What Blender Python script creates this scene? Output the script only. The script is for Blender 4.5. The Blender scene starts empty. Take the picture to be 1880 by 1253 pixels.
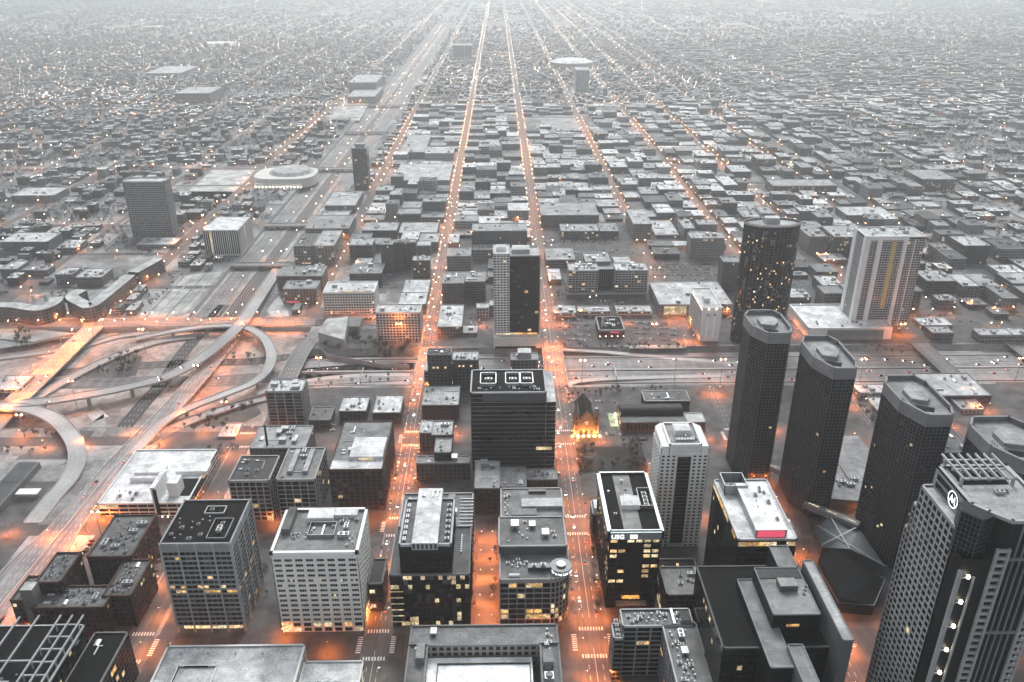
import bpy, math, random
from mathutils import Vector, Matrix
import numpy as np
random.seed(7)
S = bpy.context.scene
col = S.collection
# ------------------------------------------------------------------ camera, sky, sun, exposure
CH = 412.0; FPX = 1515.0
TH = math.radians(25.1); PS = math.radians(0.92)
cam_data = bpy.data.cameras.new("camera"); cam = bpy.data.objects.new("camera", cam_data); col.objects.link(cam)
fw = Vector((math.sin(PS)*math.cos(TH), math.cos(PS)*math.cos(TH), -math.sin(TH)))
rt = Vector((math.cos(PS), -math.sin(PS), 0)); up = rt.cross(fw)
cam.matrix_world = Matrix(((rt.x, up.x, -fw.x, 0), (rt.y, up.y, -fw.y, 0), (rt.z, up.z, -fw.z, CH), (0, 0, 0, 1)))
cam_data.sensor_width = 36.0; cam_data.lens = 36.0*FPX/1880.0
cam_data.clip_start = 1.0; cam_data.clip_end = 60000.0
S.camera = cam
W = bpy.data.worlds.new("World"); S.world = W; W.use_nodes = True
wn = W.node_tree.nodes; wl = W.node_tree.links
SUN_EL = 46.0; SUN_AZ = 4.0      # sun behind the overcast, in the west (+Y), a little to the right
sky = wn.new('ShaderNodeTexSky'); sky.sky_type = 'NISHITA'; sky.sun_disc = False
sky.sun_elevation = math.radians(SUN_EL); sky.sun_rotation = math.radians(SUN_AZ)
sky.dust_density = 4.0; sky.air_density = 1.0; sky.altitude = 200
hs = wn.new('ShaderNodeHueSaturation'); hs.inputs['Saturation'].default_value = 0.14
tint = wn.new('ShaderNodeMix'); tint.data_type = 'RGBA'; tint.blend_type = 'MULTIPLY'; tint.inputs[0].default_value = 1.0
tint.inputs[7].default_value = (0.95, 1.0, 1.02, 1)
bgn = wn['Background']; bgn.inputs['Strength'].default_value = 0.105
wl.new(sky.outputs[0], hs.inputs['Color']); wl.new(hs.outputs[0], tint.inputs[6]); wl.new(tint.outputs[2], bgn.inputs['Color'])
sd = bpy.data.lights.new("sun", 'SUN'); sd.energy = 1.2; sd.angle = math.radians(24); sd.color = (1.0, 0.98, 0.95)
so = bpy.data.objects.new("sun", sd); col.objects.link(so)
so.rotation_euler = Vector((math.sin(math.radians(SUN_AZ))*math.cos(math.radians(SUN_EL)), math.cos(math.radians(SUN_AZ))*math.cos(math.radians(SUN_EL)), math.sin(math.radians(SUN_EL)))).to_track_quat('Z', 'Y').to_euler()
S.view_settings.view_transform = 'Standard'; S.view_settings.look = 'None'
S.view_settings.exposure = 0.75; S.view_settings.gamma = 1.0
S.render.engine = 'CYCLES'
cy = S.cycles
cy.max_bounces = 5; cy.diffuse_bounces = 2; cy.glossy_bounces = 2; cy.transmission_bounces = 1; cy.volume_bounces = 1; cy.transparent_max_bounces = 4
cy.caustics_reflective = False; cy.caustics_refractive = False
cy.sample_clamp_indirect = 3.0; cy.use_denoising = True; cy.use_light_tree = True
cy.use_adaptive_sampling = True; cy.adaptive_threshold = 0.012
S.render.film_transparent = False

# ------------------------------------------------------------------ pixel <-> world helpers (photograph is 1880x1253)
def at(u, v, z=0.0):
    d = fw + rt*((u-940)/FPX) - up*((v-626.5)/FPX)
    t = (z-CH)/d.z
    return d.x*t, d.y*t
def proj(x, y, z):
    d = Vector((x, y, z-CH)); w = d.dot(fw)
    if w < 1: return -9999, -9999
    return 940+FPX*d.dot(rt)/w, 626.5-FPX*d.dot(up)/w
def hsolve(u, v, vb):
    lo, hi = 0.0, 350.0
    for _ in range(40):
        m = (lo+hi)/2; x, y = at(u, v, m)
        if proj(x, y, 0)[1] < vb: lo = m
        else: hi = m
    return lo

# ------------------------------------------------------------------ object helpers
def tag(o, label=None, cat=None, group=None, kind=None):
    if label: o['label'] = label
    if cat: o['category'] = cat
    if group: o['group'] = group
    if kind: o['kind'] = kind
    return o
def thing(name, label, cat, loc=(0, 0, 0), rz=0, group=None):
    o = bpy.data.objects.new(name, None); col.objects.link(o)
    o.empty_display_size = 2; o.location = loc; o.rotation_euler = (0, 0, rz)
    return tag(o, label, cat, group)
def link(name, me, parent=None, loc=None):
    o = bpy.data.objects.new(name, me); col.objects.link(o)
    if parent is not None: o.parent = parent
    if loc is not None: o.location = loc
    return o
def copy_tree(root, parent=None):
    c = root.copy(); col.objects.link(c); c.parent = parent
    for ch in root.children:
        copy_tree(ch, c)
    return c

class MB:
    """collects boxes, prisms and ribbons and builds them as one mesh"""
    def __init__(s): s.v = []; s.f = []; s.m = []; s.c = []
    def face(s, pts, m=0, c=(1, 1, 1, .5)):
        n = len(s.v); s.v += [tuple(p) for p in pts]; s.f.append(tuple(range(n, n+len(pts)))); s.m.append(m); s.c.append(c)
    def box(s, x0, x1, y0, y1, z0, z1, m=0, c=(1, 1, 1, .5), top=None, tc=None, bottom=False):
        n = len(s.v)
        s.v += [(x0, y0, z0), (x1, y0, z0), (x1, y1, z0), (x0, y1, z0), (x0, y0, z1), (x1, y0, z1), (x1, y1, z1), (x0, y1, z1)]
        fs = [(0, 1, 5, 4), (1, 2, 6, 5), (2, 3, 7, 6), (3, 0, 4, 7), (4, 5, 6, 7)]
        if bottom: fs.append((3, 2, 1, 0))
        for i, f in enumerate(fs):
            s.f.append(tuple(n+k for k in f)); s.m.append((top if top is not None else m) if i == 4 else m); s.c.append((tc or c) if i == 4 else c)
    def obox(s, o, d, nn, a0, a1, z0, z1, t0, t1, m=0, c=(1, 1, 1, .5)):
        """box on a wall line: origin o, direction d, outward normal nn, along a0..a1, height z0..z1, depth t0..t1"""
        P = lambda a, t, z: (o[0]+d[0]*a+nn[0]*t, o[1]+d[1]*a+nn[1]*t, z)
        n = len(s.v)
        s.v += [P(a0, t0, z0), P(a1, t0, z0), P(a1, t1, z0), P(a0, t1, z0), P(a0, t0, z1), P(a1, t0, z1), P(a1, t1, z1), P(a0, t1, z1)]
        for f in ((0, 3, 2, 1), (3, 7, 6, 2), (0, 4, 7, 3), (1, 2, 6, 5), (4, 5, 6, 7)):
            s.f.append(tuple(n+k for k in f)); s.m.append(m); s.c.append(c)
    def prism(s, poly, z0, z1, m=0, c=(1, 1, 1, .5), top=None, tc=None, cap=True, zs=None, bottom=False):
        n = len(s.v); k = len(poly)
        s.v += [(x, y, z0) for x, y in poly] + [(x, y, (zs[i] if zs else z1)) for i, (x, y) in enumerate(poly)]
        for i in range(k):
            j = (i+1) % k; s.f.append((n+i, n+j, n+k+j, n+k+i)); s.m.append(m); s.c.append(c)
        if cap: s.f.append(tuple(n+k+i for i in range(k))); s.m.append(top if top is not None else m); s.c.append(tc or c)
        if bottom: s.f.append(tuple(n+i for i in reversed(range(k)))); s.m.append(m); s.c.append(c)
    def cyl(s, x, y, r, z0, z1, n=12, m=0, c=(1, 1, 1, .5), top=None, tc=None, r2=None):
        p0 = [(x+r*math.cos(2*math.pi*i/n), y+r*math.sin(2*math.pi*i/n)) for i in range(n)]
        r2 = r if r2 is None else r2
        p1 = [(x+r2*math.cos(2*math.pi*i/n), y+r2*math.sin(2*math.pi*i/n)) for i in range(n)]
        b = len(s.v); s.v += [(a, q, z0) for a, q in p0]+[(a, q, z1) for a, q in p1]
        for i in range(n):
            j = (i+1) % n; s.f.append((b+i, b+j, b+n+j, b+n+i)); s.m.append(m); s.c.append(c)
        s.f.append(tuple(b+n+i for i in range(n))); s.m.append(top if top is not None else m); s.c.append(tc or c)
    def ribbon(s, pts, w, t=1.0, m=0, c=(1, 1, 1, .5), sides=True, rail=0.0, rm=None):
        """strip along pts (x,y,z) of width w (number or list), thickness t"""
        L = []; n = len(pts)
        for i, p in enumerate(pts):
            a = pts[max(i-1, 0)]; b = pts[min(i+1, n-1)]
            d = Vector((b[0]-a[0], b[1]-a[1])); d.normalize(); q = Vector((-d.y, d.x))
            ww = (w[i] if isinstance(w, (list, tuple)) else w)/2
            L.append(((p[0]+q.x*ww, p[1]+q.y*ww, p[2]), (p[0]-q.x*ww, p[1]-q.y*ww, p[2]), q))
        for i in range(n-1):
            l0, r0, q0 = L[i]; l1, r1, q1 = L[i+1]
            s.face((r0, r1, l1, l0), m, c)
            if sides:
                dn = lambda p, k=t: (p[0], p[1], p[2]-k)
                s.face((l0, l1, dn(l1), dn(l0)), m, c); s.face((r1, r0, dn(r0), dn(r1)), m, c)
                s.face((dn(l0), dn(l1), dn(r1), dn(r0)), m, c)
            if rail:
                for e0, e1, sg in ((l0, l1, -1), (r0, r1, 1)):
                    i0 = (e0[0]+sg*q0.x*.4, e0[1]+sg*q0.y*.4, e0[2]); i1 = (e1[0]+sg*q1.x*.4, e1[1]+sg*q1.y*.4, e1[2])
                    u_ = lambda p: (p[0], p[1], p[2]+rail)
                    mm = rm if rm is not None else m
                    s.face((u_(e0), u_(e1), u_(i1), u_(i0)), mm, c); s.face((i0, i1, u_(i1), u_(i0)), mm, c); s.face((e0, e1, u_(e1), u_(e0)), mm, c)
    def mesh(s, name, mats):
        me = bpy.data.meshes.new(name)
        nv = len(s.v); nf = len(s.f)
        me.vertices.add(nv); me.vertices.foreach_set('co', np.array(s.v, dtype=np.float32).ravel())
        ls = np.array([len(f) for f in s.f], dtype=np.int32); li = np.array([i for f in s.f for i in f], dtype=np.int32)
        me.loops.add(len(li)); me.loops.foreach_set('vertex_index', li)
        me.polygons.add(nf); st = np.concatenate(([0], np.cumsum(ls)[:-1])).astype(np.int32)
        me.polygons.foreach_set('loop_start', st); me.polygons.foreach_set('loop_total', ls)
        me.polygons.foreach_set('material_index', np.array(s.m, dtype=np.int32))
        for m in (mats if isinstance(mats, (list, tuple)) else [mats]): me.materials.append(m)
        ca = me.color_attributes.new('Col', 'FLOAT_COLOR', 'CORNER')
        cc = np.repeat(np.array(s.c, dtype=np.float32), ls, axis=0)
        ca.data.foreach_set('color', cc.ravel())
        me.polygons.foreach_set('use_smooth', np.zeros(nf, dtype=bool)); me.update(calc_edges=True); me.validate()
        return me
    def build(s, name, mats, parent=None, loc=None):
        return link(name, s.mesh(name, mats), parent, loc)

# ------------------------------------------------------------------ materials
def lin(g): return g
class NT:
    def __init__(s, name):
        s.mat = bpy.data.materials.new(name); s.mat.use_nodes = True
        s.n = s.mat.node_tree.nodes; s.l = s.mat.node_tree.links; s.b = s.n['Principled BSDF']
    def new(s, t): return s.n.new(t)
    def put(s, sock, v):
        if hasattr(v, 'is_linked') or hasattr(v, 'links'): s.l.new(v, sock)
        else: sock.default_value = v
    def math(s, op, a, b=None, c=None):
        k = s.new('ShaderNodeMath'); k.operation = op; s.put(k.inputs[0], a)
        if b is not None: s.put(k.inputs[1], b)
        if c is not None: s.put(k.inputs[2], c)
        return k.outputs[0]
    def noise(s, scale, vec=None, detail=2.0, rough=.5):
        k = s.new('ShaderNodeTexNoise'); k.inputs['Scale'].default_value = scale; k.inputs['Detail'].default_value = detail; k.inputs['Roughness'].default_value = rough
        if vec is not None: s.l.new(vec, k.inputs['Vector'])
        return k.outputs['Fac']
    def rng(s, x, a, b, c, d):
        k = s.new('ShaderNodeMapRange'); s.put(k.inputs[0], x)
        for i, q in enumerate((a, b, c, d)): k.inputs[i+1].default_value = q
        return k.outputs[0]
    def mix(s, f, a, b, mode='MIX'):
        k = s.new('ShaderNodeMix'); k.data_type = 'RGBA'; k.blend_type = mode
        s.put(k.inputs[0], f); s.put(k.inputs[6], a); s.put(k.inputs[7], b); return k.outputs[2]
    def col(s):
        k = s.new('ShaderNodeAttribute'); k.attribute_name = 'Col'; return k.outputs['Color'], k.outputs['Alpha']
    def tc(s): return s.new('ShaderNodeTexCoord')
    def val(s, v):
        c = s.new('ShaderNodeCombineColor')
        for i in range(3): s.put(c.inputs[i], v)
        return c.outputs[0]
def simple(name, c, rough=.8, var=.12, scale=.3, metal=0., spec=.3, usecol=False):
    t = NT(name); b = t.b; b.inputs['Roughness'].default_value = rough; b.inputs['Metallic'].default_value = metal
    b.inputs['Specular IOR Level'].default_value = spec
    o = t.tc().outputs['Object']
    f = t.rng(t.noise(scale, o, 4), .3, .7, 1-var, 1+var)
    base = (c[0], c[1], c[2], 1)
    if usecol: base = t.mix(1., base, t.col()[0], 'MULTIPLY')
    t.put(b.inputs['Base Color'], t.mix(1., base, t.val(f), 'MULTIPLY'))
    return t.mat
def emit(name, c, strength, sample=True, base=(.02, .02, .02), vary=False):
    t = NT(name); b = t.b; b.inputs['Base Color'].default_value = (*base, 1)
    b.inputs['Emission Color'].default_value = (*c, 1); b.inputs['Emission Strength'].default_value = strength
    if vary:
        o = t.tc().outputs['Object']; oi = t.new('ShaderNodeObjectInfo'); ge = t.new('ShaderNodeNewGeometry')
        f = t.math('MULTIPLY', t.rng(t.noise(.9, ge.outputs['Position'], 3), .35, .65, .25, 1.3), t.rng(t.noise(.11, ge.outputs['Position'], 1), .4, .6, .5, 1.2))
        t.put(b.inputs['Emission Strength'], t.math('MULTIPLY', f, strength))
        t.put(b.inputs['Emission Color'], t.mix(t.rng(t.noise(.07, ge.outputs['Position'], 1), .4, .6, 0, 1), (*c, 1), (1, .8, .5, 1)))
    if not sample: t.mat.cycles.emission_sampling = 'NONE'
    return t.mat
M = {}
M['conc'] = simple('concrete', (.38, .385, .39), .85, .14, .12, usecol=True)
M['stone'] = simple('pale_stone', (.74, .74, .73), .8, .08, .1, usecol=True)
M['white'] = simple('white_paint', (.86, .87, .88), .6, .05, .3)
M['metal'] = simple('grey_metal', (.35, .36, .37), .45, .15, .5, metal=.5, usecol=True)
M['darkmetal'] = simple('dark_metal', (.012, .013, .014), .5, .2, .4, spec=.15)
M['membrane'] = simple('black_roof_membrane', (.009, .0095, .01), .8, .35, .15, spec=.1)
M['pavement'] = simple('pavement_concrete', (.105, .105, .108), .9, .4, .08)
M['brick'] = simple('brick', (.12, .075, .062), .9, .2, .2, usecol=True)
M['mark'] = simple('road_paint', (.75, .75, .73), .7, .2, .6)
t = NT('frozen_soil'); b = t.b; b.inputs['Roughness'].default_value = .95
o = t.tc().outputs['Object']
f = t.math('MULTIPLY', t.math('MULTIPLY', t.rng(t.noise(.016, o, 5, .7), .36, .64, .4, 1.3), t.rng(t.noise(.12, o, 5, .7), .32, .68, .6, 1.35)), t.rng(t.noise(.8, o, 3, .6), .3, .7, .8, 1.2))
t.put(b.inputs['Base Color'], t.mix(1., (.40, .345, .32, 1), t.val(f), 'MULTIPLY')); M['soil'] = t.mat
M['red'] = simple('red_paint', (.35, .03, .03), .5)
M['bark'] = simple('bark', (.05, .043, .04), .9, .2, 1.)
# asphalt with tyre-worn lanes and patches
t = NT('asphalt'); b = t.b; b.inputs['Roughness'].default_value = .75
o = t.tc().outputs['Object']; mp = t.new('ShaderNodeMapping'); mp.inputs['Scale'].default_value = (1, .06, 1); t.l.new(o, mp.inputs[0])
f = t.math('MULTIPLY', t.rng(t.noise(.45, mp.outputs[0], 4), .3, .7, .6, 1.35), t.rng(t.noise(.03, o, 3), .35, .65, .75, 1.2))
t.put(b.inputs['Base Color'], t.mix(1., t.mix(1., (.08, .08, .083, 1), t.col()[0], 'MULTIPLY'), t.val(f), 'MULTIPLY')); M['asphalt'] = t.mat
t = NT('asphalt_lanes'); b = t.b; b.inputs['Roughness'].default_value = .75
o = t.tc().outputs['Object']; mp = t.new('ShaderNodeMapping'); mp.inputs['Scale'].default_value = (.05, 1, 1); t.l.new(o, mp.inputs[0])
f = t.math('MULTIPLY', t.rng(t.noise(.4, mp.outputs[0], 4), .3, .7, .6, 1.35), t.rng(t.noise(.03, o, 3), .35, .65, .8, 1.2))
t.put(b.inputs['Base Color'], t.mix(1., t.mix(1., (.17, .17, .175, 1), t.col()[0], 'MULTIPLY'), t.val(f), 'MULTIPLY')); M['asphaltx'] = t.mat
# deck concrete of ramps
t = NT('road_deck'); b = t.b; b.inputs['Roughness'].default_value = .8
o = t.tc().outputs['Object']
f = t.math('MULTIPLY', t.rng(t.noise(.5, o, 4), .3, .7, .85, 1.12), t.rng(t.noise(.025, o, 3), .35, .65, .8, 1.15))
t.put(b.inputs['Base Color'], t.mix(1., t.mix(1., (.36, .36, .36, 1), t.col()[0], 'MULTIPLY'), t.val(f), 'MULTIPLY')); M['deck'] = t.mat
# open ground: mottled frosty dirt, lots and winter grass
t = NT('city_ground'); b = t.b; b.inputs['Roughness'].default_value = .95
o = t.tc().outputs['Object']
n1 = t.noise(.004, o, 5, .6); n2 = t.noise(.03, o, 5, .65); n3 = t.noise(.2, o, 3, .6)
f = t.math('MULTIPLY', t.math('MULTIPLY', t.rng(n1, .35, .65, .7, 1.3), t.rng(n2, .35, .65, .6, 1.4)), t.rng(n3, .3, .7, .75, 1.25))
vo = t.new('ShaderNodeTexVoronoi'); vo.distance = 'CHEBYCHEV'; vo.inputs['Scale'].default_value = .022; vo.inputs['Randomness'].default_value = .8; t.l.new(o, vo.inputs['Vector'])
sc_ = t.new('ShaderNodeSeparateColor'); t.l.new(vo.outputs['Color'], sc_.inputs[0])
f = t.math('MULTIPLY', f, t.rng(sc_.outputs[0], 0, 1, .45, 1.35))
t.put(b.inputs['Base Color'], t.mix(1., (.25, .253, .256, 1), t.val(f), 'MULTIPLY')); M['ground'] = t.mat
# lawn
t = NT('winter_lawn'); b = t.b; b.inputs['Roughness'].default_value = 1.
o = t.tc().outputs['Object']
f = t.math('MULTIPLY', t.rng(t.noise(.04, o, 5, .6), .35, .65, .6, 1.4), t.rng(t.noise(.5, o, 3), .3, .7, .8, 1.2))
t.put(b.inputs['Base Color'], t.mix(1., t.mix(1., (.2, .205, .2, 1), t.col()[0], 'MULTIPLY'), t.val(f), 'MULTIPLY')); M['lawn'] = t.mat
# roofs
t = NT('flat_roof'); b = t.b; b.inputs['Roughness'].default_value = .9
o = t.tc().outputs['Object']
vo = t.new('ShaderNodeTexVoronoi'); vo.inputs['Scale'].default_value = .08; t.l.new(o, vo.inputs['Vector'])
seam = t.new('ShaderNodeTexBrick'); seam.inputs['Scale'].default_value = .12; seam.inputs['Color1'].default_value = (1, 1, 1, 1); seam.inputs['Color2'].default_value = (.93, .93, .93, 1); seam.inputs['Mortar'].default_value = (.8, .8, .8, 1); seam.inputs['Mortar Size'].default_value = .015; t.l.new(o, seam.inputs['Vector'])
f = t.math('MULTIPLY', t.math('MULTIPLY', t.rng(t.noise(.06, o, 6, .7), .35, .65, .6, 1.2), t.rng(t.noise(.9, o, 4, .75), .3, .7, .72, 1.22)), t.rng(vo.outputs['Distance'], 0, 9, 1.05, .88))
v2 = t.new('ShaderNodeTexVoronoi'); v2.distance = 'CHEBYCHEV'; v2.inputs['Scale'].default_value = .14; t.l.new(o, v2.inputs['Vector']); s2 = t.new('ShaderNodeSeparateColor'); t.l.new(v2.outputs['Color'], s2.inputs[0])
f = t.math('MULTIPLY', f, t.rng(s2.outputs[0], .0, 1., .82, 1.12))
t.put(b.inputs['Base Color'], t.mix(1., t.mix(1., t.col()[0], t.val(t.math('MULTIPLY', f, 1.6)), 'MULTIPLY'), seam.outputs['Color'], 'MULTIPLY')); M['roof'] = t.mat
# walls with their windows as a surface pattern (small or far buildings)
def wall_mat(name, thr, glass=.014, strength=2.2):
    t = NT(name); b = t.b
    tc = t.tc(); sx = t.new('ShaderNodeSeparateXYZ'); t.l.new(tc.outputs['Object'], sx.inputs[0])
    sn = t.new('ShaderNodeSeparateXYZ'); t.l.new(tc.outputs['Normal'], sn.inputs[0])
    colr, al = t.col()
    sel = t.math('GREATER_THAN', t.math('ABSOLUTE', sn.outputs[0]), t.math('ABSOLUTE', sn.outputs[1]))
    u = t.math('ADD', t.math('MULTIPLY', sx.outputs[1], sel), t.math('MULTIPLY', sx.outputs[0], t.math('SUBTRACT', 1., sel)))
    bw = t.math('MULTIPLY_ADD', al, 3.2, 2.4)
    s7 = t.math('FRACT', t.math('MULTIPLY', al, 7.31))
    fh = t.math('MULTIPLY_ADD', s7, .9, 3.3)
    uu = t.math('DIVIDE', u, bw); zz = t.math('DIVIDE', sx.outputs[2], fh)
    a = t.math('MULTIPLY_ADD', t.math('FRACT', t.math('MULTIPLY', al, 13.7)), .22, .06)
    fu = t.math('FRACT', uu); fz = t.math('FRACT', zz)
    w = t.math('MULTIPLY', t.math('GREATER_THAN', fu, a), t.math('LESS_THAN', fu, t.math('SUBTRACT', 1., a)))
    w = t.math('MULTIPLY', w, t.math('MULTIPLY', t.math('GREATER_THAN', fz, .3), t.math('LESS_THAN', fz, .8)))
    w = t.math('MULTIPLY', w, t.math('LESS_THAN', t.math('ABSOLUTE', sn.outputs[2]), .5))
    cb = t.new('ShaderNodeCombineXYZ'); t.l.new(t.math('FLOOR', uu), cb.inputs[0]); t.l.new(t.math('FLOOR', zz), cb.inputs[1]); t.l.new(t.math('MULTIPLY_ADD', al, 97., sel), cb.inputs[2])
    wnz = t.new('ShaderNodeTexWhiteNoise'); t.l.new(cb.outputs[0], wnz.inputs['Vector'])
    lit = t.math('MULTIPLY', w, t.math('GREATER_THAN', wnz.outputs['Value'], thr))
    gl = t.mix(t.math('POWER', wnz.outputs['Value'], 3.), (glass, glass*1.05, glass*1.1, 1), (.09, .092, .095, 1))
    f = t.rng(t.noise(.12, tc.outputs['Object'], 4), .3, .7, .82, 1.15)
    t.put(b.inputs['Base Color'], t.mix(w, t.mix(1., colr, t.val(t.math('MULTIPLY', f, .9)), 'MULTIPLY'), gl))
    t.put(b.inputs['Roughness'], t.math('MULTIPLY_ADD', w, -.6, .85))
    b.inputs['Emission Color'].default_value = (1, .72, .42, 1)
    t.put(b.inputs['Emission Strength'], t.math('MULTIPLY', lit, strength))
    t.mat.cycles.emission_sampling = 'NONE'
    return t.mat
M['wall'] = wall_mat('windowed_wall', .992, strength=.7)
M['wallwarm'] = wall_mat('windowed_wall_lit', .9, strength=.7)
# window glass: dark panes with their own blinds and tint
def glass_mat(name, base, rough=.12, var=.5):
    t = NT(name); b = t.b; oi = t.new('ShaderNodeObjectInfo')
    f = t.rng(oi.outputs['Random'], 0, 1, 1-var, 1+var*2.5)
    n = t.rng(t.noise(.25, t.tc().outputs['Object'], 2), .35, .65, .7, 1.35)
    t.put(b.inputs['Base Color'], t.mix(1., (*base, 1), t.val(t.math('MULTIPLY', f, n)), 'MULTIPLY'))
    b.inputs['Roughness'].default_value = rough; b.inputs['Specular IOR Level'].default_value = .22
    return t.mat
M['glass'] = glass_mat('dark_glass', (.009, .0095, .0105))
M['glassmid'] = glass_mat('grey_glass', (.05, .053, .056))
M['litwin'] = emit('lit_window', (1, .56, .18), .7, False, vary=True)
M['litwhite'] = emit('lit_window_white', (1, .78, .42), .55, False, vary=True)
M['orangestrip'] = emit('lit_base', (1, .42, .1), .9, False, vary=True)
M['redsign'] = emit('red_sign_glow', (1, .12, .2), .5, False, vary=False)
M['whitesign'] = emit('white_sign_glow', (.9, .95, 1), 1.6, False)
M['yellowstrip'] = simple('yellow_panel', (.62, .52, .22), .6, .2, .4)
M['lamp'] = emit('sodium_lamp', (1, .22, .035), 3000.)
M['lampmid'] = emit('avenue_sodium_lamp', (1, .25, .055), 1900.)
M['warmwin'] = emit('warm_window', (1, .52, .2), 2.2, False, vary=True)
M['mastlamp'] = emit('mast_lamp', (1, .26, .06), 900.)
M['lens'] = emit('sodium_lens', (1, .46, .18), 12., False)
M['lensw'] = emit('white_lens', (1, .86, .66), 12., False)
M['lampw'] = emit('white_lamp', (1, .82, .6), 450.)
M['lampfar'] = emit('distant_sodium_lamp', (1, .34, .12), 300.)
M['lampfarw'] = emit('distant_white_lamp', (1, .84, .66), 110.)
M['lensfar'] = emit('distant_sodium_lens', (1, .52, .27), 85., False)
M['lensfarw'] = emit('distant_white_lens', (1, .86, .72), 48., False)
M['roofLamp'] = emit('roof_lamp', (1, .88, .66), 10.)
M['head'] = emit('headlight', (1, .93, .8), 40., False)
M['tail'] = emit('taillight', (1, .05, .02), 14., False)
M['carw'] = simple('car_paint_white', (.6, .6, .6), .3); M['carb'] = simple('car_paint_black', (.02, .02, .022), .3)
M['carg'] = simple('car_paint_grey', (.2, .2, .21), .3); M['carr'] = simple('car_paint_red', (.25, .03, .03), .3)
# bare twigs
t = NT('bare_twigs'); b = t.b; b.inputs['Roughness'].default_value = 1.
oi = t.new('ShaderNodeObjectInfo')
t.put(b.inputs['Base Color'], t.mix(1., (.06, .055, .052, 1), t.val(t.rng(oi.outputs['Random'], 0, 1, .8, 1.3)), 'MULTIPLY')); M['twig'] = t.mat
# ------------------------------------------------------------------ ground, streets, highway
GX = [-16000, -640, -392, -292, -230, 2500, 16000]
GY = [-600, 690, 768, 862, 925, 955, 6000, 18000]
def low(cx, cy_):
    if -230 < cx < 2500 and 768 < cy_ < 862: return True
    if -640 < cx < -230 and 690 < cy_ < 925: return True
    if -392 < cx < -292 and 925 < cy_ < 6000: return True
    return False
g = MB()
zc = {}
for i in range(len(GX)-1):
    for j in range(len(GY)-1):
        z = -6.0 if low((GX[i]+GX[i+1])/2, (GY[j]+GY[j+1])/2) else 0.0
        zc[i, j] = z
        mi = 1 if (z < 0 and GX[i] < -230 and GY[j] < 925) else 0
        g.face([(GX[i], GY[j], z), (GX[i+1], GY[j], z), (GX[i+1], GY[j+1], z), (GX[i], GY[j+1], z)], mi)
for (i, j), z in zc.items():
    if (i+1, j) in zc and zc[i+1, j] != z:
        x = GX[i+1]; a = [(x, GY[j], -6), (x, GY[j+1], -6), (x, GY[j+1], 0), (x, GY[j], 0)]
        g.face(a if z < 0 else a[::-1], 2)
    if (i, j+1) in zc and zc[i, j+1] != z:
        y = GY[j+1]; a = [(GX[i], y, -6), (GX[i+1], y, -6), (GX[i+1], y, 0), (GX[i], y, 0)]
        g.face(a if z < 0 else a[::-1], 2)
ground = g.build('ground', [M['ground'], M['soil'], M['conc']]); tag(ground, kind='structure')

def lowat(x, y): return low(x, y)
# east-west streets: x, half roadway, half right of way, lamp kind, first y, last y, lamp spacing
EW = [(-1720, 7, 11, 'o', 1500, 9000, 40), (-2300, 7, 11, 'o', 2200, 9500, 40), (-1400, 9, 14, 'O', 1100, 12000, 34), (-1108, 7, 11, 'o', 1000, 7000, 36), (-830, 6, 10, 'o', 900, 6000, 42), (-645, 5, 9, 'o', 1000, 4200, 42),
      (-497, 11, 15, 'O', 300, 9000, 30), (-240, 8, 11, 'O', 300, 6500, 34), (-83, 8, 11, 'O', 200, 9000, 27), (60, 9, 13, 'O', 200, 7500, 26),
      (221, 7, 11, 'O', 200, 5200, 32), (360, 8, 12, 'O', 300, 12000, 28), (480, 7, 11, 'O', 500, 8000, 30), (600, 7, 11, 'O', 600, 7500, 34),
      (669, 7, 11, 'o', 700, 6500, 36), (790, 5, 9, '', 700, 5000, 50), (900, 5, 9, '', 800, 5000, 50), (1030, 7, 11, 'o', 900, 8000, 40), (1230, 6, 10, '', 900, 7000, 50),
      (1450, 6, 10, 'o', 1200, 8000, 44), (1700, 8, 12, 'o', 1300, 9000, 40), (2100, 7, 11, 'o', 1900, 9000, 44), (2500, 8, 12, 'o', 2200, 9000, 40),
      (-2600, 8, 12, 'o', 3000, 9000, 40)]
EW += [(-960, 5, 8, 'o', 1200, 6000, 60), (-1250, 5, 8, 'o', 1500, 7000, 60), (-1560, 5, 8, 'o', 1900, 7000, 60), (1340, 5, 8, 'o', 1500, 7000, 60), (1570, 5, 8, 'o', 1700, 7000, 60), (1900, 5, 8, 'o', 2000, 8000, 60), (-2000, 5, 8, 'o', 2500, 8000, 60), (2300, 5, 8, 'o', 2400, 8000, 60), (-2800, 6, 9, 'o', 3600, 9000, 60), (2850, 6, 9, 'o', 3600, 9000, 60), (-3400, 6, 9, 'o', 4400, 9500, 60), (3400, 6, 9, 'o', 4400, 9500, 60)]
EW.append((-11, 6, 9, 'O', 424, 522, 22)); EW.append((133, 5, 8, 'o', 424, 660, 30))
EW.sort()
NS = [(409, 8, 13, 'o'), (533, 7, 11, 'o'), (665, 8, 12, 'o'), (937, 11, 14, 'O'), (1060, 6, 9, ''), (1200, 6, 9, ''), (1346, 8, 11, 'O'), (1470, 5, 8, ''), (1610, 5, 8, ''),
      (1749, 8, 11, 'o'), (1950, 6, 9, ''), (2150, 6, 9, ''), (2350, 6, 9, ''), (2560, 9, 12, 'O'), (2770, 6, 9, ''), (2980, 6, 9, 'o'), (3190, 6, 9, ''), (3390, 8, 12, 'O'),
      (3700, 6, 9, ''), (4000, 6, 9, ''), (4300, 6, 9, 'o'), (4700, 6, 9, ''), (5050, 9, 12, 'o'), (5500, 6, 9, ''), (6000, 6, 9, ''), (6650, 8, 12, 'o'), (7500, 6, 9, ''), (8400, 8, 12, 'o'), (9600, 6, 9, '')]
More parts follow.
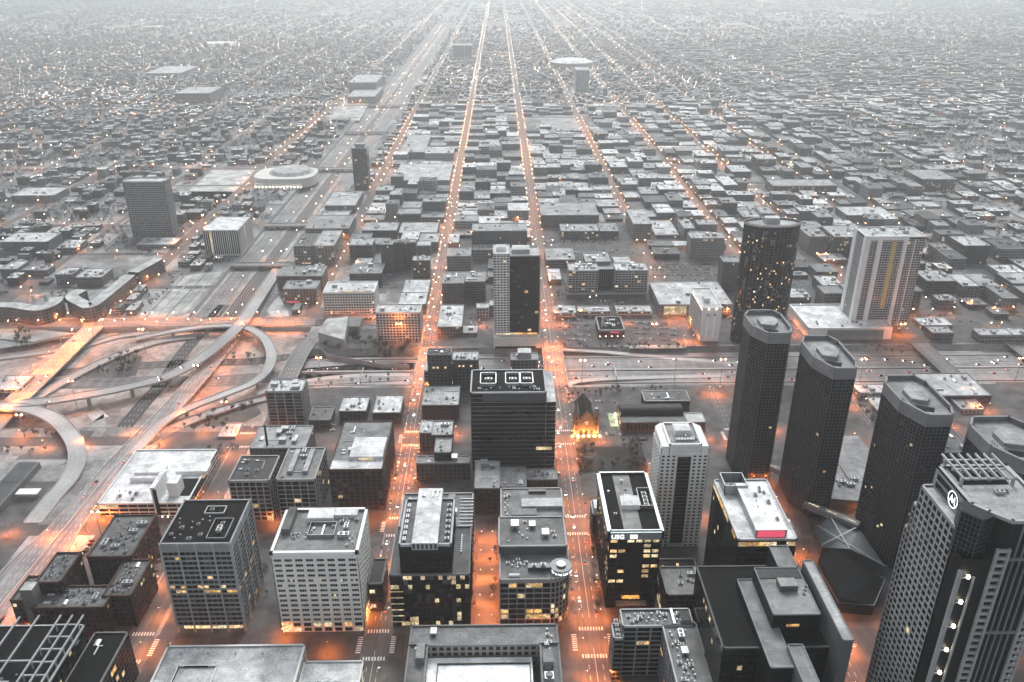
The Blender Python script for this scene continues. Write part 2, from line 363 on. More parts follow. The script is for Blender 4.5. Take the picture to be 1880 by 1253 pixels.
XN = lambda y: max(520, y*0.75)       # half width of what the frame can show at distance y (generous)
st = MB()
def spans(a, b, bad):
    """parts of a..b outside the bad intervals"""
    out = []; p = a
    for q0, q1 in sorted(bad):
        if q1 <= p or q0 >= b: continue
        if q0 > p: out.append((p, q0))
        p = max(p, q1)
    if p < b: out.append((p, b))
    return out
for x, hw, hr, k, y0, y1, sp in EW:
    bad = []
    if -230 < x < 2500: bad.append((768, 862))
    if -640 < x < -230: bad.append((690, 955))
    for a, b in spans(max(y0, abs(x)*1.05-250), y1, bad):
        st.box(x-hw, x+hw, a, b, -.2, .06, 0, (1, 1, 1, .5))
for y, hw, hr, k in NS:
    bad = [(-392, -292)] if y > 925 else ([(-640, -230)] if y > 690 else [])
    for a, b in spans(-XN(y)-60, XN(y)+60, bad):
        for c, d in spans(a, b, [(x-w_, x+w_) for x, w_, hr_, k_, y0_, y1_, s_ in EW if y0_ < y < y1_ and y > abs(x)*1.05-250]):
            st.box(c, d, y-hw, y+hw, -.2, .06, 0, (1, 1, 1, .5))
tag(st.build('street', [M['asphalt']]), kind='structure')
# raised pavements of the near blocks with kerbs
pv = MB(); exs = [-900, -497, -240, -83, 60, 221, 360, 480, 600, 669, 790]
hrw = {e[0]: e for e in EW}; nys = [250, 409, 533, 665, 768, 862, 937, 1060, 1200, 1346]
nw = {n[0]: n for n in NS}
for i in range(len(exs)-1):
    for j in range(len(nys)-1):
        xa = exs[i]+(hrw[exs[i]][1] if exs[i] in hrw else 5); xb = exs[i+1]-(hrw[exs[i+1]][1] if exs[i+1] in hrw else 5)
        ya = nys[j]+(nw[nys[j]][1] if nys[j] in nw else 4); yb = nys[j+1]-(nw[nys[j+1]][1] if nys[j+1] in nw else 4)
        if nys[j] == 768: continue
        if xa < -230 and (ya > 665 and yb < 937 or True): continue
        pv.box(xa, xb, ya, yb, -.1, .15, 0, (1, 1, 1, .5))
for xa, xb, ya, yb in [(-229, -92, 217, 401), (-229, -92, 417, 526), (-225, -92, 540, 657), (-225, -92, 673, 766), (-480, -370, 300, 600), (-318, -249, 300, 401), (-318, -249, 417, 526), (-318, -249, 540, 680)]:
    pv.box(xa, xb, ya, yb, -.1, .14, 0, (1, 1, 1, .5))
tag(pv.build('pavement', [M['pavement']]), kind='structure')
# painted markings: lane lines on the near avenues, zebra bars at the junctions
mk = MB()
def zebra(x, y, along, n, L=3.2):
    for i in range(n):
        o_ = (i-(n-1)/2)*1.9
        if along == 'x': mk.box(x+o_-.45, x+o_+.45, y-L/2, y+L/2, .05, .075)
        else: mk.box(x-L/2, x+L/2, y+o_-.45, y+o_+.45, .05, .075)
for X_, hw in ((-83, 8), (60, 9), (221, 7), (-240, 8)):
    for Y_, hy in ((409, 8), (533, 7), (665, 8)):
        zebra(X_, Y_-hy-4, 'x', int(hw)); zebra(X_, Y_+hy+4, 'x', int(hw)); zebra(X_-hw-3, Y_, 'y', int(hy)); zebra(X_+hw+3, Y_, 'y', int(hy))
for X_, offs in ((-83, (-3.5, 0, 3.5)), (60, (-4.5, 0, 4.5)), (221, (-2, 2)), (360, (-4, 0, 4))):
    for o_ in offs:
        y = 260
        while y < 1900:
            if not (395 < y < 425 or 520 < y < 547 or 650 < y < 680 or 760 < y < 866 or 920 < y < 952):
                mk.box(X_+o_-.12, X_+o_+.12, y, y+(4 if o_ != 0 else 9), .05, .075)
            y += 9
tag(mk.build('road_marking', [M['mark']]), kind='structure')

# depressed expressway crossing the picture, its carriageways and lanes
ex = MB(); em = MB()
for y0, y1 in ((772, 781), (785, 811), (817, 843), (847, 856)):
    ex.ribbon([(x, (y0+y1)/2+(6*math.sin(x/260.) if x < 0 else 3*math.sin(x/300.))*.0, -5.9) for x in (-229, 2400)], y1-y0, .05, 0, (1.35, 1.35, 1.35, .5), sides=False)
for yl in (785.6, 789.6, 793.3, 797, 800.7, 804.4, 810.4, 817.6, 821.6, 825.3, 829, 832.7, 836.4, 842.4, 772.6, 780.4, 847.6, 855.4):
    solid = yl in (785.6, 810.4, 817.6, 842.4, 772.6, 780.4, 847.6, 855.4)
    x = -228
    while x < 1500:
        em.box(x, x+(16 if solid else 4), yl-.12, yl+.12, -5.9, -5.87); x += 16 if solid else 12
o = ex.build('expressway', [M['asphaltx']]); tag(o, kind='structure')
o = em.build('lane_marking', [M['mark']]); tag(o, kind='structure')
med = MB()
med.box(-229, 2400, 812.5, 815.5, -6, -4.8, 0, (1, 1, 1, .5)); med.box(-229, 2400, 782.6, 783.4, -6, -5, 0, (1, 1, 1, .5)); med.box(-229, 2400, 844.6, 845.4, -6, -5, 0, (1, 1, 1, .5))
o = med.build('median_barrier', [M['conc']]); tag(o, 'long pale concrete barrier running along the middle of the sunken expressway', 'barrier')
slope = MB()
for x0, x1, ya, yb, s_ in ((-229, 2400, 768, 771.5, 1), (-229, 2400, 857, 862, -1)):
    if s_ > 0: slope.face([(x0, ya, -.2), (x1, ya, -.2), (x1, yb, -5.95), (x0, yb, -5.95)], 0)
    else: slope.face([(x0, ya, -5.95), (x1, ya, -5.95), (x1, yb, -.2), (x0, yb, -.2)], 0)
tag(slope.build('embankment', [M['lawn']]), kind='structure')
# street bridges over the expressway
def bridge(name, label, x, hw, y0=764, y1=866, z=0.0, along='y', span=(0, 0), piers=True):
    r = thing('road_bridge', label, 'bridge', (x, y0, z) if along == 'y' else (span[0], x, z), 0, 'bridges over the sunken highways')
    d = MB(); L = (y1-y0) if along == 'y' else (span[1]-span[0])
    def bx(mb, a0, a1, b0, b1, z0, z1, m=0, c=(1, 1, 1, .5)):
        if along == 'y': mb.box(a0, a1, b0, b1, z0, z1, m, c, bottom=True)
        else: mb.box(b0, b1, a0, a1, z0, z1, m, c, bottom=True)
    bx(d, -hw, hw, 0, L, -1.2, .1, 0, (.5, .5, .5, .5)); d.build('deck', [M['deck']], r)
    for s_ in (-1, 1):
        p = MB(); bx(p, s_*hw-(.4 if s_ > 0 else -.0), s_*hw+(.0 if s_ > 0 else .4), 0, L, .1, 1.2, 0, (1.2, 1.2, 1.2, .5)); p.build('parapet', [M['conc']], r)
    if piers:
        n = max(1, int(L/26))
        for i in range(1, n+1):
            p = MB(); b0 = L*i/(n+1); bx(p, -hw+1, hw-1, b0-.7, b0+.7, -6.2, -1.2, 0, (.8, .8, .8, .5)); p.build('pier', [M['conc']], r)
    ln = MB()
    for o_ in (-hw/3, hw/3):
        q = 1
        while q < L-4: bx(ln, o_-.12, o_+.12, q, q+3.5, .1, .12); q += 9
    bx(ln, -.12, .12, 0, L, .1, .12)
    ln.build('road_marking', [M['mark']], r)
    return r
bridge('b', 'street bridge of the left central avenue across the sunken expressway', -83, 10)
bridge('b', 'street bridge right of centre crossing the expressway beside the angular glass office block', 60, 12)
bridge('b', 'street bridge over the expressway between the two leftmost dark chamfered towers', 360, 10)
bridge('b', 'long grey bridge over the expressway right of the white tower podium', 490, 10)
bridge('b', 'street bridge over the expressway at the right edge', 600, 9)
bridge('b', 'farther street bridge over the expressway past the right edge blocks', 669, 8)
bridge('b', 'orange lit wide bridge crossing the left highway corridor behind the interchange', 940, 13, along='x', span=(-640, -228))
bridge('b', 'narrow bridge crossing the left highway in front of the long white office block', 1150, 8, along='x', span=(-394, -290))
bridge('b', 'orange lit bridge over the left highway behind the long white office block', 1346, 9, along='x', span=(-394, -290))
bridge('b', 'pale bridge over the left highway beside the slim dark tower', 1749, 9, along='x', span=(-394, -290))
bridge('b', 'distant bridge crossing the left highway corridor before the pale field', 2150, 9, along='x', span=(-394, -290))
bridge('b', 'far bridge crossing the left highway corridor beside the hospital', 2560, 9, along='x', span=(-394, -290))
# left highway corridor: carriageways, railway in the middle
hw_ = MB()
for xa, xb, c in ((-324, -299, 2.3), (-387, -362, 2.3)):
    hw_.box(xa, xb, 926, 6000, -6.2, -5.9, 0, (c, c, c, .5))
for x in (-320, -313, -306, -381, -375, -368): 
    y = 960
    while y < 3200:
        hw_.box(x-.15, x+.15, y, y+5, -5.9, -5.86, 1); y += 13
tag(hw_.build('highway', [M['asphalt'], M['mark']]), kind='structure')
rl = MB(); rl.box(-352, -334, 926, 6000, -6.2, -5.7, 0, (.35, .35, .35, .5))
for x in (-349, -345.5, -341, -337): rl.box(x-.2, x+.2, 926, 6000, -5.7, -5.4, 1)
for xw in (-391.5, -361, -353, -333.5, -325, -292.5): rl.box(xw-.35, xw+.35, 960, 6000, -6, -4.9, 2)
tag(rl.build('railway', [M['asphalt'], M['metal'], M['conc']]), kind='structure')
# snow and frost covered construction ground beside the left highway
fr = MB()
vg = MB()
for x0_, x1_, c_ in ((-298, -292.5, 1.9), (-334, -325, 1.6), (-361, -353, 1.6), (-391.5, -388, 1.9)):
    vg.face([(x0_, 960, -5.95), (x1_, 960, -5.95), (x1_, 5900, -5.95), (x0_, 5900, -5.95)], 0, (c_, c_, c_, .5))
tag(vg.build('frosted_verge', [M['lawn']]), kind='structure')
for k_ in range(4):
    a_ = at(268+k_*18, 583, 0); b_ = at(340+k_*18, 505, 0)
    vgt = MB(); vgt.ribbon([(a_[0], a_[1], .09), (b_[0], b_[1], .09)], 2.2, .02, 0, (.9+.5*(k_ % 2),)*3+(.5,), sides=False); tag(vgt.build('dirt_track', [M['lawn']]), kind='structure')
for pts, c in (([(252, 583), (330, 508), (370, 502), (408, 500), (372, 540), (335, 583)], 2.0), ([(330, 366), (392, 310), (470, 308), (430, 366)], 2.4), ([(318, 366), (330, 352), (434, 352), (420, 367)], 3.0),
               ([(598, 222), (640, 180), (682, 182), (660, 222)], 2.2), ([(985, 236), (1000, 212), (1060, 212), (1075, 236)], 1.8), ([(500, 585), (490, 570), (512, 542), (532, 580)], 2.2), ([(1305, 792), (1303, 728), (1360, 727), (1352, 792)], 2.6),
               ([(1425, 790), (1430, 727), (1456, 727), (1450, 790)], 2.4), ([(1030, 635), (1025, 575), (1068, 575), (1082, 632)], 1.6), ([(1155, 640), (1150, 582), (1240, 582), (1262, 640)], 1.7), ([(1190, 480), (1185, 478), (1310, 478), (1330, 512), (1215, 512)], 1.5),
               ([(0, 640), (0, 600), (60, 605), (140, 612), (60, 632)], 1.5)):
    P_ = [(*at(u, v, 0), 0.03) for u, v in pts]
    fr.face(P_[::-1] if (P_[1][0]-P_[0][0])*(P_[2][1]-P_[1][1])-(P_[1][1]-P_[0][1])*(P_[2][0]-P_[1][0]) < 0 else P_, 0, (c, c, c, .5))
tag(fr.build('frosted_ground', [M['lawn']]), kind='structure')

# mounds, verges, retaining walls and gravel of the interchange
pt = MB()
def patch(us, c, z=-5.97, m=0):
    P_ = [(*at(u, v, z), z) for u, v in us]
    a_ = sum(P_[i][0]*P_[(i+1) % len(P_)][1]-P_[(i+1) % len(P_)][0]*P_[i][1] for i in range(len(P_)))
    pt.face(P_ if a_ > 0 else P_[::-1], m, (c, c, c, .5))
for us, c in (([(176, 700), (150, 690), (190, 660), (240, 648), (262, 655), (250, 690)], .45), ([(352, 700), (372, 672), (398, 640), (410, 660), (392, 690)], 2.0), ([(410, 668), (430, 625), (470, 622), (486, 650), (470, 685), (440, 700)], 1.5), ([(150, 790), (190, 760), (200, 800), (170, 830)], 1.7), ([(160, 760), (180, 748), (200, 765), (170, 775)], 2.6), ([(60, 655), (140, 640), (200, 640), (110, 660)], 1.5),
              ([(270, 690), (300, 660), (330, 640), (345, 655), (310, 690)], 1.3), ([(345, 800), (400, 765), (470, 742), (480, 760), (420, 790)], .5), ([(20, 800), (60, 790), (110, 815), (90, 825)], .9), ([(560, 622), (620, 640), (720, 655), (760, 648), (750, 672), (640, 668)], .7)): patch(us, c)
tag(pt.build('verge', [M['lawn']]), kind='structure')
rw = MB()
for us, z0, z1 in (([(560, 612), (600, 650), (700, 668), (752, 670)], -6, 0), ([(240, 820), (330, 770), (440, 735), (560, 700)], -6, -1.5), ([(0, 622), (60, 628), (140, 612)], -1, 1.5)):
    L_ = smooth_([(*at(u, v, z1), z1) for u, v in us]) if False else [(*at(u, v, z1), z1) for u, v in us]
    rw.ribbon(L_, .7, z1-z0, 0, (.8, .8, .8, .5))
tag(rw.build('retaining_wall', [M['conc']]), 'low concrete retaining walls edging the interchange ramps', 'wall', kind='stuff')
# overhead sign gantries over the expressway
def gantry(lb, x, y0, y1):
    r = thing('sign_gantry', lb, 'sign gantry', (x, y0, -5.9), 0, 'sign gantries over the expressway'); q = MB()
    for y in (0, y1-y0): q.box(-.25, .25, y-.25, y+.25, 0, 7.5, 0, (.6, .6, .6, .5))
    q.build('post', [M['metal']], r); q = MB(); q.box(-.4, .4, 0, y1-y0, 6.6, 7.3, 0, (.8, .8, .8, .5), bottom=True); q.build('truss', [M['metal']], r)
    for k in range(2): q = MB(); q.box(-.7, -.5, 4+k*9, 10+k*9, 5.6, 8.4, 0, (.5, .55, .5, .5), bottom=True); q.build('sign_panel', [M['metal']], r)
gantry('overhead sign gantry across the expressway lanes below the restaurant', 125, 785, 811); gantry('overhead sign gantry across the expressway between first and second chamfered towers', 305, 817, 843); gantry('overhead sign gantry across the expressway left of the left central avenue', -150, 785, 811)
# ramps of the interchange
bm = MB(); bp = [(-170, 1330), (-60, 1190), (20, 1090), (90, 1005), (150, 932), (212, 856), (280, 786)]
RAMPS = []
def smooth(pts, n=6):
    out = []
    P_ = [pts[0]]+pts+[pts[-1]]
    for i in range(1, len(P_)-2):
        for k in range(n):
            t = k/n; p0, p1, p2, p3 = P_[i-1], P_[i], P_[i+1], P_[i+2]
            out.append(tuple(.5*((2*p1[j])+(-p0[j]+p2[j])*t+(2*p0[j]-5*p1[j]+4*p2[j]-p3[j])*t*t+(-p0[j]+3*p1[j]-3*p2[j]+p3[j])*t**3) for j in range(3)))
    out.append(pts[-1]); return out
def ramp(label, px, w, c=1.0, rail=.9, mat='deck', lanes=1, name='highway_ramp', cat='ramp'):
    pts = smooth([(*at(u, v, z), z) for u, v, z in px])
    r = thing(name, label, cat, (pts[0][0], pts[0][1], 0), 0, 'ramps and flyovers of the interchange')
    off = Vector((pts[0][0], pts[0][1]))
    L = [(p[0]-off.x, p[1]-off.y, p[2]) for p in pts]
    d = MB(); d.ribbon(L, w, 1.3, 0, (c, c, c, .5)); d.build('deck', [M[mat]], r)
    if rail:
        q = MB(); q.ribbon(L, w, .01, 0, (1.3, 1.3, 1.3, .5), sides=False, rail=rail)
        # keep only the rails
        for sel_ in ((1, 2, 3), (4, 5, 6)):
            q2 = MB()
            for i, f in enumerate(q.f):
                if i % 7 in sel_: q2.face([q.v[k] for k in f], 0, (1.3, 1.3, 1.3, .5))
            q2.build('parapet', [M['conc']], r)
    ln = MB()
    for k in range(lanes):
        o_ = (k-(lanes-1)/2)*3.7
        for i in range(0, len(L)-1):
            a, b_ = Vector(L[i]), Vector(L[i+1]); dd = (b_-a); nn = Vector((-dd.y, dd.x, 0)).normalized()
            n_ = max(1, int(dd.length/12))
            for j in range(n_):
                s0 = a+dd*(j/n_)+nn*o_; s1 = a+dd*((j+.4)/n_)+nn*o_
                ln.face([s0-nn*.15+Vector((0, 0, .05)), s1-nn*.15+Vector((0, 0, .05)), s1+nn*.15+Vector((0, 0, .05)), s0+nn*.15+Vector((0, 0, .05))][::-1])
    ln.build('road_marking', [M['mark']], r)
    acc = 0; last = None
    for i in range(1, len(L)):
        acc += (Vector(L[i])-Vector(L[i-1])).length
        if acc > 38 and L[i][2] > -2:
            acc = 0; p = MB(); x, y, z = L[i]
            p.box(x-1.6, x+1.6, y-1, y+1, -6.3, z-1.2, 0, (.8, .8, .8, .5)); p.build('pier', [M['conc']], r)
    RAMPS.append((pts, w)); return r
HZ = 6.5
ramp('pale slip road descending along the far wall of the expressway', [(1029, 641, -1), (1100, 645, -3), (1161, 651, -5), (1250, 659, -5.7), (1363, 668, -5.8)], 8, 1.3, rail=0)
ramp('slip road peeling off below the right central bridge along the near wall', [(1036, 722, 0), (1046, 705, -1), (1090, 697, -3), (1200, 693, -5), (1330, 690, -5.7)], 7, 1.2, rail=0)
ramp('curving slip road on the near side of the expressway left of the left avenue', [(470, 722, -5), (560, 700, -5.6), (650, 690, -5.7), (752, 688, -5.8)], 8, 1.2, rail=0)
ramp('long grey flyover sweeping from the left edge up to the highway behind the interchange', [(-90, 752, 5), (0, 744, 5.5), (80, 737, HZ), (160, 725, HZ), (240, 709, HZ), (310, 690, HZ), (370, 657, HZ), (418, 618, HZ), (446, 590, HZ), (470, 556, 4), (495, 518, 0), (520, 478, -5)], 15, 1.0)
ramp('pale curved loop ramp at the left edge ending beside the wide boulevard', [(-90, 742, 5), (0, 746, 6), (60, 752, 6), (105, 772, 6), (134, 806, 6), (142, 842, 5), (126, 880, 3), (96, 915, 1), (60, 960, .4)], 15, 1.25)
ramp('pale loop ramp curving round the right side of the interchange', [(250, 622, -3), (330, 606, 2), (400, 598, 5), (450, 601, 5), (484, 619, 5), (498, 648, 5), (492, 676, 5), (465, 702, 4), (412, 724, 4), (350, 748, 3), (300, 774, 3), (262, 812, 2), (228, 856, .7)], 11, 1.2)
ramp('lower curved ramp joining the boulevard to the expressway', [(215, 882, .5), (262, 824, 0), (330, 782, -1), (420, 748, -3), (510, 727, -5), (600, 712, -5.6), (750, 703, -5.8)], 12, .95)
ramp('slip road passing beneath the bright diagonal bridge at left', [(60, 735, -4), (110, 705, -4), (180, 668, -4), (240, 643, -4), (300, 625, -4), (360, 618, -4.5)], 13, 1.0)
ramp('outer slip road near the left edge of the interchange', [(-60, 664, -5), (60, 650, -5), (150, 636, -5), (220, 618, -5), (300, 607, -4)], 12, .9)
ramp('sunken through road crossing the middle of the interchange', [(760, 676, -5.9), (640, 680, -5.9), (520, 690, -5.9), (400, 700, -5.9), (260, 702, -5.9), (120, 704, -5.9), (-40, 712, -5.9)], 26, .75, rail=0, mat='asphaltx', lanes=5)
ramp('second sunken road crossing the interchange nearer the frosted ground', [(760, 648, -5.9), (640, 651, -5.9), (540, 655, -5.9), (460, 664, -5.9), (330, 668, -5.9), (200, 676, -5.9), (60, 690, -5.9)], 18, .75, rail=0, mat='asphalt', lanes=3)
ramp('wide grey boulevard with many lanes climbing from the bottom left corner', [(-170, 1330, .5), (-60, 1190, .5), (20, 1090, .5), (90, 1005, .6), (150, 932, .8), (212, 856, 1.2), (280, 786, 1.5), (345, 716, 0), (400, 652, -3), (437, 604, -5.6), (470, 560, -5.8), (505, 510, -5.8)], [40]*16+[38, 36, 33, 30, 28, 26, 25, 24, 22, 22]+[20]*60, 3.0, mat='asphalt', lanes=7)
L_ = smooth([(*at(u, v, .6), .6+1.0) for u, v in bp]); bm.ribbon(L_, .9, 1.1, 0, (1.2, 1.2, 1.2, .5)); tag(bm.build('median_barrier', [M['conc']]), 'concrete median wall along the wide boulevard at lower left', 'barrier')
ramp('dark lower road running beside the boulevard through the interchange', [(216, 800, -5.9), (260, 746, -5.9), (300, 700, -5.9), (335, 650, -5.9), (372, 606, -5.9), (412, 560, -5.9)], 16, .6, rail=0, mat='asphalt', lanes=3)
ramp('bright orange lit diagonal bridge crossing the upper left of the interchange', [(-90, 862, .4), (30, 736, .4), (80, 688, 1), (130, 640, 1.4), (172, 600, 1.0)], 24, .7, lanes=5)
ramp('ribbed dark footbridge like deck between the loop ramp and the small tower', [(566, 628, 1), (548, 655, 1), (528, 695, 1)], 20, .5, lanes=3, name='railway_deck', cat='deck')
# ------------------------------------------------------------------ buildings: builders
OCC = []           # footprints already used
def ccw(poly):
    a = sum(poly[i][0]*poly[(i+1) % len(poly)][1]-poly[(i+1) % len(poly)][0]*poly[i][1] for i in range(len(poly)))
    return poly if a > 0 else poly[::-1]
def occ(poly, m=4):
    xs = [p[0] for p in poly]; ys = [p[1] for p in poly]; OCC.append((min(xs)-m, max(xs)+m, min(ys)-m, max(ys)+m))
def R(ul, vf, ur, vr, h=None, vb=None):
    if h is None: h = hsolve((ul+ur)/2, vf, vb)
    x0, y0 = at(ul, vf, h); x1, _ = at(ur, vf, h); _, y1 = at((ul+ur)/2, vr, h)
    return x0, x1, y0, max(y1, y0+6), h
def rp(x0, x1, y0, y1): return [(x0, y0), (x1, y0), (x1, y1), (x0, y1)]
def bld(mb, name, mats, root, sub=None):
    """build mb (world coordinates) as a child of root (whose location is the origin)"""
    ox, oy = root.location.x, root.location.y
    if sub is None: mb.v = [(x-ox, y-oy, z) for x, y, z in mb.v]; return mb.build(name, mats, root)
    mb.v = [(x-ox, y-oy, z) for x, y, z in mb.v]; return mb.build(name, mats, sub)
_pane = {}
def pane_mesh(w, h, m):
    k = (round(w, 1), round(h, 1), m)
    if k not in _pane:
        q = MB(); q.box(-k[0]/2, k[0]/2, -.08, 0, 0, k[1]); _pane[k] = q.mesh('window', [M[m]])
    return _pane[k]
def edges(poly):
    for i in range(len(poly)):
        p = Vector(poly[i]); q = Vector(poly[(i+1) % len(poly)]); L = (q-p).length
        if L < .5: continue
        d = (q-p)/L; yield p, d, Vector((d.y, -d.x)), L
def ring(mb, poly, z0, z1, t=.5, m=0, c=(1, 1, 1, .5), out=0.0):
    for p, d, n, L in edges(poly): mb.obox(p, d, n, -out, L+out, z0, z1, -t, out, m, c)
def facade(root, poly, z0, z1, bay=4.5, fh=3.9, pier=1.2, band=1.2, dep=.5, mat='conc', c=(1, 1, 1, .5), back='darkmetal', glass='glass', lit=.04, litm='litwin', litrows={}, sub=1, top=0., base=0., nind=100, bays=None, skip=None, gmix=0., piers=True):
    """frame of piers and bands proud of a dark backing, with a pane in every opening"""
    fr = MB(); rest = MB(); cand = []
    rnd = random.Random(int(abs(poly[0][0]*7+poly[0][1]*3+z1)))
    nf = max(1, int(round((z1-top-z0-base)/fh))); f = (z1-top-z0-base)/nf
    camv = Vector((0, 0))
    for ei, (p, d, n, L) in enumerate(edges(poly)):
        if L < 2.5: fr.obox(p, d, n, 0, L, z0, z1, 0, dep, 0, c); continue
        nb = max(1, int(round(L/bay)));
        if bays and ei in bays: nb = bays[ei]
        b = L/nb
        if piers:
            for i in range(nb+1):
                a = i*b; fr.obox(p, d, n, max(0, a-pier/2) if i else -dep, min(L, a+pier/2) if i < nb else L+dep, z0, z1-top, 0, dep, 0, c)
        for j in range(nf+1):
            z = z0+base+j*f; fr.obox(p, d, n, 0, L, z-(band*.5 if j else 0), min(z+band/2, z1-top), 0, dep-.06, 0, c)
        if top: fr.obox(p, d, n, -dep, L+dep, z1-top, z1, 0, dep+.05, 0, c)
        mid = p+d*L/2; vis = n.dot(camv-mid) > 0
        for i in range(nb):
            for j in range(nf):
                zz = z0+base+j*f+band/2; hh = f-band
                w0 = i*b+pier/2; ww = b-pier; sw = ww/sub
                for k in range(sub):
                    a = w0+sw*k+(.15 if sub > 1 else 0); w_ = sw-(.3 if sub > 1 else 0)
                    if skip and skip(ei, i, j, nb, nf): continue
                    l = rnd.random() < litrows.get(j-nf, litrows.get(j, lit))
                    m = litm if l else ('glassmid' if rnd.random() < gmix else glass)
                    cand.append((0 if vis else 1, -zz+(p+d*a).length*.2, p, d, n, a, w_, zz, hh, m))
    cand.sort(key=lambda t: (t[0], t[1]))
    fr_o = bld(fr, 'wall_frame', [M[mat]], root)
    mats = ['glass', 'glassmid', 'litwin', 'litwhite', glass, litm]; mats = list(dict.fromkeys(mats))
    for q, (v, s_, p, d, n, a, w_, zz, hh, m) in enumerate(cand):
        if q < nind and v == 0:
            pos = p+d*(a+w_/2)+n*.12
            o = bpy.data.objects.new('lit_window' if m in ('litwin', 'litwhite') else 'window', pane_mesh(w_, hh, m)); col.objects.link(o); o.parent = root
            o.location = (pos.x-root.location.x, pos.y-root.location.y, zz); o.rotation_euler = (0, 0, math.atan2(d.y, d.x))
        else: rest.obox(p, d, n, a, a+w_, zz, zz+hh, .02, .12, mats.index(m))
    if rest.f:
        o = bld(rest, 'windows', [M[k] for k in mats], root); o['kind'] = 'stuff'
    return f
def core(root, poly, z0, z1, mat='darkmetal', c=(1, 1, 1, .5), name='wall'):
    q = MB(); q.prism(poly, z0, z1-.3, 0, c); return bld(q, name, [M[mat]], root)
def roofslab(root, poly, z, c=.3, mat='roof', par=1.0, pt=.5, pc=None, pm='conc', name='roof', out=.5):
    q = MB(); q.prism(poly, z-.3, z, 0, (c, c*1.005, c*1.015, .5)); o = bld(q, name, [M[mat]], root)
    if par:
        pc = pc or (1.2, 1.2, 1.2, .5); q = MB(); ring(q, poly, z-.3, z+par, pt, 0, pc, out); bld(q, 'parapet', [M[pm]], root)
    return o
_proto = {}
def unit_mesh(kind):
    if kind in _proto: return _proto[kind]
    q = MB()
    if kind == 'air_handler':
        q.box(-3, 3, -1.6, 1.6, .4, 2.6, 0, (1.4, 1.4, 1.4, .5)); q.box(-2.8, 2.8, -1.4, 1.4, 0, .4, 0, (.5, .5, .5, .5))
        for x in (-1.5, 1.5): q.cyl(x, 0, 1.0, 2.6, 3.0, 10, 0, (.3, .3, .3, .5))
        q.box(3, 3.8, -.9, .9, .8, 2.2, 0, (1, 1, 1, .5))
    elif kind == 'fan_unit':
        q.box(-1.2, 1.2, -1.2, 1.2, 0, 1.5, 0, (1.1, 1.1, 1.1, .5)); q.cyl(0, 0, .95, 1.5, 1.9, 10, 0, (.2, .2, .2, .5))
    elif kind == 'stair_house':
        q.box(-2.2, 2.2, -3, 3, 0, 3.4, 0, (1.1, 1.08, 1.05, .5)); q.box(-2.5, 2.5, -3.3, 3.3, 3.4, 3.65, 0, (.9, .9, .9, .5)); q.box(-.6, .6, -3.1, -3, 0, 2.2, 0, (.2, .2, .2, .5))
    elif kind == 'duct_run':
        q.box(-.6, .6, -6, 6, .5, 1.5, 0, (1.5, 1.5, 1.5, .5)); q.box(-.6, 4, 5, 6, .5, 1.5, 0, (1.5, 1.5, 1.5, .5))
        for y in (-5, -1, 3): q.box(-.8, .8, y, y+.3, 0, .6, 0, (.5, .5, .5, .5))
    elif kind == 'pipe_run':
        q.box(-.14, .14, -7, 7, .3, .58, 0, (1.3, 1.3, 1.3, .5)); q.box(.5, .72, -7, 4, .3, .52, 0, (.5, .5, .5, .5)); q.box(-3.5, 0, 6.9, 7.15, .3, .55, 0, (1.3, 1.3, 1.3, .5))
    elif kind == 'hatch_curb':
        q.box(-1.6, 1.6, -1.2, 1.2, 0, .5, 0, (.25, .25, .25, .5)); q.box(-1.3, 1.3, -.9, .9, .5, .62, 0, (.9, .9, .9, .5))
    elif kind == 'roof_vent':
        q.cyl(0, 0, .35, 0, 1.1, 8, 0, (1.2, 1.2, 1.2, .5)); q.cyl(0, 0, .6, 1.1, 1.4, 8, 0, (.8, .8, .8, .5))
    elif kind == 'skylight':
        q.box(-1.6, 1.6, -2.6, 2.6, 0, .6, 0, (1., 1., 1., .5)); q.face([(-1.4, -2.4, .6), (1.4, -2.4, .6), (0, -2.4, 1.3)], 0, (2, 2, 2, .5)); q.face([(-1.4, -2.4, .6), (0, -2.4, 1.3), (0, 2.4, 1.3), (-1.4, 2.4, .6)], 0, (2, 2, 2, .5)); q.face([(1.4, -2.4, .6), (1.4, 2.4, .6), (0, 2.4, 1.3), (0, -2.4, 1.3)], 0, (1.7, 1.7, 1.7, .5))
    elif kind == 'water_tank':
        for x in (-1.2, 1.2):
            for y in (-1.2, 1.2): q.box(x-.12, x+.12, y-.12, y+.12, 0, 3, 0, (.4, .4, .4, .5))
        q.cyl(0, 0, 2, 3, 6.2, 12, 0, (.5, .45, .42, .5)); q.cyl(0, 0, 2.1, 6.2, 7.4, 12, 0, (.4, .38, .36, .5), r2=.1)
    _proto[kind] = q.mesh(kind, [M['metal']]); return _proto[kind]
def unit(root, kind, x, y, z, rz=0, s=1):
    o = bpy.data.objects.new(kind, unit_mesh(kind)); col.objects.link(o); o.parent = root
    o.location = (x-root.location.x, y-root.location.y, z); o.rotation_euler = (0, 0, rz); o.scale = (s, s, s); return o
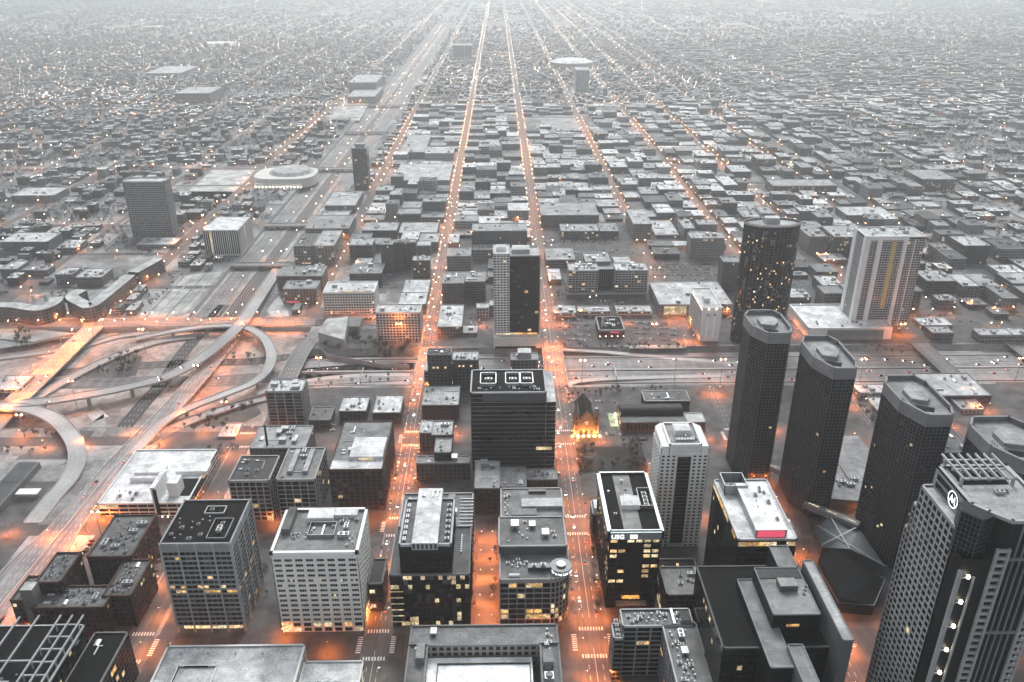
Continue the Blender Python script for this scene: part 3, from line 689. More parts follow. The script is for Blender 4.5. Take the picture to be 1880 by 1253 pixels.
def clutter(root, x0, x1, y0, y1, z, n, seed, kinds=('air_handler', 'fan_unit', 'roof_vent', 'duct_run', 'roof_vent', 'fan_unit', 'skylight', 'stair_house', 'pipe_run', 'hatch_curb', 'pipe_run')):
    r = random.Random(seed); placed = []; n = int(n*1.6)+1
    for _ in range(n*4):
        if len(placed) >= n: break
        k = r.choice(kinds); m = {'air_handler': 4, 'duct_run': 6.2, 'pipe_run': 7.2, 'hatch_curb': 1.8, 'stair_house': 3.6, 'skylight': 3, 'water_tank': 3}.get(k, 1.6)
        if x1-x0 < 2*m+1 or y1-y0 < 2*m+1: k = 'roof_vent'; m = 1.
        if x1-x0 < 3 or y1-y0 < 3: return
        x = r.uniform(x0+m, x1-m); y = r.uniform(y0+m, y1-m)
        if any((x-a)**2+(y-b)**2 < (m+c)**2*.8 for a, b, c in placed): continue
        placed.append((x, y, m)); unit(root, k, x, y, z, r.choice((0, math.pi/2, math.pi)), r.uniform(.8, 1.15))
def pbox(root, name, x0, x1, y0, y1, z0, z1, mat='conc', c=(1, 1, 1, .5), tc=.35):
    q = MB(); q.box(x0, x1, y0, y1, z0, z1, 0, c, top=1, tc=(tc, tc, tc, .5)); return bld(q, name, [M[mat], M['roof']], root)
def root_for(name, label, cat, poly, group=None):
    xs = [p[0] for p in poly]; ys = [p[1] for p in poly]; occ(poly)
    return thing(name, label, cat, ((min(xs)+max(xs))/2, (min(ys)+max(ys))/2, 0), 0, group)
def text_mesh(s, size, depth=.15):
    cu = bpy.data.curves.new('t', 'FONT'); cu.body = s; cu.size = size; cu.extrude = depth; cu.resolution_u = 3
    o = bpy.data.objects.new('t', cu); col.objects.link(o); dg = bpy.context.evaluated_depsgraph_get()
    me = bpy.data.meshes.new_from_object(o.evaluated_get(dg)); bpy.data.objects.remove(o); bpy.data.curves.remove(cu); return me

# ------------------------------------------------------------------ the large buildings near the viewer
def office_grid_tower():
    x0, x1, y0, y1, h = R(294, 1001, 419, 921, vb=1160)
    x1 += 1; poly = rp(x0, x1, y0, y1); r = root_for('office_tower', 'dark office tower with grey grid facade, black roof and glowing yellow base', 'office tower', poly)
    core(r, rp(x0+.4, x1-.4, y0+.4, y1-.4), 5.5, h)
    q = MB(); q.prism(rp(x0+2.5, x1-2.5, y0+2.5, y1-2.5), 0, 5.5, 0); bld(q, 'lobby', [M['orangestrip']], r)
    facade(r, poly, 5.5, h, bay=4.0, bays={0: 4*3, 1: 10}, fh=3.9, pier=.25, band=1.5, dep=.5, c=(.75, .78, .8, .5), top=5, lit=.012, litrows={-9: .4, -8: .3}, gmix=.1)
    q = MB()
    for p, d, n, L in edges(poly):
        nb = 4
        for i in range(nb+1): q.obox(p, d, n, L*i/nb-.45, L*i/nb+.45, 0, h+1.3, .3, 1.1, 0, (1.1, 1.12, 1.15, .5))
    bld(q, 'column_set', [M['conc']], r)['kind'] = 'stuff'
    roofslab(r, poly, h, mat='membrane', par=1.3, pc=(.9, .92, .95, .5))
    W_ = x1-x0; D = y1-y0
    q = MB(); ring(q, rp(x0+.62*W_, x1-.1*W_, y0+.1*D, y0+.55*D), h, h+1.6, .4, 0, (.8, .8, .8, .5)); bld(q, 'mechanical_screen', [M['metal']], r)
    q = MB(); ring(q, rp(x0+.4*W_, x0+.7*W_, y0+.68*D, y0+.86*D), h, h+1.0, .5, 0, (1.3, 1.3, 1.3, .5)); bld(q, 'roof_curb', [M['metal']], r)
    unit(r, 'air_handler', x0+.76*W_, y0+.3*D, h, math.pi/2); unit(r, 'fan_unit', x0+.76*W_, y0+.45*D, h); unit(r, 'fan_unit', x0+.5*W_, y0+.77*D, h)
    clutter(r, x0+2, x0+.55*W_, y0+2, y0+.6*D, h, 7, 77, ('roof_vent', 'roof_vent', 'fan_unit'))
    unit(r, 'roof_vent', x0+.55*W_, y0+.5*D, h); unit(r, 'roof_vent', x0+.52*W_, y0+.6*D, h)
office_grid_tower()
def white_grid_block():
    x0, x1, y0, y1, h = R(498, 1018, 655, 938, vb=1160); poly = rp(x0, x1, y0, y1)
    r = root_for('office_block', 'cream stone office block with thirteen rows of triple windows and cluttered grey roof', 'office block', poly)
    core(r, rp(x0+.3, x1-.3, y0+.3, y1-.3), 0, h, 'stone', (.9, .9, .88, .5))
    facade(r, poly, 8.5, h, bay=6.7, bays={0: 8, 1: 6}, fh=4.1, pier=2.1, band=2.1, dep=.45, mat='stone', c=(1.12, 1.12, 1.1, .5), sub=3, top=2.8, lit=.01, litm='litwhite', litrows={-5: .25}, gmix=.6, nind=100)
    facade(r, poly, 0, 8.5, bay=6.7, bays={0: 8, 1: 6}, fh=4.2, pier=1.9, band=1.0, dep=.6, mat='stone', c=(1.05, 1.05, 1.02, .5), lit=.55, nind=20, glass='glass')
    roofslab(r, poly, h, .17, par=1.8, pm='stone', pc=(1.2, 1.2, 1.2, .5), pt=1.2, out=.9)
    W_ = x1-x0; D = y1-y0
    pbox(r, 'penthouse', x0+.3*W_, x0+.62*W_, y1-.3*D, y1-.05*D, h, h+4, 'stone', (1, 1, 1, .5), .55)
    pbox(r, 'penthouse', x0+.04*W_, x0+.14*W_, y0+.42*D, y1-.05*D, h, h+5, 'conc', (.35, .35, .35, .5), .09)
    pbox(r, 'penthouse', x0+.62*W_, x0+.9*W_, y1-.2*D, y1-.04*D, h, h+3, 'stone', (1, 1, 1, .5), .55)
    q = MB(); ring(q, rp(x0+.36*W_, x0+.68*W_, y0+.35*D, y0+.66*D), h, h+2.6, .3, 0, (1, 1, 1, .5)); bld(q, 'mechanical_screen', [M['metal']], r)
    clutter(r, x0+.36*W_, x0+.68*W_, y0+.35*D, y0+.66*D, h, 7, 3); clutter(r, x0+.15*W_, x0+.4*W_, y0+.3*D, y0+.5*D, h, 6, 4, ('fan_unit', 'air_handler', 'roof_vent'))
    clutter(r, x0+.7*W_, x1-3, y0+4, y1-8, h, 6, 5, ('fan_unit', 'roof_vent', 'air_handler'))
    # dark annex behind along the avenue
    a = R(668, 1010, 692, 957, 24); pl = rp(x1+1.5, x1+11, y0+18, y1-2)
    r = root_for('low_office_annex', 'low black flat roofed annex squeezed between cream office block and orange avenue', 'building', pl)
    core(r, pl, 0, 24, 'brick', (.3, .3, .3, .5)); roofslab(r, pl, 24, .05, par=1, pc=(.5, .5, .5, .5)); facade(r, pl, 3, 24, dep=.2, mat='brick', c=(.35, .35, .35, .5), bay=5, nind=6)
white_grid_block()
def glass_block():
    x0, x1, y0, y1, h = R(715, 1057, 861, 969, vb=1150); poly = rp(x0, x1, y0, y1)
    r = root_for('glass_office_building', 'black glass office building with stepped pale grey mechanical penthouse beside the orange avenue', 'office building', poly)
    core(r, rp(x0+.4, x1-.4, y0+.4, y1-.4), 0, h)
    facade(r, poly, 0, h, bay=2.9, fh=4.1, pier=.12, band=.35, dep=.25, mat='darkmetal', lit=.05, litm='litwhite', litrows={0: .3, 1: .12, -3: .3, -1: .35}, gmix=.15, base=.5)
    roofslab(r, poly, h, .10, par=1.0, pc=(.5, .52, .55, .5))
    a0, a1, b0, b1, h2 = R(733, 1003, 828, 919, 66)
    up_ = rp(a0, a1, b0, b1); core(r, rp(a0+.4, a1-.4, b0+.4, b1-.4), h, h2, name='upper_wall')
    facade(r, up_, h, h2, bay=3, fh=4.2, pier=.12, band=.5, dep=.25, mat='darkmetal', c=(2, 2, 2, .5), lit=.02, litm='litwhite', nind=30)
    roofslab(r, up_, h2, .12, par=1.6, pt=.7, pc=(1.3, 1.35, 1.4, .5))
    c0, c1, d0, d1, h3 = R(755, 1001, 803, 898, 71)
    pbox(r, 'penthouse', c0, c1, d0+1, d1, h2, h2+5.5, 'metal', (1.3, 1.3, 1.3, .5), .48)
    q = MB()
    for i in range(6):
        x = c0+(c1-c0)*(i+.5)/6; q.box(x-.6, x+.6, d0+.85, d0+.98, h2+1, h2+4.6, 0, bottom=True)
    bld(q, 'louver_set', [M['darkmetal']], r)['kind'] = 'stuff'
    for k in range(7): unit(r, 'fan_unit', a1-3, b0+6+k*6, h2, 0, 1.1)
    for k in range(7): unit(r, 'air_handler', a0+2.6, b0+6+k*6, h2, math.pi/2, .6)
    unit(r, 'skylight', c0+4, d1-8, h2+5.5); unit(r, 'duct_run', (c0+c1)/2+2, d1-7, h2+5.5, 0, .6); unit(r, 'duct_run', (c0+c1)/2+5, d1-7, h2+5.5, 0, .6)
    for k in range(8): unit(r, 'roof_vent', x1-6, y0+22+k*2.4, h, 0, 1.2)
    q = MB(); z = 0
    for k in range(6): q.box(x0-.3, x0+8, y0-.6, y0-.3, 4+k*5.2, 4.6+k*5.2, 0)
    bld(q, 'balcony_lights', [M['litwhite']], r)['kind'] = 'stuff'
    # rear annex
    a0, a1, b0, b1, h = R(735, 889, 863, 860, 38); b1 = 521; b0 = max(b0-45, y1+1) if b0 > 521 else b0
    b0, b1 = y1+1, 520; poly = rp(x0, x1, b0, b1)
    r = root_for('office_annex', 'grey roofed annex with parapet ladder frames behind the black glass office building', 'building', poly)
    core(r, poly, 0, 40, 'conc', (.25, .25, .25, .5)); facade(r, poly, 0, 40, bay=6, fh=5, pier=.6, band=.8, dep=.3, c=(.5, .5, .5, .5), nind=20); roofslab(r, poly, 40, .16, par=1.1)
    q = MB()
    for k in range(9): q.box(x1-9, x1+.8, b0+3+k*4, b0+3.5+k*4, 41, 42.2, 0, (1, 1, 1, .5), bottom=True)
    bld(q, 'roof_trellis', [M['metal']], r)
    pbox(r, 'penthouse', x1-18, x1-13, b1-14, b1-4, 40, 43, 'conc', (1, 1, 1, .5), .3); pbox(r, 'penthouse', x1-15, x1-11, b1-26, b1-21, 40, 43, 'white', (1, 1, 1, .5), .6)
    clutter(r, x0+2, x1-20, b0+2, b1-2, 40, 10, 12)
glass_block()
def round_corner_block():
    x0, x1, y0, y1, h = R(918, 1066, 1048, 1010, vb=1146); hh = h
    rad = 13; cx_, cy2 = x1-rad, y0+rad
    arc = [(cx_+rad*math.sin(a), cy2-rad*math.cos(a)) for a in [i*math.pi/2/7 for i in range(8)]]
    poly = [(x0, y0)]+arc+[(x1, 484), (x0, 484)]
    r = root_for('office_block', 'dark office block with rounded corner carrying a white lettered drum above the avenue', 'office block', poly)
    core(r, poly, 0, hh, 'darkmetal'); 
    facade(r, poly, 0, hh, bay=7.5, fh=4.4, pier=.5, band=1.0, dep=.4, c=(.9, .9, .92, .5), lit=.1, litrows={1: .35, 2: .45, 4: .12, 0: .2}, top=2, bays={0: 6})
    roofslab(r, poly, hh, .13, par=1.1, pc=(.9, .92, .95, .5))
    D0 = y0
    # higher steps to the rear
    pl = rp(x0-.5, x1-1, 452, 484); core(r, pl, hh, hh+7, 'conc', (.25, .27, .28, .5), name='upper_wall'); roofslab(r, rp(x0-.5, x1-1, 452, 484), hh+7, .14, par=.8)
    cx3, cy3 = at(1030, 1040, hh+3)
    q = MB(); q.cyl(cx3, cy3, 7.2, hh, hh+4, 28, 0, (.3, .3, .3, .5)); q.cyl(cx3, cy3, 3.2, hh+4, hh+5.4, 16, 0, (.8, .8, .8, .5)); q.box(cx3-22, cx3-6, cy3-1.5, cy3+3, hh, hh+3.4, 0, (.25, .25, .25, .5)); bld(q, 'mechanical_drum', [M['metal']], r)
    unit(r, 'fan_unit', cx3-18, cy3, hh+3.4); unit(r, 'fan_unit', cx3-12, cy3, hh+3.4, 0, 1.3)
    # curved sign on the drum
    s = "TransUnion"; R_ = 7.5
    for i, ch in enumerate(s):
        if ch == ' ': continue
        a = math.radians(-150+ i*13.0); me = text_mesh(ch, 2.9)
        me.materials.clear(); me.materials.append(M['whitesign'])
        o = link('sign_letter', me, r); ca = a
        o.location = (cx3+R_*math.cos(ca)-r.location.x, cy3+R_*math.sin(ca)-r.location.y, hh+1.3); o.rotation_euler = (math.pi/2, 0, ca+math.pi/2)
    pbox(r, 'penthouse', x0+6, x0+13, y0+3, y0+5, hh, hh+1.5, 'white', (1, 1, 1, .5), .5)
    clutter(r, x0+3, x0+20, y0+10, y0+26, hh, 10, 9, ('roof_vent', 'fan_unit', 'duct_run')); clutter(r, x0+3, x1-6, 455, 481, hh+7, 7, 10, ('roof_vent', 'fan_unit', 'stair_house', 'roof_vent'))
    # north wing further west
    pl = rp(x0+1, x1, 487, 523); r = root_for('office_block', 'flat grey roofed block with raised roof steps between round cornered office and dark cross street', 'office block', pl)
    core(r, pl, 0, 42, 'conc', (.3, .3, .3, .5)); facade(r, pl, 0, 42, bay=6, fh=4.5, dep=.3, c=(.5, .5, .5, .5), nind=10); roofslab(r, pl, 42, .17, par=.9)
    pbox(r, 'penthouse', x0+16, x1-.8, 497, 507, 42, 45, 'conc', (.8, .8, .8, .5), .36); pbox(r, 'penthouse', x0+9, x0+27, 488.5, 496, 42, 44, 'conc', (.8, .8, .8, .5), .2)
    q = MB(); q.box(x0+22, x0+35, 517, 520, 42, 44, 0, (.15, .15, .15, .5)); bld(q, 'roof_louver', [M['metal']], r); clutter(r, x0+2, x0+9, 488, 520, 42, 5, 11, ('roof_vent', 'fan_unit'))
round_corner_block()
def striped_roof_tower():
    x0, x1, y0, y1, h = R(1117, 980, 1219, 868, 65); h = 65; poly = rp(x0, x1, y0, y1)
    r = root_for('office_tower', 'black office tower with striped black and grey roof and white lettered fascia', 'office tower', poly)
    ins = rp(x0+1.5, x1-1.5, y0+1.5, y1-1.5); core(r, rp(x0+2, x1-2, y0+2, y1-2), 0, h-4)
    facade(r, ins, 0, h-5, bay=5.5, bays={0: 6}, fh=4.2, pier=1.2, band=1.6, dep=.4, mat='darkmetal', lit=.0, litrows={-1: .6, -2: .35, -3: .5, -4: .4, -6: .3, -7: .5, -8: .4, -9: .4}, gmix=.0, skip=lambda e, i, j, nb, nf: e == 0 and i in (2, 3) and j < nf-1)
    q = MB(); ring(q, poly, h-5, h+.8, 1.4, 0, (.9, 1.0, 1.02, .5), .5); ring(q, rp(x0+1.5, x1-1.5, y0+1.5, y1-1.5), h+.8, h+1.6, .5, 0, (1.4, 1.4, 1.4, .5), .2)
    bld(q, 'fascia', [M['metal']], r)
    q = MB(); q.prism(rp(x0+1, x1-1, y0+1, y1-1), h-5, h-.6, 0); bld(q, 'roof', [M['membrane']], r)
    W_ = x1-x0; D = y1-y0
    q = MB(); q.box(x0+.3*W_, x0+.63*W_, y0+2, y1-2, h-.7, h-.3, 0, (.2, .2, .2, .5)); bld(q, 'roof_strip', [M['roof']], r)
    pbox(r, 'penthouse', x0+.33*W_, x0+.68*W_, y0+.37*D, y0+.53*D, h-.4, h+3.4, 'white', (1, 1, 1, .5), .55)
    q = MB(); ring(q, rp(x0+.69*W_, x1-2, y0+.38*D, y0+.68*D), h-.4, h+2.6, .4, 0, (.8, .8, .8, .5)); bld(q, 'mechanical_screen', [M['metal']], r)
    for k in range(4): unit(r, 'fan_unit', x0+.82*W_, y0+.42*D+k*4.4, h-.5, 0, 1.4)
    unit(r, 'air_handler', x0+.5*W_, y0+.57*D, h-.3, 0, .7); unit(r, 'fan_unit', x0+.2*W_, y0+.3*D, h-.6, 0, .8); unit(r, 'fan_unit', x0+.5*W_, y0+.7*D, h-.3, 0, .7); unit(r, 'roof_vent', x0+.15*W_, y0+.65*D, h-.6, 0, 1.6); unit(r, 'roof_vent', x0+.45*W_, y0+.83*D, h-.3, 0, 1.6)
    me = text_mesh("USG", 4.6); me.materials.clear(); me.materials.append(M['whitesign']); o = link('sign_letters', me, r)
    o.location = (x0+2-r.location.x, y0-.75-r.location.y, h-3.9); o.rotation_euler = (math.pi/2, 0, 0)
    q = MB(); X_ = x0+14.6; Y_ = y0-.8
    for k in range(2): q.face([(X_+k*2.6, Y_, h-3.9), (X_+k*2.6+2.2, Y_, h-4.6+.9), (X_+k*2.6+2.2, Y_, h-.9), (X_+k*2.6, Y_, h-1.6+.9)][::1], 0)
    bld(q, 'sign_emblem', [M['whitesign']], r)
    # base canopy band
    q = MB(); q.box(x0+8, x1-8, y0-3, y0+1.4, 5, 6.2, 0, (1, 1, 1, .5), bottom=True); bld(q, 'entrance_canopy', [M['metal']], r)
    q = MB(); q.box(x0+12, x0+24, y0-1.2, y0+1.4, 10, 10.8, 0); bld(q, 'lit_soffit', [M['orangestrip']], r)
    # terrace with round lights behind the brick office
    pl = rp(x1+2, x1+32, y0+6, y0+34); r = root_for('roof_terrace_building', 'low dark building with lit round planters on its roof beside the fascia lettered tower', 'building', pl)
    core(r, pl, 0, 14, 'conc', (.2, .2, .2, .5)); roofslab(r, pl, 14, .04, par=1)
    for k, (a, b) in enumerate([(6, 20), (11, 10), (17, 22), (22, 9), (26, 18), (4, 8)]):
        q = MB(); q.cyl(x1+2+a, y0+6+b, .9, 14, 15.1, 10, 0); bld(q, 'planter_lamp', [M['orangestrip']], r)
    # low black block on the left flank with white box and lit wedge
    pl = rp(x0-1, x0+8, y1+1.5, y1+18); r = root_for('low_black_building', 'low black building with a white roof box just behind the striped roof tower', 'building', pl)
    core(r, pl, 0, 26, 'darkmetal'); roofslab(r, pl, 26, .03, 'membrane'); pbox(r, 'penthouse', x0, x0+7, y1+3, y1+14, 26, 31, 'white', (1, 1, 1, .5), .6)
striped_roof_tower()
def brick_office():
    x0, x1, y0, y1, h = R(1225, 1093, 1325, 1042, vb=1150); y1 = min(y1, y0+28); poly = rp(x0, x1, y0, y1)
    r = root_for('office_building', 'square mid rise office with brown frame, grey roof and orange lit ground floor', 'office building', poly)
    core(r, rp(x0+.3, x1-.3, y0+.3, y1-.3), 0, h); facade(r, poly, 6, h, bay=6, fh=4.2, pier=.5, band=.6, dep=.3, mat='brick', c=(1.6, 1.5, 1.5, .5), lit=.02)
    facade(r, poly, 0, 6, bay=9, fh=6, pier=1, band=.9, dep=.35, mat='brick', c=(2, 1.6, 1.4, .5), lit=.7, litm='litwhite'); roofslab(r, poly, h, .22, par=1, pc=(.8, .8, .8, .5))
    clutter(r, x0+8, x1-8, y0+6, y1-3, h, 8, 21, ('air_handler', 'fan_unit', 'duct_run', 'fan_unit')); pbox(r, 'penthouse', x1-14, x1-9, y0+10, y1-3, h, h+3, 'metal', (1.4, 1.4, 1.4, .5), .4)
brick_office()
def residential_tower():
    x0, x1, y0, y1, h = R(1215, 818, 1303, 780, vb=1004); y1 = y0+34
    ch = 5; poly = [(x0, y0), (x1, y0), (x1, y1-ch), (x1-ch, y1), (x0+ch, y1), (x0, y1-ch)]
    r = root_for('residential_tower', 'white residential tower with punched windows and dark central window bay', 'apartment tower', poly)
    core(r, [(x0+.3, y0+.3), (x1-.3, y0+.3), (x1-.3, y1-ch), (x1-ch, y1-.3), (x0+ch, y1-.3), (x0+.3, y1-ch)], 0, h-1, 'stone', (1.1, 1.1, 1.1, .5))
    facade(r, poly, 0, h-7, bay=4, bays={0: 9, 1: 8}, fh=3.05, pier=1.9, band=1.55, dep=.3, mat='stone', c=(1.25, 1.26, 1.27, .5), lit=.01, gmix=.15, top=1, skip=lambda e, i, j, nb, nf: e == 0 and i in (3, 4, 5))
    q = MB(); W_ = x1-x0; q.box(x0+W_*.36, x0+W_*.64, y0-.75, y0-.31, 4, h-10, 0); bld(q, 'central_glazing', [M['glass']], r)
    q = MB()
    z = 7
    while z < h-10: q.box(x0+W_*.36, x0+W_*.64, y0-1.2, y0-.7, z, z+.55, 0, (.28, .28, .28, .5), bottom=True); z += 3.05
    bld(q, 'balcony_slabs', [M['conc']], r)['kind'] = 'stuff'
    pl = rp(x0+6, x1-6, y0-.2, y1-4); core(r, pl, h-7, h, 'stone', (1.2, 1.2, 1.2, .5), name='crown_wall')
    for a, b in ((x0, x0+6), (x1-6, x1)):
        q = MB(); ring(q, rp(a, b, y0, y0+7), h-7, h-3, .5, 0, (1.3, 1.3, 1.3, .5), .1); bld(q, 'corner_terrace', [M['stone']], r)
        pbox(r, 'crown_block', a, b, y0+9, y1-6, h-7, h-1.5, 'stone', (1.2, 1.2, 1.2, .5), .3)
    roofslab(r, rp(x0, x1, y0+.2, y1-ch), h-7.0, .2, par=0)
    roofslab(r, pl, h, .2, par=1.2, pm='stone', pc=(1.4, 1.4, 1.4, .5))
    pbox(r, 'penthouse', x0+.33*W_, x0+.68*W_, y0+12, y0+22, h, h+5, 'stone', (1.2, 1.2, 1.2, .5), .5)
    for k in range(6): unit(r, 'air_handler', x0+.36*W_+k*2.3, y0+7, h, math.pi/2, .6)
    unit(r, 'duct_run', x0+.55*W_, y0+11, h+2, 0, .5); unit(r, 'fan_unit', x0+.75*W_, y0+8, h)
residential_tower()
def white_roof_office():
    x0, x1, y0, y1, h = R(1356, 992, 1463, 882, 78); poly = rp(x0, x1, y0, y1)
    r = root_for('office_building', 'black sided office with frost white roof and glowing red screen on its penthouse', 'office building', poly)
    core(r, rp(x0+.3, x1-.3, y0+.3, y1-.3), 0, h); facade(r, poly, 0, h, bay=3, fh=4, pier=.2, band=.8, dep=.25, mat='darkmetal', c=(3, 3, 3, .5), lit=.015, litrows={-1: .55}, top=1.2)
    roofslab(r, poly, h, .5, par=1.0, pc=(1.7, 1.7, 1.7, .5)); W_ = x1-x0; D = y1-y0
    pbox(r, 'penthouse', x0+.3*W_, x0+.84*W_, y0+2.0, y0+.82*D, h, h+6, 'metal', (1, 1.0, 1.02, .5), .62)
    q = MB(); q.box(x0+.33*W_, x0+.8*W_, y0+1.6, y0+1.98, h+.8, h+5.6, 0, bottom=True); bld(q, 'red_screen', [M['redsign']], r)
    q = MB(); ring(q, rp(x0+.02*W_+2, x0+.5*W_, y1-.26*D, y1-1), h, h+7.5, .5, 0, (1.1, 1.1, 1.1, .5)); bld(q, 'mechanical_screen', [M['metal']], r)
    for a in range(3):
        for b in range(2): unit(r, 'fan_unit', x0+5+a*4.4, y1-.2*D+b*5, h, 0, 1.6)
    clutter(r, x0+.35*W_, x0+.8*W_, y0+10, y0+.75*D, h+6, 5, 31, ('fan_unit', 'roof_vent'))
white_roof_office()
def dark_slab_complex():
    H_ = 88
    px = lambda u, v, z=H_: at(u, v, z)
    base = R(1354, 1227, 1500, 1003, H_)
    pl0 = rp(base[0]+1, px(1560, 1177)[0], 330, 395)
    r = root_for('slab_office_complex', 'near black office complex of staggered parallel slabs with plain grey roofs', 'office complex', rp(base[0], px(1560, 1177)[0], 320, 396))
    core(r, pl0, 0, H_-14); facade(r, pl0, 0, H_-14, bay=3, fh=4, pier=.15, band=.9, dep=.2, mat='darkmetal', c=(.8, .8, .8, .5), lit=.012, litrows={-2: .05, -4: .08})
    roofslab(r, pl0, H_-14, mat='membrane', par=.6, pc=(.3, .3, .3, .5))  # black top stands in for the shaded void between the slabs
    def slab(ul, vf, ur, vr, z, c, mat='darkmetal', wc=(1, 1, 1, .5)):
        x0, x1, y0, y1, _ = R(ul, vf, ur, vr, z); q = MB(); q.prism(rp(x0, x1, y0, y1), 0, z-.3, 0, wc); bld(q, 'slab_wall', [M[mat]], r)
        roofslab(r, rp(x0, x1, y0, y1), z, c, par=.7, pc=(.8, .82, .85, .5), pt=.35, out=.1); return x0, x1, y0, y1
    slab(1429, 1042, 1464, 1003, H_, .18); m_ = slab(1420, 1130, 1507, 1043, H_, .19); slab(1415, 1227, 1460, 1064, H_-9, .16); l_ = slab(1548, 1177, 1568, 1029, H_+3, .3, 'conc', (.35, .36, .37, .5)); f_ = slab(1477, 1260, 1507, 1184, H_-6, .19, 'conc', (.35, .36, .37, .5))
    x0, x1, y0, y1 = m_
    pbox(r, 'penthouse', x0+9, x0+19, y0+18, y0+25, H_, H_+4, 'conc', (.3, .3, .3, .5), .22); q = MB(); q.box(x0+.5, x1-.5, y1-9, y1-1, H_, H_+.4, 0); bld(q, 'glass_roof', [M['glass']], r)
    for k in range(3): unit(r, 'fan_unit', x0+22+k*1.5, y0+16+k*3, H_, 0, .7)
    q = MB()
    for a, b, z in ((x0+8, x0+15, H_-8), (x0+9, x0+17, H_-16)): q.box(a, b, y0-.35, y0-.05, z, z+1.6, 0, bottom=True)
    bld(q, 'lit_window_band', [M['litwin']], r)
dark_slab_complex()
def chamfer_tower(ps, h, label, seed):
    x0, x1, y0, y1 = ps; cx_ = (x1-x0)*.3; cy_ = (y1-y0)*.34
    poly = [(x0+cx_, y0), (x1-cx_*.5, y0), (x1, y0+cy_*.6), (x1, y1-cy_*.5), (x1-cx_*.5, y1), (x0+cx_*.6, y1), (x0, y1-cy_*.6), (x0, y0+cy_)]
    r = root_for('apartment_tower', label, 'apartment tower', poly, 'dark chamfered apartment towers')
    core(r, poly, 0, h-7, 'darkmetal'); facade(r, poly, 0, h-8, bay=2.9, fh=2.85, pier=.75, band=.8, dep=.35, c=(.24, .24, .25, .5), lit=.002, gmix=.03, base=5)
    q = MB(); ring(q, poly, h-8.3, h+1.2, 1.2, 0, (.68, .68, .69, .5), .5); bld(q, 'crown_band', [M['conc']], r)
    roofslab(r, poly, h-2.6, .2, par=0)
    mx = (x0+x1)/2; my = (y0+y1)/2; W_ = x1-x0; D = y1-y0
    q = MB(); q.prism([(mx-W_*.22, my-D*.1), (mx+W_*.1, my-D*.16), (mx+W_*.28, my), (mx+W_*.28, my+D*.2), (mx, my+D*.26), (mx-W_*.22, my+D*.14)], h-2.6, h+.5, 0, (.8, .8, .8, .5), top=1, tc=(.24, .24, .24, .5)); bld(q, 'penthouse', [M['conc'], M['roof']], r)
    q = MB(); q.prism([(mx-W_*.34, my-D*.28), (mx+W_*.1, my-D*.34), (mx+W_*.2, my-D*.24), (mx-W_*.22, my-D*.16)], h-2.6, h-2.3, 0); bld(q, 'well_shade_sheet', [M['membrane']], r)  # flat black sheet painted in as the shade of a recessed well
    rr = random.Random(seed)
    for k in range(5): unit(r, 'fan_unit', mx-W_*.3+k*1.5, my-D*.25+k*D*.05, h-2.4, 0, .8)
    for k in range(4): unit(r, 'roof_vent', x0+W_*.18, my-D*.15+k*3, h-2.6)
    return r
chamfer_tower((203.5, 234, 590, 637), 140, 'dark chamfered apartment tower standing farthest left, nearest the round dark tower', 1)
chamfer_tower((238.5, 268, 540, 598), 134, 'dark chamfered apartment tower second from left, beside the low deck roof', 2)
chamfer_tower((279, 310, 478, 536), 130, 'dark chamfered apartment tower third from left, behind the letter M tower', 3)
chamfer_tower((312, 350, 424, 479), 128, 'dark chamfered apartment tower at the right edge above the letter M tower', 4)
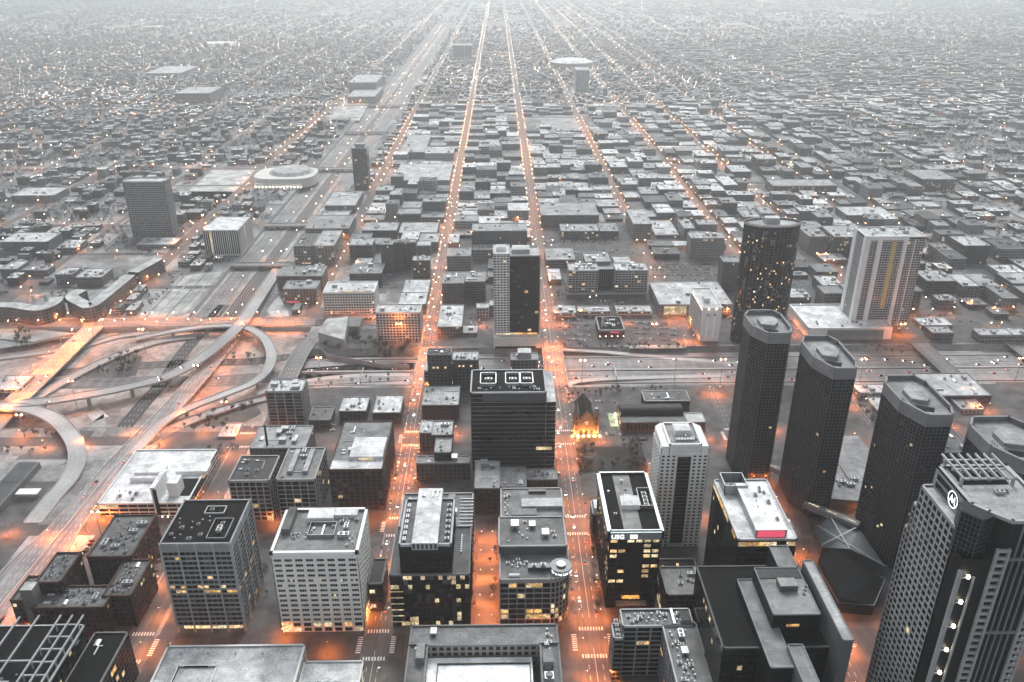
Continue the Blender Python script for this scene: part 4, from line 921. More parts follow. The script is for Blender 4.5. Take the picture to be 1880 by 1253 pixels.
def m_tower():
    r = None; H1 = 183; H2 = 172
    a = at(1696, 893, H2); b = at(1753, 972, H2); x0 = (a[0]+b[0])/2; yF = b[1]; yB = a[1]
    x0m = at(1781, 924, H1)[0]; yBm = at(1719, 858, H1)[1]; x0m2 = at(1719, 858, H1)[0]; x0m = (x0m+x0m2)/2
    x1 = at(1905, 975, H1)[0]+14
    poly = rp(x0, x1, yF-14, yB)
    r = root_for('office_skyscraper', 'tall stone skyscraper at lower right with round letter M emblem and square window grid', 'skyscraper', poly)
    core(r, rp(x0+.3, x0m+6, yF+.3, yB-.3), 0, H2, 'conc', (.4, .4, .4, .5))
    facade(r, rp(x0, x0m+6, yF, yB), 0, H2, bay=4.1, fh=4.1, pier=1.1, band=1.1, dep=.45, mat='conc', c=(1.05, 1.06, 1.07, .5), lit=.008, gmix=.03, top=.6, nind=100)
    roofslab(r, rp(x0, x0m+6, yF, yB), H2, .3, par=1, pc=(1.2, 1.2, 1.2, .5))
    # lower steps on the west side
    for k, (dy, hh) in enumerate(((5, 158), (10, 140))):
        pl = rp(x0+1.5*k+1, x0m+8, yB+(0 if k == 0 else 5), yB+dy); core(r, pl, 0, hh, 'conc', (.5, .5, .5, .5), name='step_wall'); facade(r, pl, 0, hh, bay=4.1, fh=4.1, pier=1.1, band=1.1, dep=.4, mat='conc', c=(.85, .86, .87, .5), nind=0); roofslab(r, pl, hh, .25)
    # main shaft
    sy = yF-10
    pl = [(x0m, yF+3), (x0m+5, yF-3), (x0m+12, sy), (x1, sy), (x1, yBm), (x0m, yBm)]
    core(r, pl, 0, H1, 'darkmetal', name='shaft_wall')
    facade(r, [(x0m, yF+14), (x0m+.01, yF+14), (x0m+.01, yBm), (x0m, yBm)][::1], H2, H1, bay=4.1, fh=4.6, pier=1, band=1, dep=.4, mat='conc', c=(.9, .9, .9, .5), nind=12) if False else None
    q = MB(); q.obox((x0m, yBm), (0, -1), (-1, 0), 0, yBm-yF-3, H2, H1+1, 0, .5, 0, (.85, .86, .87, .5)); bld(q, 'shoulder_wall', [M['conc']], r)
    nb = 6
    for i in range(nb):
        for j in range(2):
            o = bpy.data.objects.new('window', pane_mesh(2.6, 3.0, 'glass')); col.objects.link(o); o.parent = r
            o.location = (x0m-.62-r.location.x, yBm-4-i*(yBm-yF-22)/nb-r.location.y, H2+1.6+j*4.6); o.rotation_euler = (0, 0, -math.pi/2)
    roofslab(r, pl, H1, .26, par=1.3, pt=1.2, pc=(1.1, 1.1, 1.1, .5))
    # open roof trellis at the back
    q = MB(); T0, T1, U0, U1 = x0m+3, x1-6, yBm-16, yBm
    for k in range(7): x = T0+(T1-T0)*k/6; q.box(x-.35, x+.35, U0-1, U1+4, H1+4.4, H1+5.4, 0, (1.2, 1.2, 1.2, .5), bottom=True)
    for k in range(3): y = U0+(U1-U0)*k/2; q.box(T0-1, T1+1, y-.4, y+.4, H1+3.6, H1+4.4, 0, (1.2, 1.2, 1.2, .5), bottom=True)
    for x in (T0, T1):
        for y in (U0, U1): q.box(x-.6, x+.6, y-.6, y+.6, H1, H1+3.6, 0, (1, 1, 1, .5))
    bld(q, 'roof_trellis', [M['conc']], r); q = MB(); q.box(T0+1, T1-1, U0+1, U1-1, H1, H1+.5, 0); bld(q, 'mechanical_floor', [M['membrane']], r)
    clutter(r, T0+2, T1-2, U0+1, U1-1, H1+.5, 8, 41, ('fan_unit', 'air_handler', 'duct_run', 'fan_unit')); unit(r, 'air_handler', x0m+18, yF+12, H1, 0, .7); unit(r, 'fan_unit', x0m+22, yF+13, H1, 0, .7)
    # dark glazed corner turret over a recessed black bay
    lowb = rp(x0m-5.5, x0m+12, sy, yF+2); core(r, lowb, 0, H1-20, 'darkmetal', name='bay_wall'); q = MB(); q.box(x0m-5.5, x0m+12, sy, yF+2, H1-20.3, H1-20, 0); bld(q, 'bay_roof', [M['membrane']], r)
    pl2 = [(x0m-7, yF-2), (x0m-1, yF-9), (x0m+6, yF-6), (x0m+1, yF+6), (x0m-5, yF+4)]
    q = MB(); q.prism(pl2, H1-24, H1+1, 0, bottom=True); bld(q, 'corner_turret', [M['glass']], r)
    q = MB()
    for p, d, n, L in edges(ccw(pl2)):
        for k in range(int(L/1.8)+1): q.obox(p, d, n, k*1.8, k*1.8+.18, H1-24, H1+1, 0, .15, 0, (.4, .42, .44, .5))
        for k in range(10): q.obox(p, d, n, 0, L, H1-23+k*2.6, H1-22.8+k*2.6, 0, .15, 0, (.4, .42, .44, .5))
    bld(q, 'turret_mullion', [M['metal']], r)
    # east face: stone ribs, window strips and dark bays
    FY = sy; ST = (.95, .97, .99, .5)
    def rib(x, w, z1=H1-24, dp=1.3, c=ST, z0=0): q = MB(); q.box(x, x+w, FY-dp, FY+.1, z0, z1, 0, c); bld(q, 'stone_rib', [M['conc']], r)
    rib(x0m-6.4, 1.9, H1-26); rib(x0m+1.2, .9, H1-30, .9); rib(x0m+8.2, 1.2, H1-14); rib(x0m+13.4, 1.2, H1-14); rib(x0m+30, 1.2, H1-30); rib(x0m+34.6, 1.2, H1-30)
    for k in range(4): rib(x0m+17+k*3.1, .6, H1+1, .8, (.55, .57, .59, .5))
    q = MB()
    for k in range(4): q.box(x0m+14.7, x1, FY-.7, FY+.1, 30+k*44, 31.6+k*44, 0, (.5, .52, .54, .5))
    z = 3
    while z < H1-16: q.box(x0m+9.4, x0m+13.4, FY-1.0, FY+.1, z, z+1.6, 0, ST); q.box(x0m+31.2, x0m+34.6, FY-1.0, FY+.1, z, z+1.6, 0, ST); z += 4.1
    bld(q, 'floor_bands', [M['conc']], r)
    for k in range(8):
        z = 153-k*14.9; q = MB(); q.cyl(x0m-1.6, FY-1.2, .75, z, z+1.4, 12, 0); bld(q, 'facade_lamp', [M['roofLamp']], r)
        q = MB(); q.box(x0m-4.4, x0m+1.1, FY-.7, FY-.1, z-.7, z-.3, 0, (.5, .5, .5, .5), bottom=True); bld(q, 'lamp_ledge', [M['conc']], r)
    # emblem
    ey = yF+15; ez = H2+5.6
    q = MB(); q.cyl(0, 0, 4.3, 0, .4, 32, 0, r2=4.3); me = q.mesh('emblem', [M['darkmetal']]); o = link('emblem_disc', me, r); o.location = (x0m-.6-r.location.x, ey-r.location.y, ez); o.rotation_euler = (0, -math.pi/2, 0)
    q = MB(); n = 40
    for i in range(n):
        a0, a1 = 2*math.pi*i/n, 2*math.pi*(i+1)/n; q.face([(3.7*math.cos(a0), 3.7*math.sin(a0), 0), (4.3*math.cos(a0), 4.3*math.sin(a0), 0), (4.3*math.cos(a1), 4.3*math.sin(a1), 0), (3.7*math.cos(a1), 3.7*math.sin(a1), 0)])
    # batwing style M from four blades
    for sx in (-1, 1): q.face([(sx*.0, -.9, 0), (sx*1.25, 2.5, 0), (sx*2.9, -2.4, 0), (sx*1.9, -2.1, 0), (sx*1.2, .4, 0), (sx*.35, -2.2, 0)][::sx])
    me = q.mesh('emblem', [M['whitesign']]); o = link('emblem_letter', me, r); o.location = (x0m-1.05-r.location.x, ey-r.location.y, ez); o.rotation_euler = (math.pi/2, 0, -math.pi/2)
m_tower()
def u_shape_block():
    hh = 40; a = R(1144, 1152, 1217, 1113, hh); yF, yB = a[2], min(a[3], 395); x0 = a[0]
    xr = at(1256, 1113, hh)[0]+2
    bar = rp(x0, xr, yF, yB); lw = rp(at(1120, 1132, 34)[0], x0, yF-4, yB-6)
    arm = [(at(1217, 1152, hh)[0], 300), (at(1300, 1253, hh)[0]+4, 300), (at(1300, 1253, hh)[0]+4, yF-22), (at(1292, 1196, hh)[0], yF-22), (at(1292, 1196, hh)[0], yF+2), (xr, yF+2), (xr, yF), (at(1217, 1152, hh)[0], yF)]
    r = root_for('apartment_block', 'U shaped apartment block with pale parapets and cluttered grey roof round a black court', 'apartment block', rp(lw[0][0], at(1300, 1253, hh)[0]+4, 300, yB))
    for k, pl in enumerate((bar, ccw(arm))):
        core(r, pl, 0, hh, 'conc', (.25, .25, .26, .5)); facade(r, pl, 0, hh, bay=8, fh=3.6, pier=1.0, band=1.0, dep=.4, c=(.8, .82, .84, .5), lit=.02, nind=40); roofslab(r, pl, hh, .15, par=1.3, pc=(1.3, 1.3, 1.32, .5), pt=.4)
    core(r, lw, 0, 34, 'conc', (.3, .3, .3, .5)); roofslab(r, lw, 34, .07, par=1.6, pc=(1.2, 1.2, 1.2, .5)); facade(r, lw, 0, 34, bay=6, fh=3.6, pier=.6, band=.9, dep=.3, c=(.8, .8, .8, .5), nind=10)
    clutter(r, x0+2, xr-14, yF+2, yB-2, hh, 16, 51, ('fan_unit', 'roof_vent', 'fan_unit', 'roof_vent', 'skylight')); clutter(r, xr-12, xr-1, yF+2, yB-2, hh, 5, 52)
    ax0, ax1 = arm[0][0], arm[1][0]; clutter(r, ax0+2, ax1-8, 305, yF-2, hh, 26, 53); pbox(r, 'penthouse', xr-7, xr-1, yF+2, yF+10, hh, hh+3.5, 'metal', (1.2, 1.2, 1.2, .5), .05)
    q = MB(); q.box(xr-12, xr-10.6, yF+1, yF+14, hh+.5, hh+1.8, 0, (1.8, 1.8, 1.8, .5)); bld(q, 'duct_run', [M['metal']], r)
    for k in range(4): unit(r, 'fan_unit', lw[0][0]+3, yF-1+k*4, 34, 0, .9)
    # small lower neighbour
    b = R(1322, 1253, 1336, 1185, 22); pl = rp(b[0]-2, b[1]+6, 345, 388); r = root_for('low_building', 'low blotchy roofed building between the U shaped block and the black slab complex', 'building', pl)
    core(r, pl, 0, 22, 'brick', (.6, .5, .5, .5)); roofslab(r, pl, 22, .14); clutter(r, pl[0][0]+2, pl[1][0]-2, 348, 384, 22, 8, 54); facade(r, pl, 2, 22, dep=.2, mat='brick', lit=.2, nind=10)
u_shape_block()
def station_block():
    hh = 34; a = R(740, 1253, 1050, 1160, hh); x0, x1 = a[0]+1, at(1022, 1150, hh)[0]; yB = min(at(880, 1150, hh)[1], 394)
    r = root_for('station_building', 'large station block with dark outer roofs round a bright white central skylight roof', 'station', rp(x0, x1, 290, yB))
    W_ = x1-x0; t = 11
    for k, pl in enumerate((rp(x0, x1, yB-16, yB), rp(x0, x0+t, 290, yB-16.02), rp(x1-t, x1, 290, yB-16.02))):
        core(r, pl, 0, hh, 'stone', (.35, .35, .34, .5)); facade(r, pl, 0, hh, bay=4.2, fh=4.4, pier=1.6, band=1.6, dep=.3, mat='stone', c=(.42, .4, .36, .5), nind=34, lit=.03, glass='glass'); roofslab(r, pl, hh, .13 if k else .16, par=1.1, pc=(.6, .6, .6, .5))
    yi = yB-16; zs_ = 12.
    while proj(0, yi-2, zs_)[1] > 1207 and zs_ < hh-3: zs_ += .5
    q = MB(); q.box(at(758, 1230, zs_)[0], at(978, 1230, zs_)[0], 290, yi-2, 12, zs_, 0, (1, 1, 1, .5), top=1, tc=(.8, .81, .82, .5)); bld(q, 'skylight_roof', [M['conc'], M['roof']], r)
    q = MB(); ring(q, rp(x0+t+6, x1-t-6, 290, yi-7), zs_, zs_+1, .6, 0, (.15, .15, .15, .5)); bld(q, 'skylight_kerb', [M['metal']], r)
    q = MB(); q.box(x0+t, x1-t, 290, yB-16, .1, 12, 0, (.5, .5, .5, .5)); bld(q, 'court_floor', [M['conc']], r)
    for k in range(9): pbox(r, 'roof_housing', x1-t+2.5, x1-t+5.5, 300+k*9, 303+k*9, hh, hh+1.6, 'metal', (1, 1, 1, .5), .3)
    pbox(r, 'penthouse', x0+5, x0+10, yB-30, yB-18, hh, hh+5, 'conc', (.5, .5, .5, .5), .2); pbox(r, 'penthouse', x1-10, x1-4, yB-34, yB-24, hh, hh+5, 'conc', (.6, .6, .6, .5), .16)
    unit(r, 'fan_unit', x1-7, yB-42, hh, 0, 2.2); unit(r, 'stair_house', x0+14, yB-6, hh, 0, .8); unit(r, 'roof_vent', x0+5, yB-20, hh, 0, 2); clutter(r, x1-t+1, x1-2, yB-22, yB-2, hh, 6, 61, ('fan_unit', 'roof_vent'))
station_block()
def bottom_left_blocks():
    a = R(296, 1186, 550, 1181, 26); x0, x1 = a[0], at(553, 1181, 26)[0]; yB = 392; hh = 26
    while proj(0, yB, hh)[1] < 1181 and hh > 14: hh -= .5
    pl = rp(x0, x1, 300, yB); r = root_for('parking_garage', 'broad pale grey parking garage deck with curved dark tyre marks at the bottom edge', 'parking garage', pl)
    core(r, pl, 0, hh, 'stone', (.8, .8, .8, .5)); facade(r, pl, 0, hh, bay=9, fh=3.6, pier=.8, band=1.6, dep=.3, mat='stone', c=(1, 1, 1, .5), glass='darkmetal' if False else 'glass', nind=20)
    roofslab(r, pl, hh, .42, par=1.2, pm='stone', pc=(1.2, 1.2, 1.2, .5), pt=.8)
    q = MB(); ring(q, rp(x0+12, x0+36, 300, yB-16), hh, hh+1.6, .6, 0, (1.2, 1.2, 1.2, .5)); bld(q, 'ramp_wall', [M['stone']], r); q = MB(); q.box(x0+16, x0+30, yB-16.8, yB-16.1, hh, hh+1.5, 0); bld(q, 'ramp_opening', [M['membrane']], r)
    q = MB(); q.ribbon(smooth([(x0+44, 310, hh+.03), (x0+47, 345, hh+.03), (x0+55, 368, hh+.03), (x0+66, 372, hh+.03), (x0+72, 360, hh+.03)]), 5, .01, 0, (.45, .45, .45, .5), sides=False); bld(q, 'tyre_marks', [M['roof']], r)
    for k in range(4): unit(r, 'roof_vent', x0+10+k*17, yB-6, hh)
    b = R(557, 1253, 660, 1209, 16); pl = rp(x1+1.5, b[1]-1, 310, 383); r = root_for('low_pavilion', 'low white pavilion with rippled skylight and yellow lit front between garage and avenue', 'pavilion', pl)
    core(r, pl, 0, 12, 'white'); roofslab(r, pl, 12, .5, pm='white', pc=None); q = MB()
    for k in range(4): q.cyl(pl[0][0]+5+k*5.6, 366, 2.6, 12, 14.5, 16, 0, (1.2, 1.2, 1.2, .5), r2=.6)
    bld(q, 'rippled_skylight', [M['metal']], r); q = MB(); q.box(pl[0][0], pl[1][0], 309.6, 309.9, 2, 9, 0); bld(q, 'lit_front', [M['litwin']], r); facade(r, pl, 0, 12, bay=5, fh=5, pier=.8, band=1, dep=.3, mat='white', lit=.7, litm='litwhite', nind=20)
    # white framed terrace building in the corner
    hh = 46; xr = at(153, 1152, hh)[0]; yb = at(100, 1150, hh)[1]; pl = rp(xr-70, xr, 300, yb)
    r = root_for('glass_office_block', 'dark glass corner office with white beam frames over its black roof', 'office block', pl)
    core(r, pl, 0, hh, 'darkmetal'); facade(r, pl, 0, hh, bay=3, fh=4, pier=.15, band=.5, dep=.2, mat='darkmetal', c=(3, 3, 3, .5), lit=.06, litm='litwhite', gmix=.2); roofslab(r, pl, hh, mat='membrane', par=.8)
    q = MB()
    for x in (xr-.6, xr-7, xr-14, xr-27, xr-38): q.box(x-.45, x+.45, 300, yb+(3 if x > xr-30 else 2), hh+5.2, hh+6.1, 0, bottom=True)
    for k in range(8): y = yb-4-k*9.5; q.box(xr-14, xr, y-.45, y+.45, hh+4.4, hh+5.2, 0, bottom=True)
    for x in (xr-.6, xr-14):
        for k in range(8): y = yb-4-k*9.5; q.box(x-.3, x+.3, y-.3, y+.3, hh, hh+4.4, 0)
    q.box(xr-70, xr-14, yb-32, yb-31, hh+4.4, hh+5.2, 0, bottom=True)
    bld(q, 'beam_frame', [M['conc']], r); clutter(r, xr-40, xr-16, yb-60, yb-36, hh, 6, 71)
    hh = 34; b0 = at(170, 1165, hh); b1 = at(235, 1163, hh); pl = rp(xr+1.5, b1[0], at(190, 1232, hh)[1]-26, min(b1[1], 393)); r = root_for('dark_roof_block', 'black flat roofed block with glass grid side next to the white framed corner office', 'office block', pl)
    core(r, pl, 0, hh, 'darkmetal'); facade(r, pl, 0, hh, bay=3.4, fh=3.8, pier=.3, band=.5, dep=.25, mat='metal', c=(.5, .5, .5, .5), lit=.08); roofslab(r, pl, hh, mat='membrane', par=1, pc=(.5, .5, .5, .5)); unit(r, 'skylight', pl[0][0]+5, pl[2][1]-8, hh); unit(r, 'duct_run', pl[0][0]+7, pl[2][1]-14, hh, 0, .6)
bottom_left_blocks()
def brick_lofts():
    hh = 26; x1a = at(240, 1025, hh)[0]
    r = root_for('brick_loft_complex', 'sooty brick loft complex with several wings and bumpy dark roofs by the boulevard', 'loft building', rp(-312, -252, 424, 515))
    def wing(ul, vf, ur, vr, z, name='wing_wall', tone=.1, seed=1):
        x0, x1, y0, y1, _ = R(ul, vf, ur, vr, z); pl = rp(x0, x1, y0, y1)
        q = MB(); q.prism(pl, 0, z-.3, 0, (.55, .52, .52, .5)); bld(q, name, [M['brick']], r)
        facade(r, pl, 1, z, bay=3.6, fh=3.8, pier=1.4, band=1.7, dep=.25, mat='brick', c=(.5, .47, .47, .5), lit=.03, gmix=.25, nind=24, top=1.4); roofslab(r, pl, z, tone, pm='brick', pc=(.8, .8, .8, .5), par=1.2, pt=.6)
        clutter(r, x0+2, x1-2, y0+2, y1-2, z, 14, seed, ('fan_unit', 'roof_vent', 'fan_unit', 'roof_vent', 'skylight', 'air_handler'))
    wing(161, 1024, 240, 948, 30, seed=1); wing(189, 1096, 240, 1030, 26.4, seed=2, tone=.09); wing(59, 1118, 189, 1078, 26, seed=3, tone=.12); wing(66, 1071, 110, 1017, 36, seed=4); wing(20, 1104, 51, 1060, 27, seed=5); 
    x, y = at(55, 1085, 36); pbox(r, 'stair_tower', x-4, x+4, y-4, y+4, 0, 40, 'conc', (.5, .5, .5, .5), .3)
    x0, x1, y0, y1, hh = R(180, 926, 342, 828, vb=948); pl = rp(x0, x1, y0, y1)
    r = root_for('low_white_complex', 'sprawling low white roofed complex with courtyard and tall uplit white fin walls', 'civic building', pl)
    core(r, pl, 0, hh, 'stone', (.9, .9, .9, .5)); facade(r, pl, 0, hh, bay=8, fh=4.2, pier=.5, band=1.3, dep=.4, mat='stone', c=(1, .98, .95, .5), lit=.15, nind=60); roofslab(r, pl, hh, .52, pm='white', par=1, pc=(1, 1, 1, .5))
    def P2(u, v, z=hh): return at(u, v, z)
    q = MB(); a = P2(316, 911); b = P2(378, 879); q.box(a[0], b[0], a[1], b[1], hh+.05, hh+.3, 0); bld(q, 'court_shade_sheet', [M['membrane']], r)  # black sheet on the roof, painting in the dark depth of the courtyard
    for (u0, v0, u1, v1, z0, z1, c) in ((238, 878, 308, 852, hh, hh+4, .6), (322, 866, 388, 850, hh, hh+4, .6), (246, 868, 308, 862, hh+4, hh+6, .6), (305, 828+60, 334, 872, hh, hh+13, .6)):
        a = P2(u0, v0, z1); b = P2(u1, v1, z1); pbox(r, 'roof_unit', a[0], b[0], a[1], b[1], z0, z1, 'white', (1, 1, 1, .5), c)
    a = P2(280, 888, hh+16); b = P2(304, 864, hh+16); pbox(r, 'fin_tower', a[0], b[0], y0-.8, b[1], 0, hh+16, 'white', (1, 1, 1, .5), .6); q = MB(); q.box(a[0]+1.5, a[0]+4.5, y0-1.1, y0-.82, 1, hh+14, 0); bld(q, 'fin_slot', [M['glass']], r)
    for dx in (0, 7.5):
        q = MB(); q.cyl(a[0]+5.6+dx*.6, y0-2.2, .35, .1, .9, 8, 0); bld(q, 'uplight', [M['roofLamp']], r)
    clutter(r, x0+6, x0+30, y0+4, y0+20, hh, 6, 81, ('roof_vent', 'fan_unit', 'roof_vent'))
    q = MB(); 
    for k in range(9): q.box(at(0, 905, 0)[0]+k*9, at(0, 905, 0)[0]+k*9+.6, at(40, 915, 0)[1], at(40, 842, 0)[1], 0, 9, 0, (.5, .5, .5, .5))
brick_lofts()
def sawtooth():
    a = at(-40, 925, 8); b = at(70, 845, 8); r = root_for('sawtooth_shed', 'long sawtooth roofed grey shed at the left edge below the curved loop ramp', 'shed', rp(a[0], b[0], a[1], b[1]))
    q = MB(); n = 9; w = (b[0]-a[0])/n
    for k in range(n):
        x = a[0]+k*w
        for j in range(2):
            y0 = a[1]+j*(b[1]-a[1])/2; y1 = y0+(b[1]-a[1])/2-2
            q.prism([(x, y0), (x+w-.3, y0), (x+w-.3, y1), (x, y1)], 0, 8, 0, (.9, .92, .94, .5), zs=[6.2, 8.4, 8.4, 6.2])
    bld(q, 'sawtooth_roof', [M['conc']], r); q = MB(); q.box(a[0]-1, b[0]+1, a[1]-1, b[1], 0, 6, 0, (.5, .5, .5, .5)); bld(q, 'wall', [M['conc']], r)
    x, y = at(52, 903, 5); r = root_for('fuel_canopy', 'small bright white canopy beside the sawtooth shed', 'canopy', rp(x-9, x+9, y-4, y+5)); q = MB(); q.box(x-9, x+9, y-4, y+4, 4.6, 5.4, 0, bottom=True); bld(q, 'canopy_roof', [M['white']], r)
    for sx in (-7, 7): q = MB(); q.box(x+sx-.3, x+sx+.3, y-.3, y+.3, 0, 4.6, 0); bld(q, 'post', [M['metal']], r)
sawtooth()
# ------------------------------------------------------------------ measured mid distance buildings
_cn = [0]
def mid(label, ul, vf, ur, vr, vb=None, h=None, wc=.16, rc=.3, seed=.5, name='mid_rise_building', cat='building', mat='wall', par=.8, n=4, brick=False, dy=None, pc=None, units=True):
    x0, x1, y0, y1, h = R(ul, vf, ur, vr, h, vb)
    if x1 < x0: x0, x1 = x1, x0
    if dy: y1 = y0+dy
    poly = rp(x0, x1, y0, y1); r = root_for(name, label, cat, poly)
    c = (wc*1.25, wc*.98, wc*.86, seed) if brick else (wc, wc*1.01, wc*1.03, seed)
    q = MB(); q.prism(poly, 0, h-.3, 0, c); bld(q, 'wall', [M[mat]], r)
    roofslab(r, poly, h, rc, par=par, pm='conc', pc=pc or (.7+wc*2.5, .7+wc*2.5, .72+wc*2.5, .5), pt=.6, out=.12)
    _cn[0] += 1
    if units and n: clutter(r, x0+1, x1-1, y0+1, y1-1, h, n, 1000+_cn[0])
    return r, (x0, x1, y0, y1, h)
A = 'grid'
def grid_mid(label, ul, vf, ur, vr, vb=None, h=None, rc=.3, c=(1, 1, 1, .5), mat='conc', bay=4, fh=3.6, pier=1, band=1.2, nind=40, back='darkmetal', name='office_block', cat='building', n=6, y1c=None, lit=.03, top=1., par=1.0, gmix=.15):
    x0, x1, y0, y1, h = R(ul, vf, ur, vr, h, vb)
    if y1c: y1 = y1c
    poly = rp(x0, x1, y0, y1); r = root_for(name, label, cat, poly); core(r, poly, 0, h, back)
    facade(r, poly, 0, h, bay=bay, fh=fh, pier=pier, band=band, dep=.35, mat=mat, c=c, lit=lit, nind=nind, top=top, gmix=gmix); roofslab(r, poly, h, rc, par=par, pc=(c[0]*1.1, c[1]*1.1, c[2]*1.1, .5), pm=mat)
    _cn[0] += 1; clutter(r, x0+1.5, x1-1.5, y0+1.5, y1-1.5, h, n, 2000+_cn[0]); return r, (x0, x1, y0, y1, h)

# near row behind the first cross street
grid_mid('grey grid fronted loft with dark sunken roof left of the twin grid loft', 420, 884, 493, 815, vb=956, rc=.05, bay=5.5, fh=4, pier=.8, band=.9, c=(1.05, 1.0, .97, .5), nind=60, lit=.03, y1c=578)
r_, b_ = grid_mid('grid fronted loft block with long rooftop skylight monitors behind the cream office', 507, 882, 577, 824, vb=954, rc=.16, bay=5.5, fh=4, pier=.7, band=.8, c=(1, .97, .95, .5), nind=60, lit=.05, n=4)
x0, x1, y0, y1, h = b_
for k in (.3, .7): pbox(r_, 'roof_monitor', x0+(x1-x0)*k-2, x0+(x1-x0)*k+2, y0+8, y1-5, h, h+3, 'metal', (1, 1, 1, .5), .3)
r_, b_ = mid('long pale roofed loft with slender brick chimney behind the grid fronted lofts', 458, 824, 560, 783, h=28, wc=.12, rc=.27, n=9)
x0, x1, y0, y1, h = b_; cx_, cy2 = at(493, 832, 20); q = MB(); q.cyl(cx_, cy2, 1.3, 0, 48, 12, 0, (.5, .5, .5, .5), r2=.9)
ch_ = thing('brick_chimney', 'slender dark brick chimney standing between the grid fronted lofts', 'chimney', (cx_, cy2, 0)); bld(q, 'stack', [M['brick']], ch_)
r_, b_ = grid_mid('tall brick loft with pale front roof half and glowing rooftop box beside orange avenue', 604, 864, 701, 775, vb=937, rc=.17, mat='brick', bay=4.5, fh=3.9, pier=1.3, band=1.0, c=(.7, .68, .68, .5), nind=60, lit=.01, n=9)
x0, x1, y0, y1, h = b_; q = MB(); q.box(x0, x1, y0, y0+14, h, h+.25, 0, (.5, .5, .51, .5)); q.box(x0+14, x1-1, y0+14, y0+44, h, h+3.6, 0, (.5, .5, .51, .5)); bld(q, 'pale_roof', [M['roof']], r_)
q = MB(); q.box(x0+22, x0+33, y0+13.4, y0+13.9, h+.8, h+2.6, 0); bld(q, 'glow_panel', [M['litwhite']], r_)  # uplighting is put into the panel as its own glow
grid_mid('eleven storey concrete tower with frosted roof beside the sunken expressway', 488, 720, 553, 698, vb=780, rc=.5, bay=8, fh=3.5, pier=1.2, band=.7, c=(.9, .92, .92, .5), nind=60, n=9, gmix=.5)
mid('dark low shed with chimney between concrete tower and parking strip', 566, 772, 606, 748, h=9, wc=.08, rc=.12, n=2)
mid('low frost white roofed building left of its twin near the expressway', 622, 756, 672, 730, h=11, wc=.07, rc=.5, n=4)
mid('low frost white roofed building at the avenue corner near the expressway', 684, 759, 735, 727, h=12, wc=.05, rc=.5, n=5)
mid('brick block with antenna dotted pale roof right of the orange avenue', 774, 745, 842, 710, vb=771, wc=.05, rc=.36, brick=True, n=9)
mid('low pale roofed building stepping down left of the dark striped glass office', 770, 796, 792, 773, h=17, wc=.12, rc=.4, n=3)
mid('dark sided block with pale penthouse roof in the stepped group by the avenue', 797, 832, 828, 806, h=25, wc=.03, rc=.33, n=2)
mid('flat roofed block with long rooftop skylight at the rear of the stepped group', 792, 800, 830, 774, h=18, wc=.1, rc=.36, n=5)
mid('low grey block beneath the street lamp mast near the dark striped office', 764, 852, 862, 838, h=17, wc=.1, rc=.22, n=4)
mid('small block in the gap behind dark cross street with two roof sheds', 871, 898, 918, 848, h=25, wc=.04, rc=.3, n=5)
mid('narrow grey block between roof shed building and flat dark block', 919, 895, 967, 859, h=22, wc=.05, rc=.2, n=4)
mid('low dark block with yellow lit side near the avenue corner', 968, 882, 1024, 862, h=18, wc=.05, rc=.26, n=4)
# dark striped glass office with slanting terrace
def striped_glass():
    x0, x1, y0, y1, h = R(864, 723, 1003, 681, vb=862); poly = rp(x0, x1, y0, y1)
    r = root_for('glass_office_building', 'large black glass office with thin pale floor stripes and sloping white terrace corner', 'office building', rp(x0, x1+7, y0, y1))
    core(r, poly, 0, h); facade(r, poly, 0, h, bay=60, fh=4.2, pier=.3, band=.42, dep=.3, mat='metal', c=(1.3, 1.35, 1.4, .5), lit=.0, nind=40)
    roofslab(r, poly, h, mat='membrane', par=1.2, pc=(1.2, 1.25, 1.3, .5), pt=.8)
    pl = rp(x0+3, x1-1, y0-.2, y0+.2); q = MB(); q.box(x0+10, x1, y0-.8, y0-.35, h-7, h-1, 0, (.35, .38, .42, .5)); bld(q, 'top_screen', [M['metal']], r)
    for a, b in ((.12, .34), (.46, .66), (.66, .84)):
        q = MB(); W_ = x1-x0; D = y1-y0; ring(q, rp(x0+a*W_, x0+b*W_, y0+.3*D, y0+.8*D), h, h+3, .7, 0, (1.6, 1.6, 1.6, .5)); bld(q, 'mechanical_screen', [M['metal']], r)
        unit(r, 'air_handler', x0+(a+b)/2*W_, y0+.55*D, h)
    clutter(r, x0+2, x1-3, y0+2, y0+.28*(y1-y0), h, 7, 91, ('fan_unit', 'roof_vent'))
    q = MB(); w = 8.5
    q.face([(x1+.3, y0, h-9), (x1+w, y0+1, h-9), (x1+w-1, y1, h-1), (x1+.3, y1, h-.5)], 0, (.5, .51, .52, .5)); bld(q, 'sloping_terrace', [M['roof']], r)
    q = MB(); q.prism(rp(x1+.3, x1+w, y0, y1), 0, h-9.4, 0); bld(q, 'corner_glazing', [M['glass']], r)
    q = MB()
    z = 4.2
    while z < h-10: q.box(x1+.3, x1+w+.2, y0-.3, y0, z, z+.4, 0, (1.3, 1.35, 1.4, .5), bottom=True); q.box(x1+w, x1+w+.25, y0, y1, z, z+.4, 0, (1.3, 1.35, 1.4, .5), bottom=True); z += 4.2
    bld(q, 'corner_stripes', [M['metal']], r)
    for k in range(9): q = MB(); q.cyl(x1+w-1.6, y0+2+k*4.6, .25, h-9+k*.9, h-8.4+k*.9, 6, 0); bld(q, 'terrace_lamp', [M['redsign']], r)
    q = MB(); q.box(x1-8, x1+6, y0-.7, y0-.32, 20, 23, 0); q.box(x0+2, x0+14, y0-.7, y0-.32, 8, 9.6, 0); bld(q, 'lit_window_band', [M['litwhite']], r)
striped_glass()
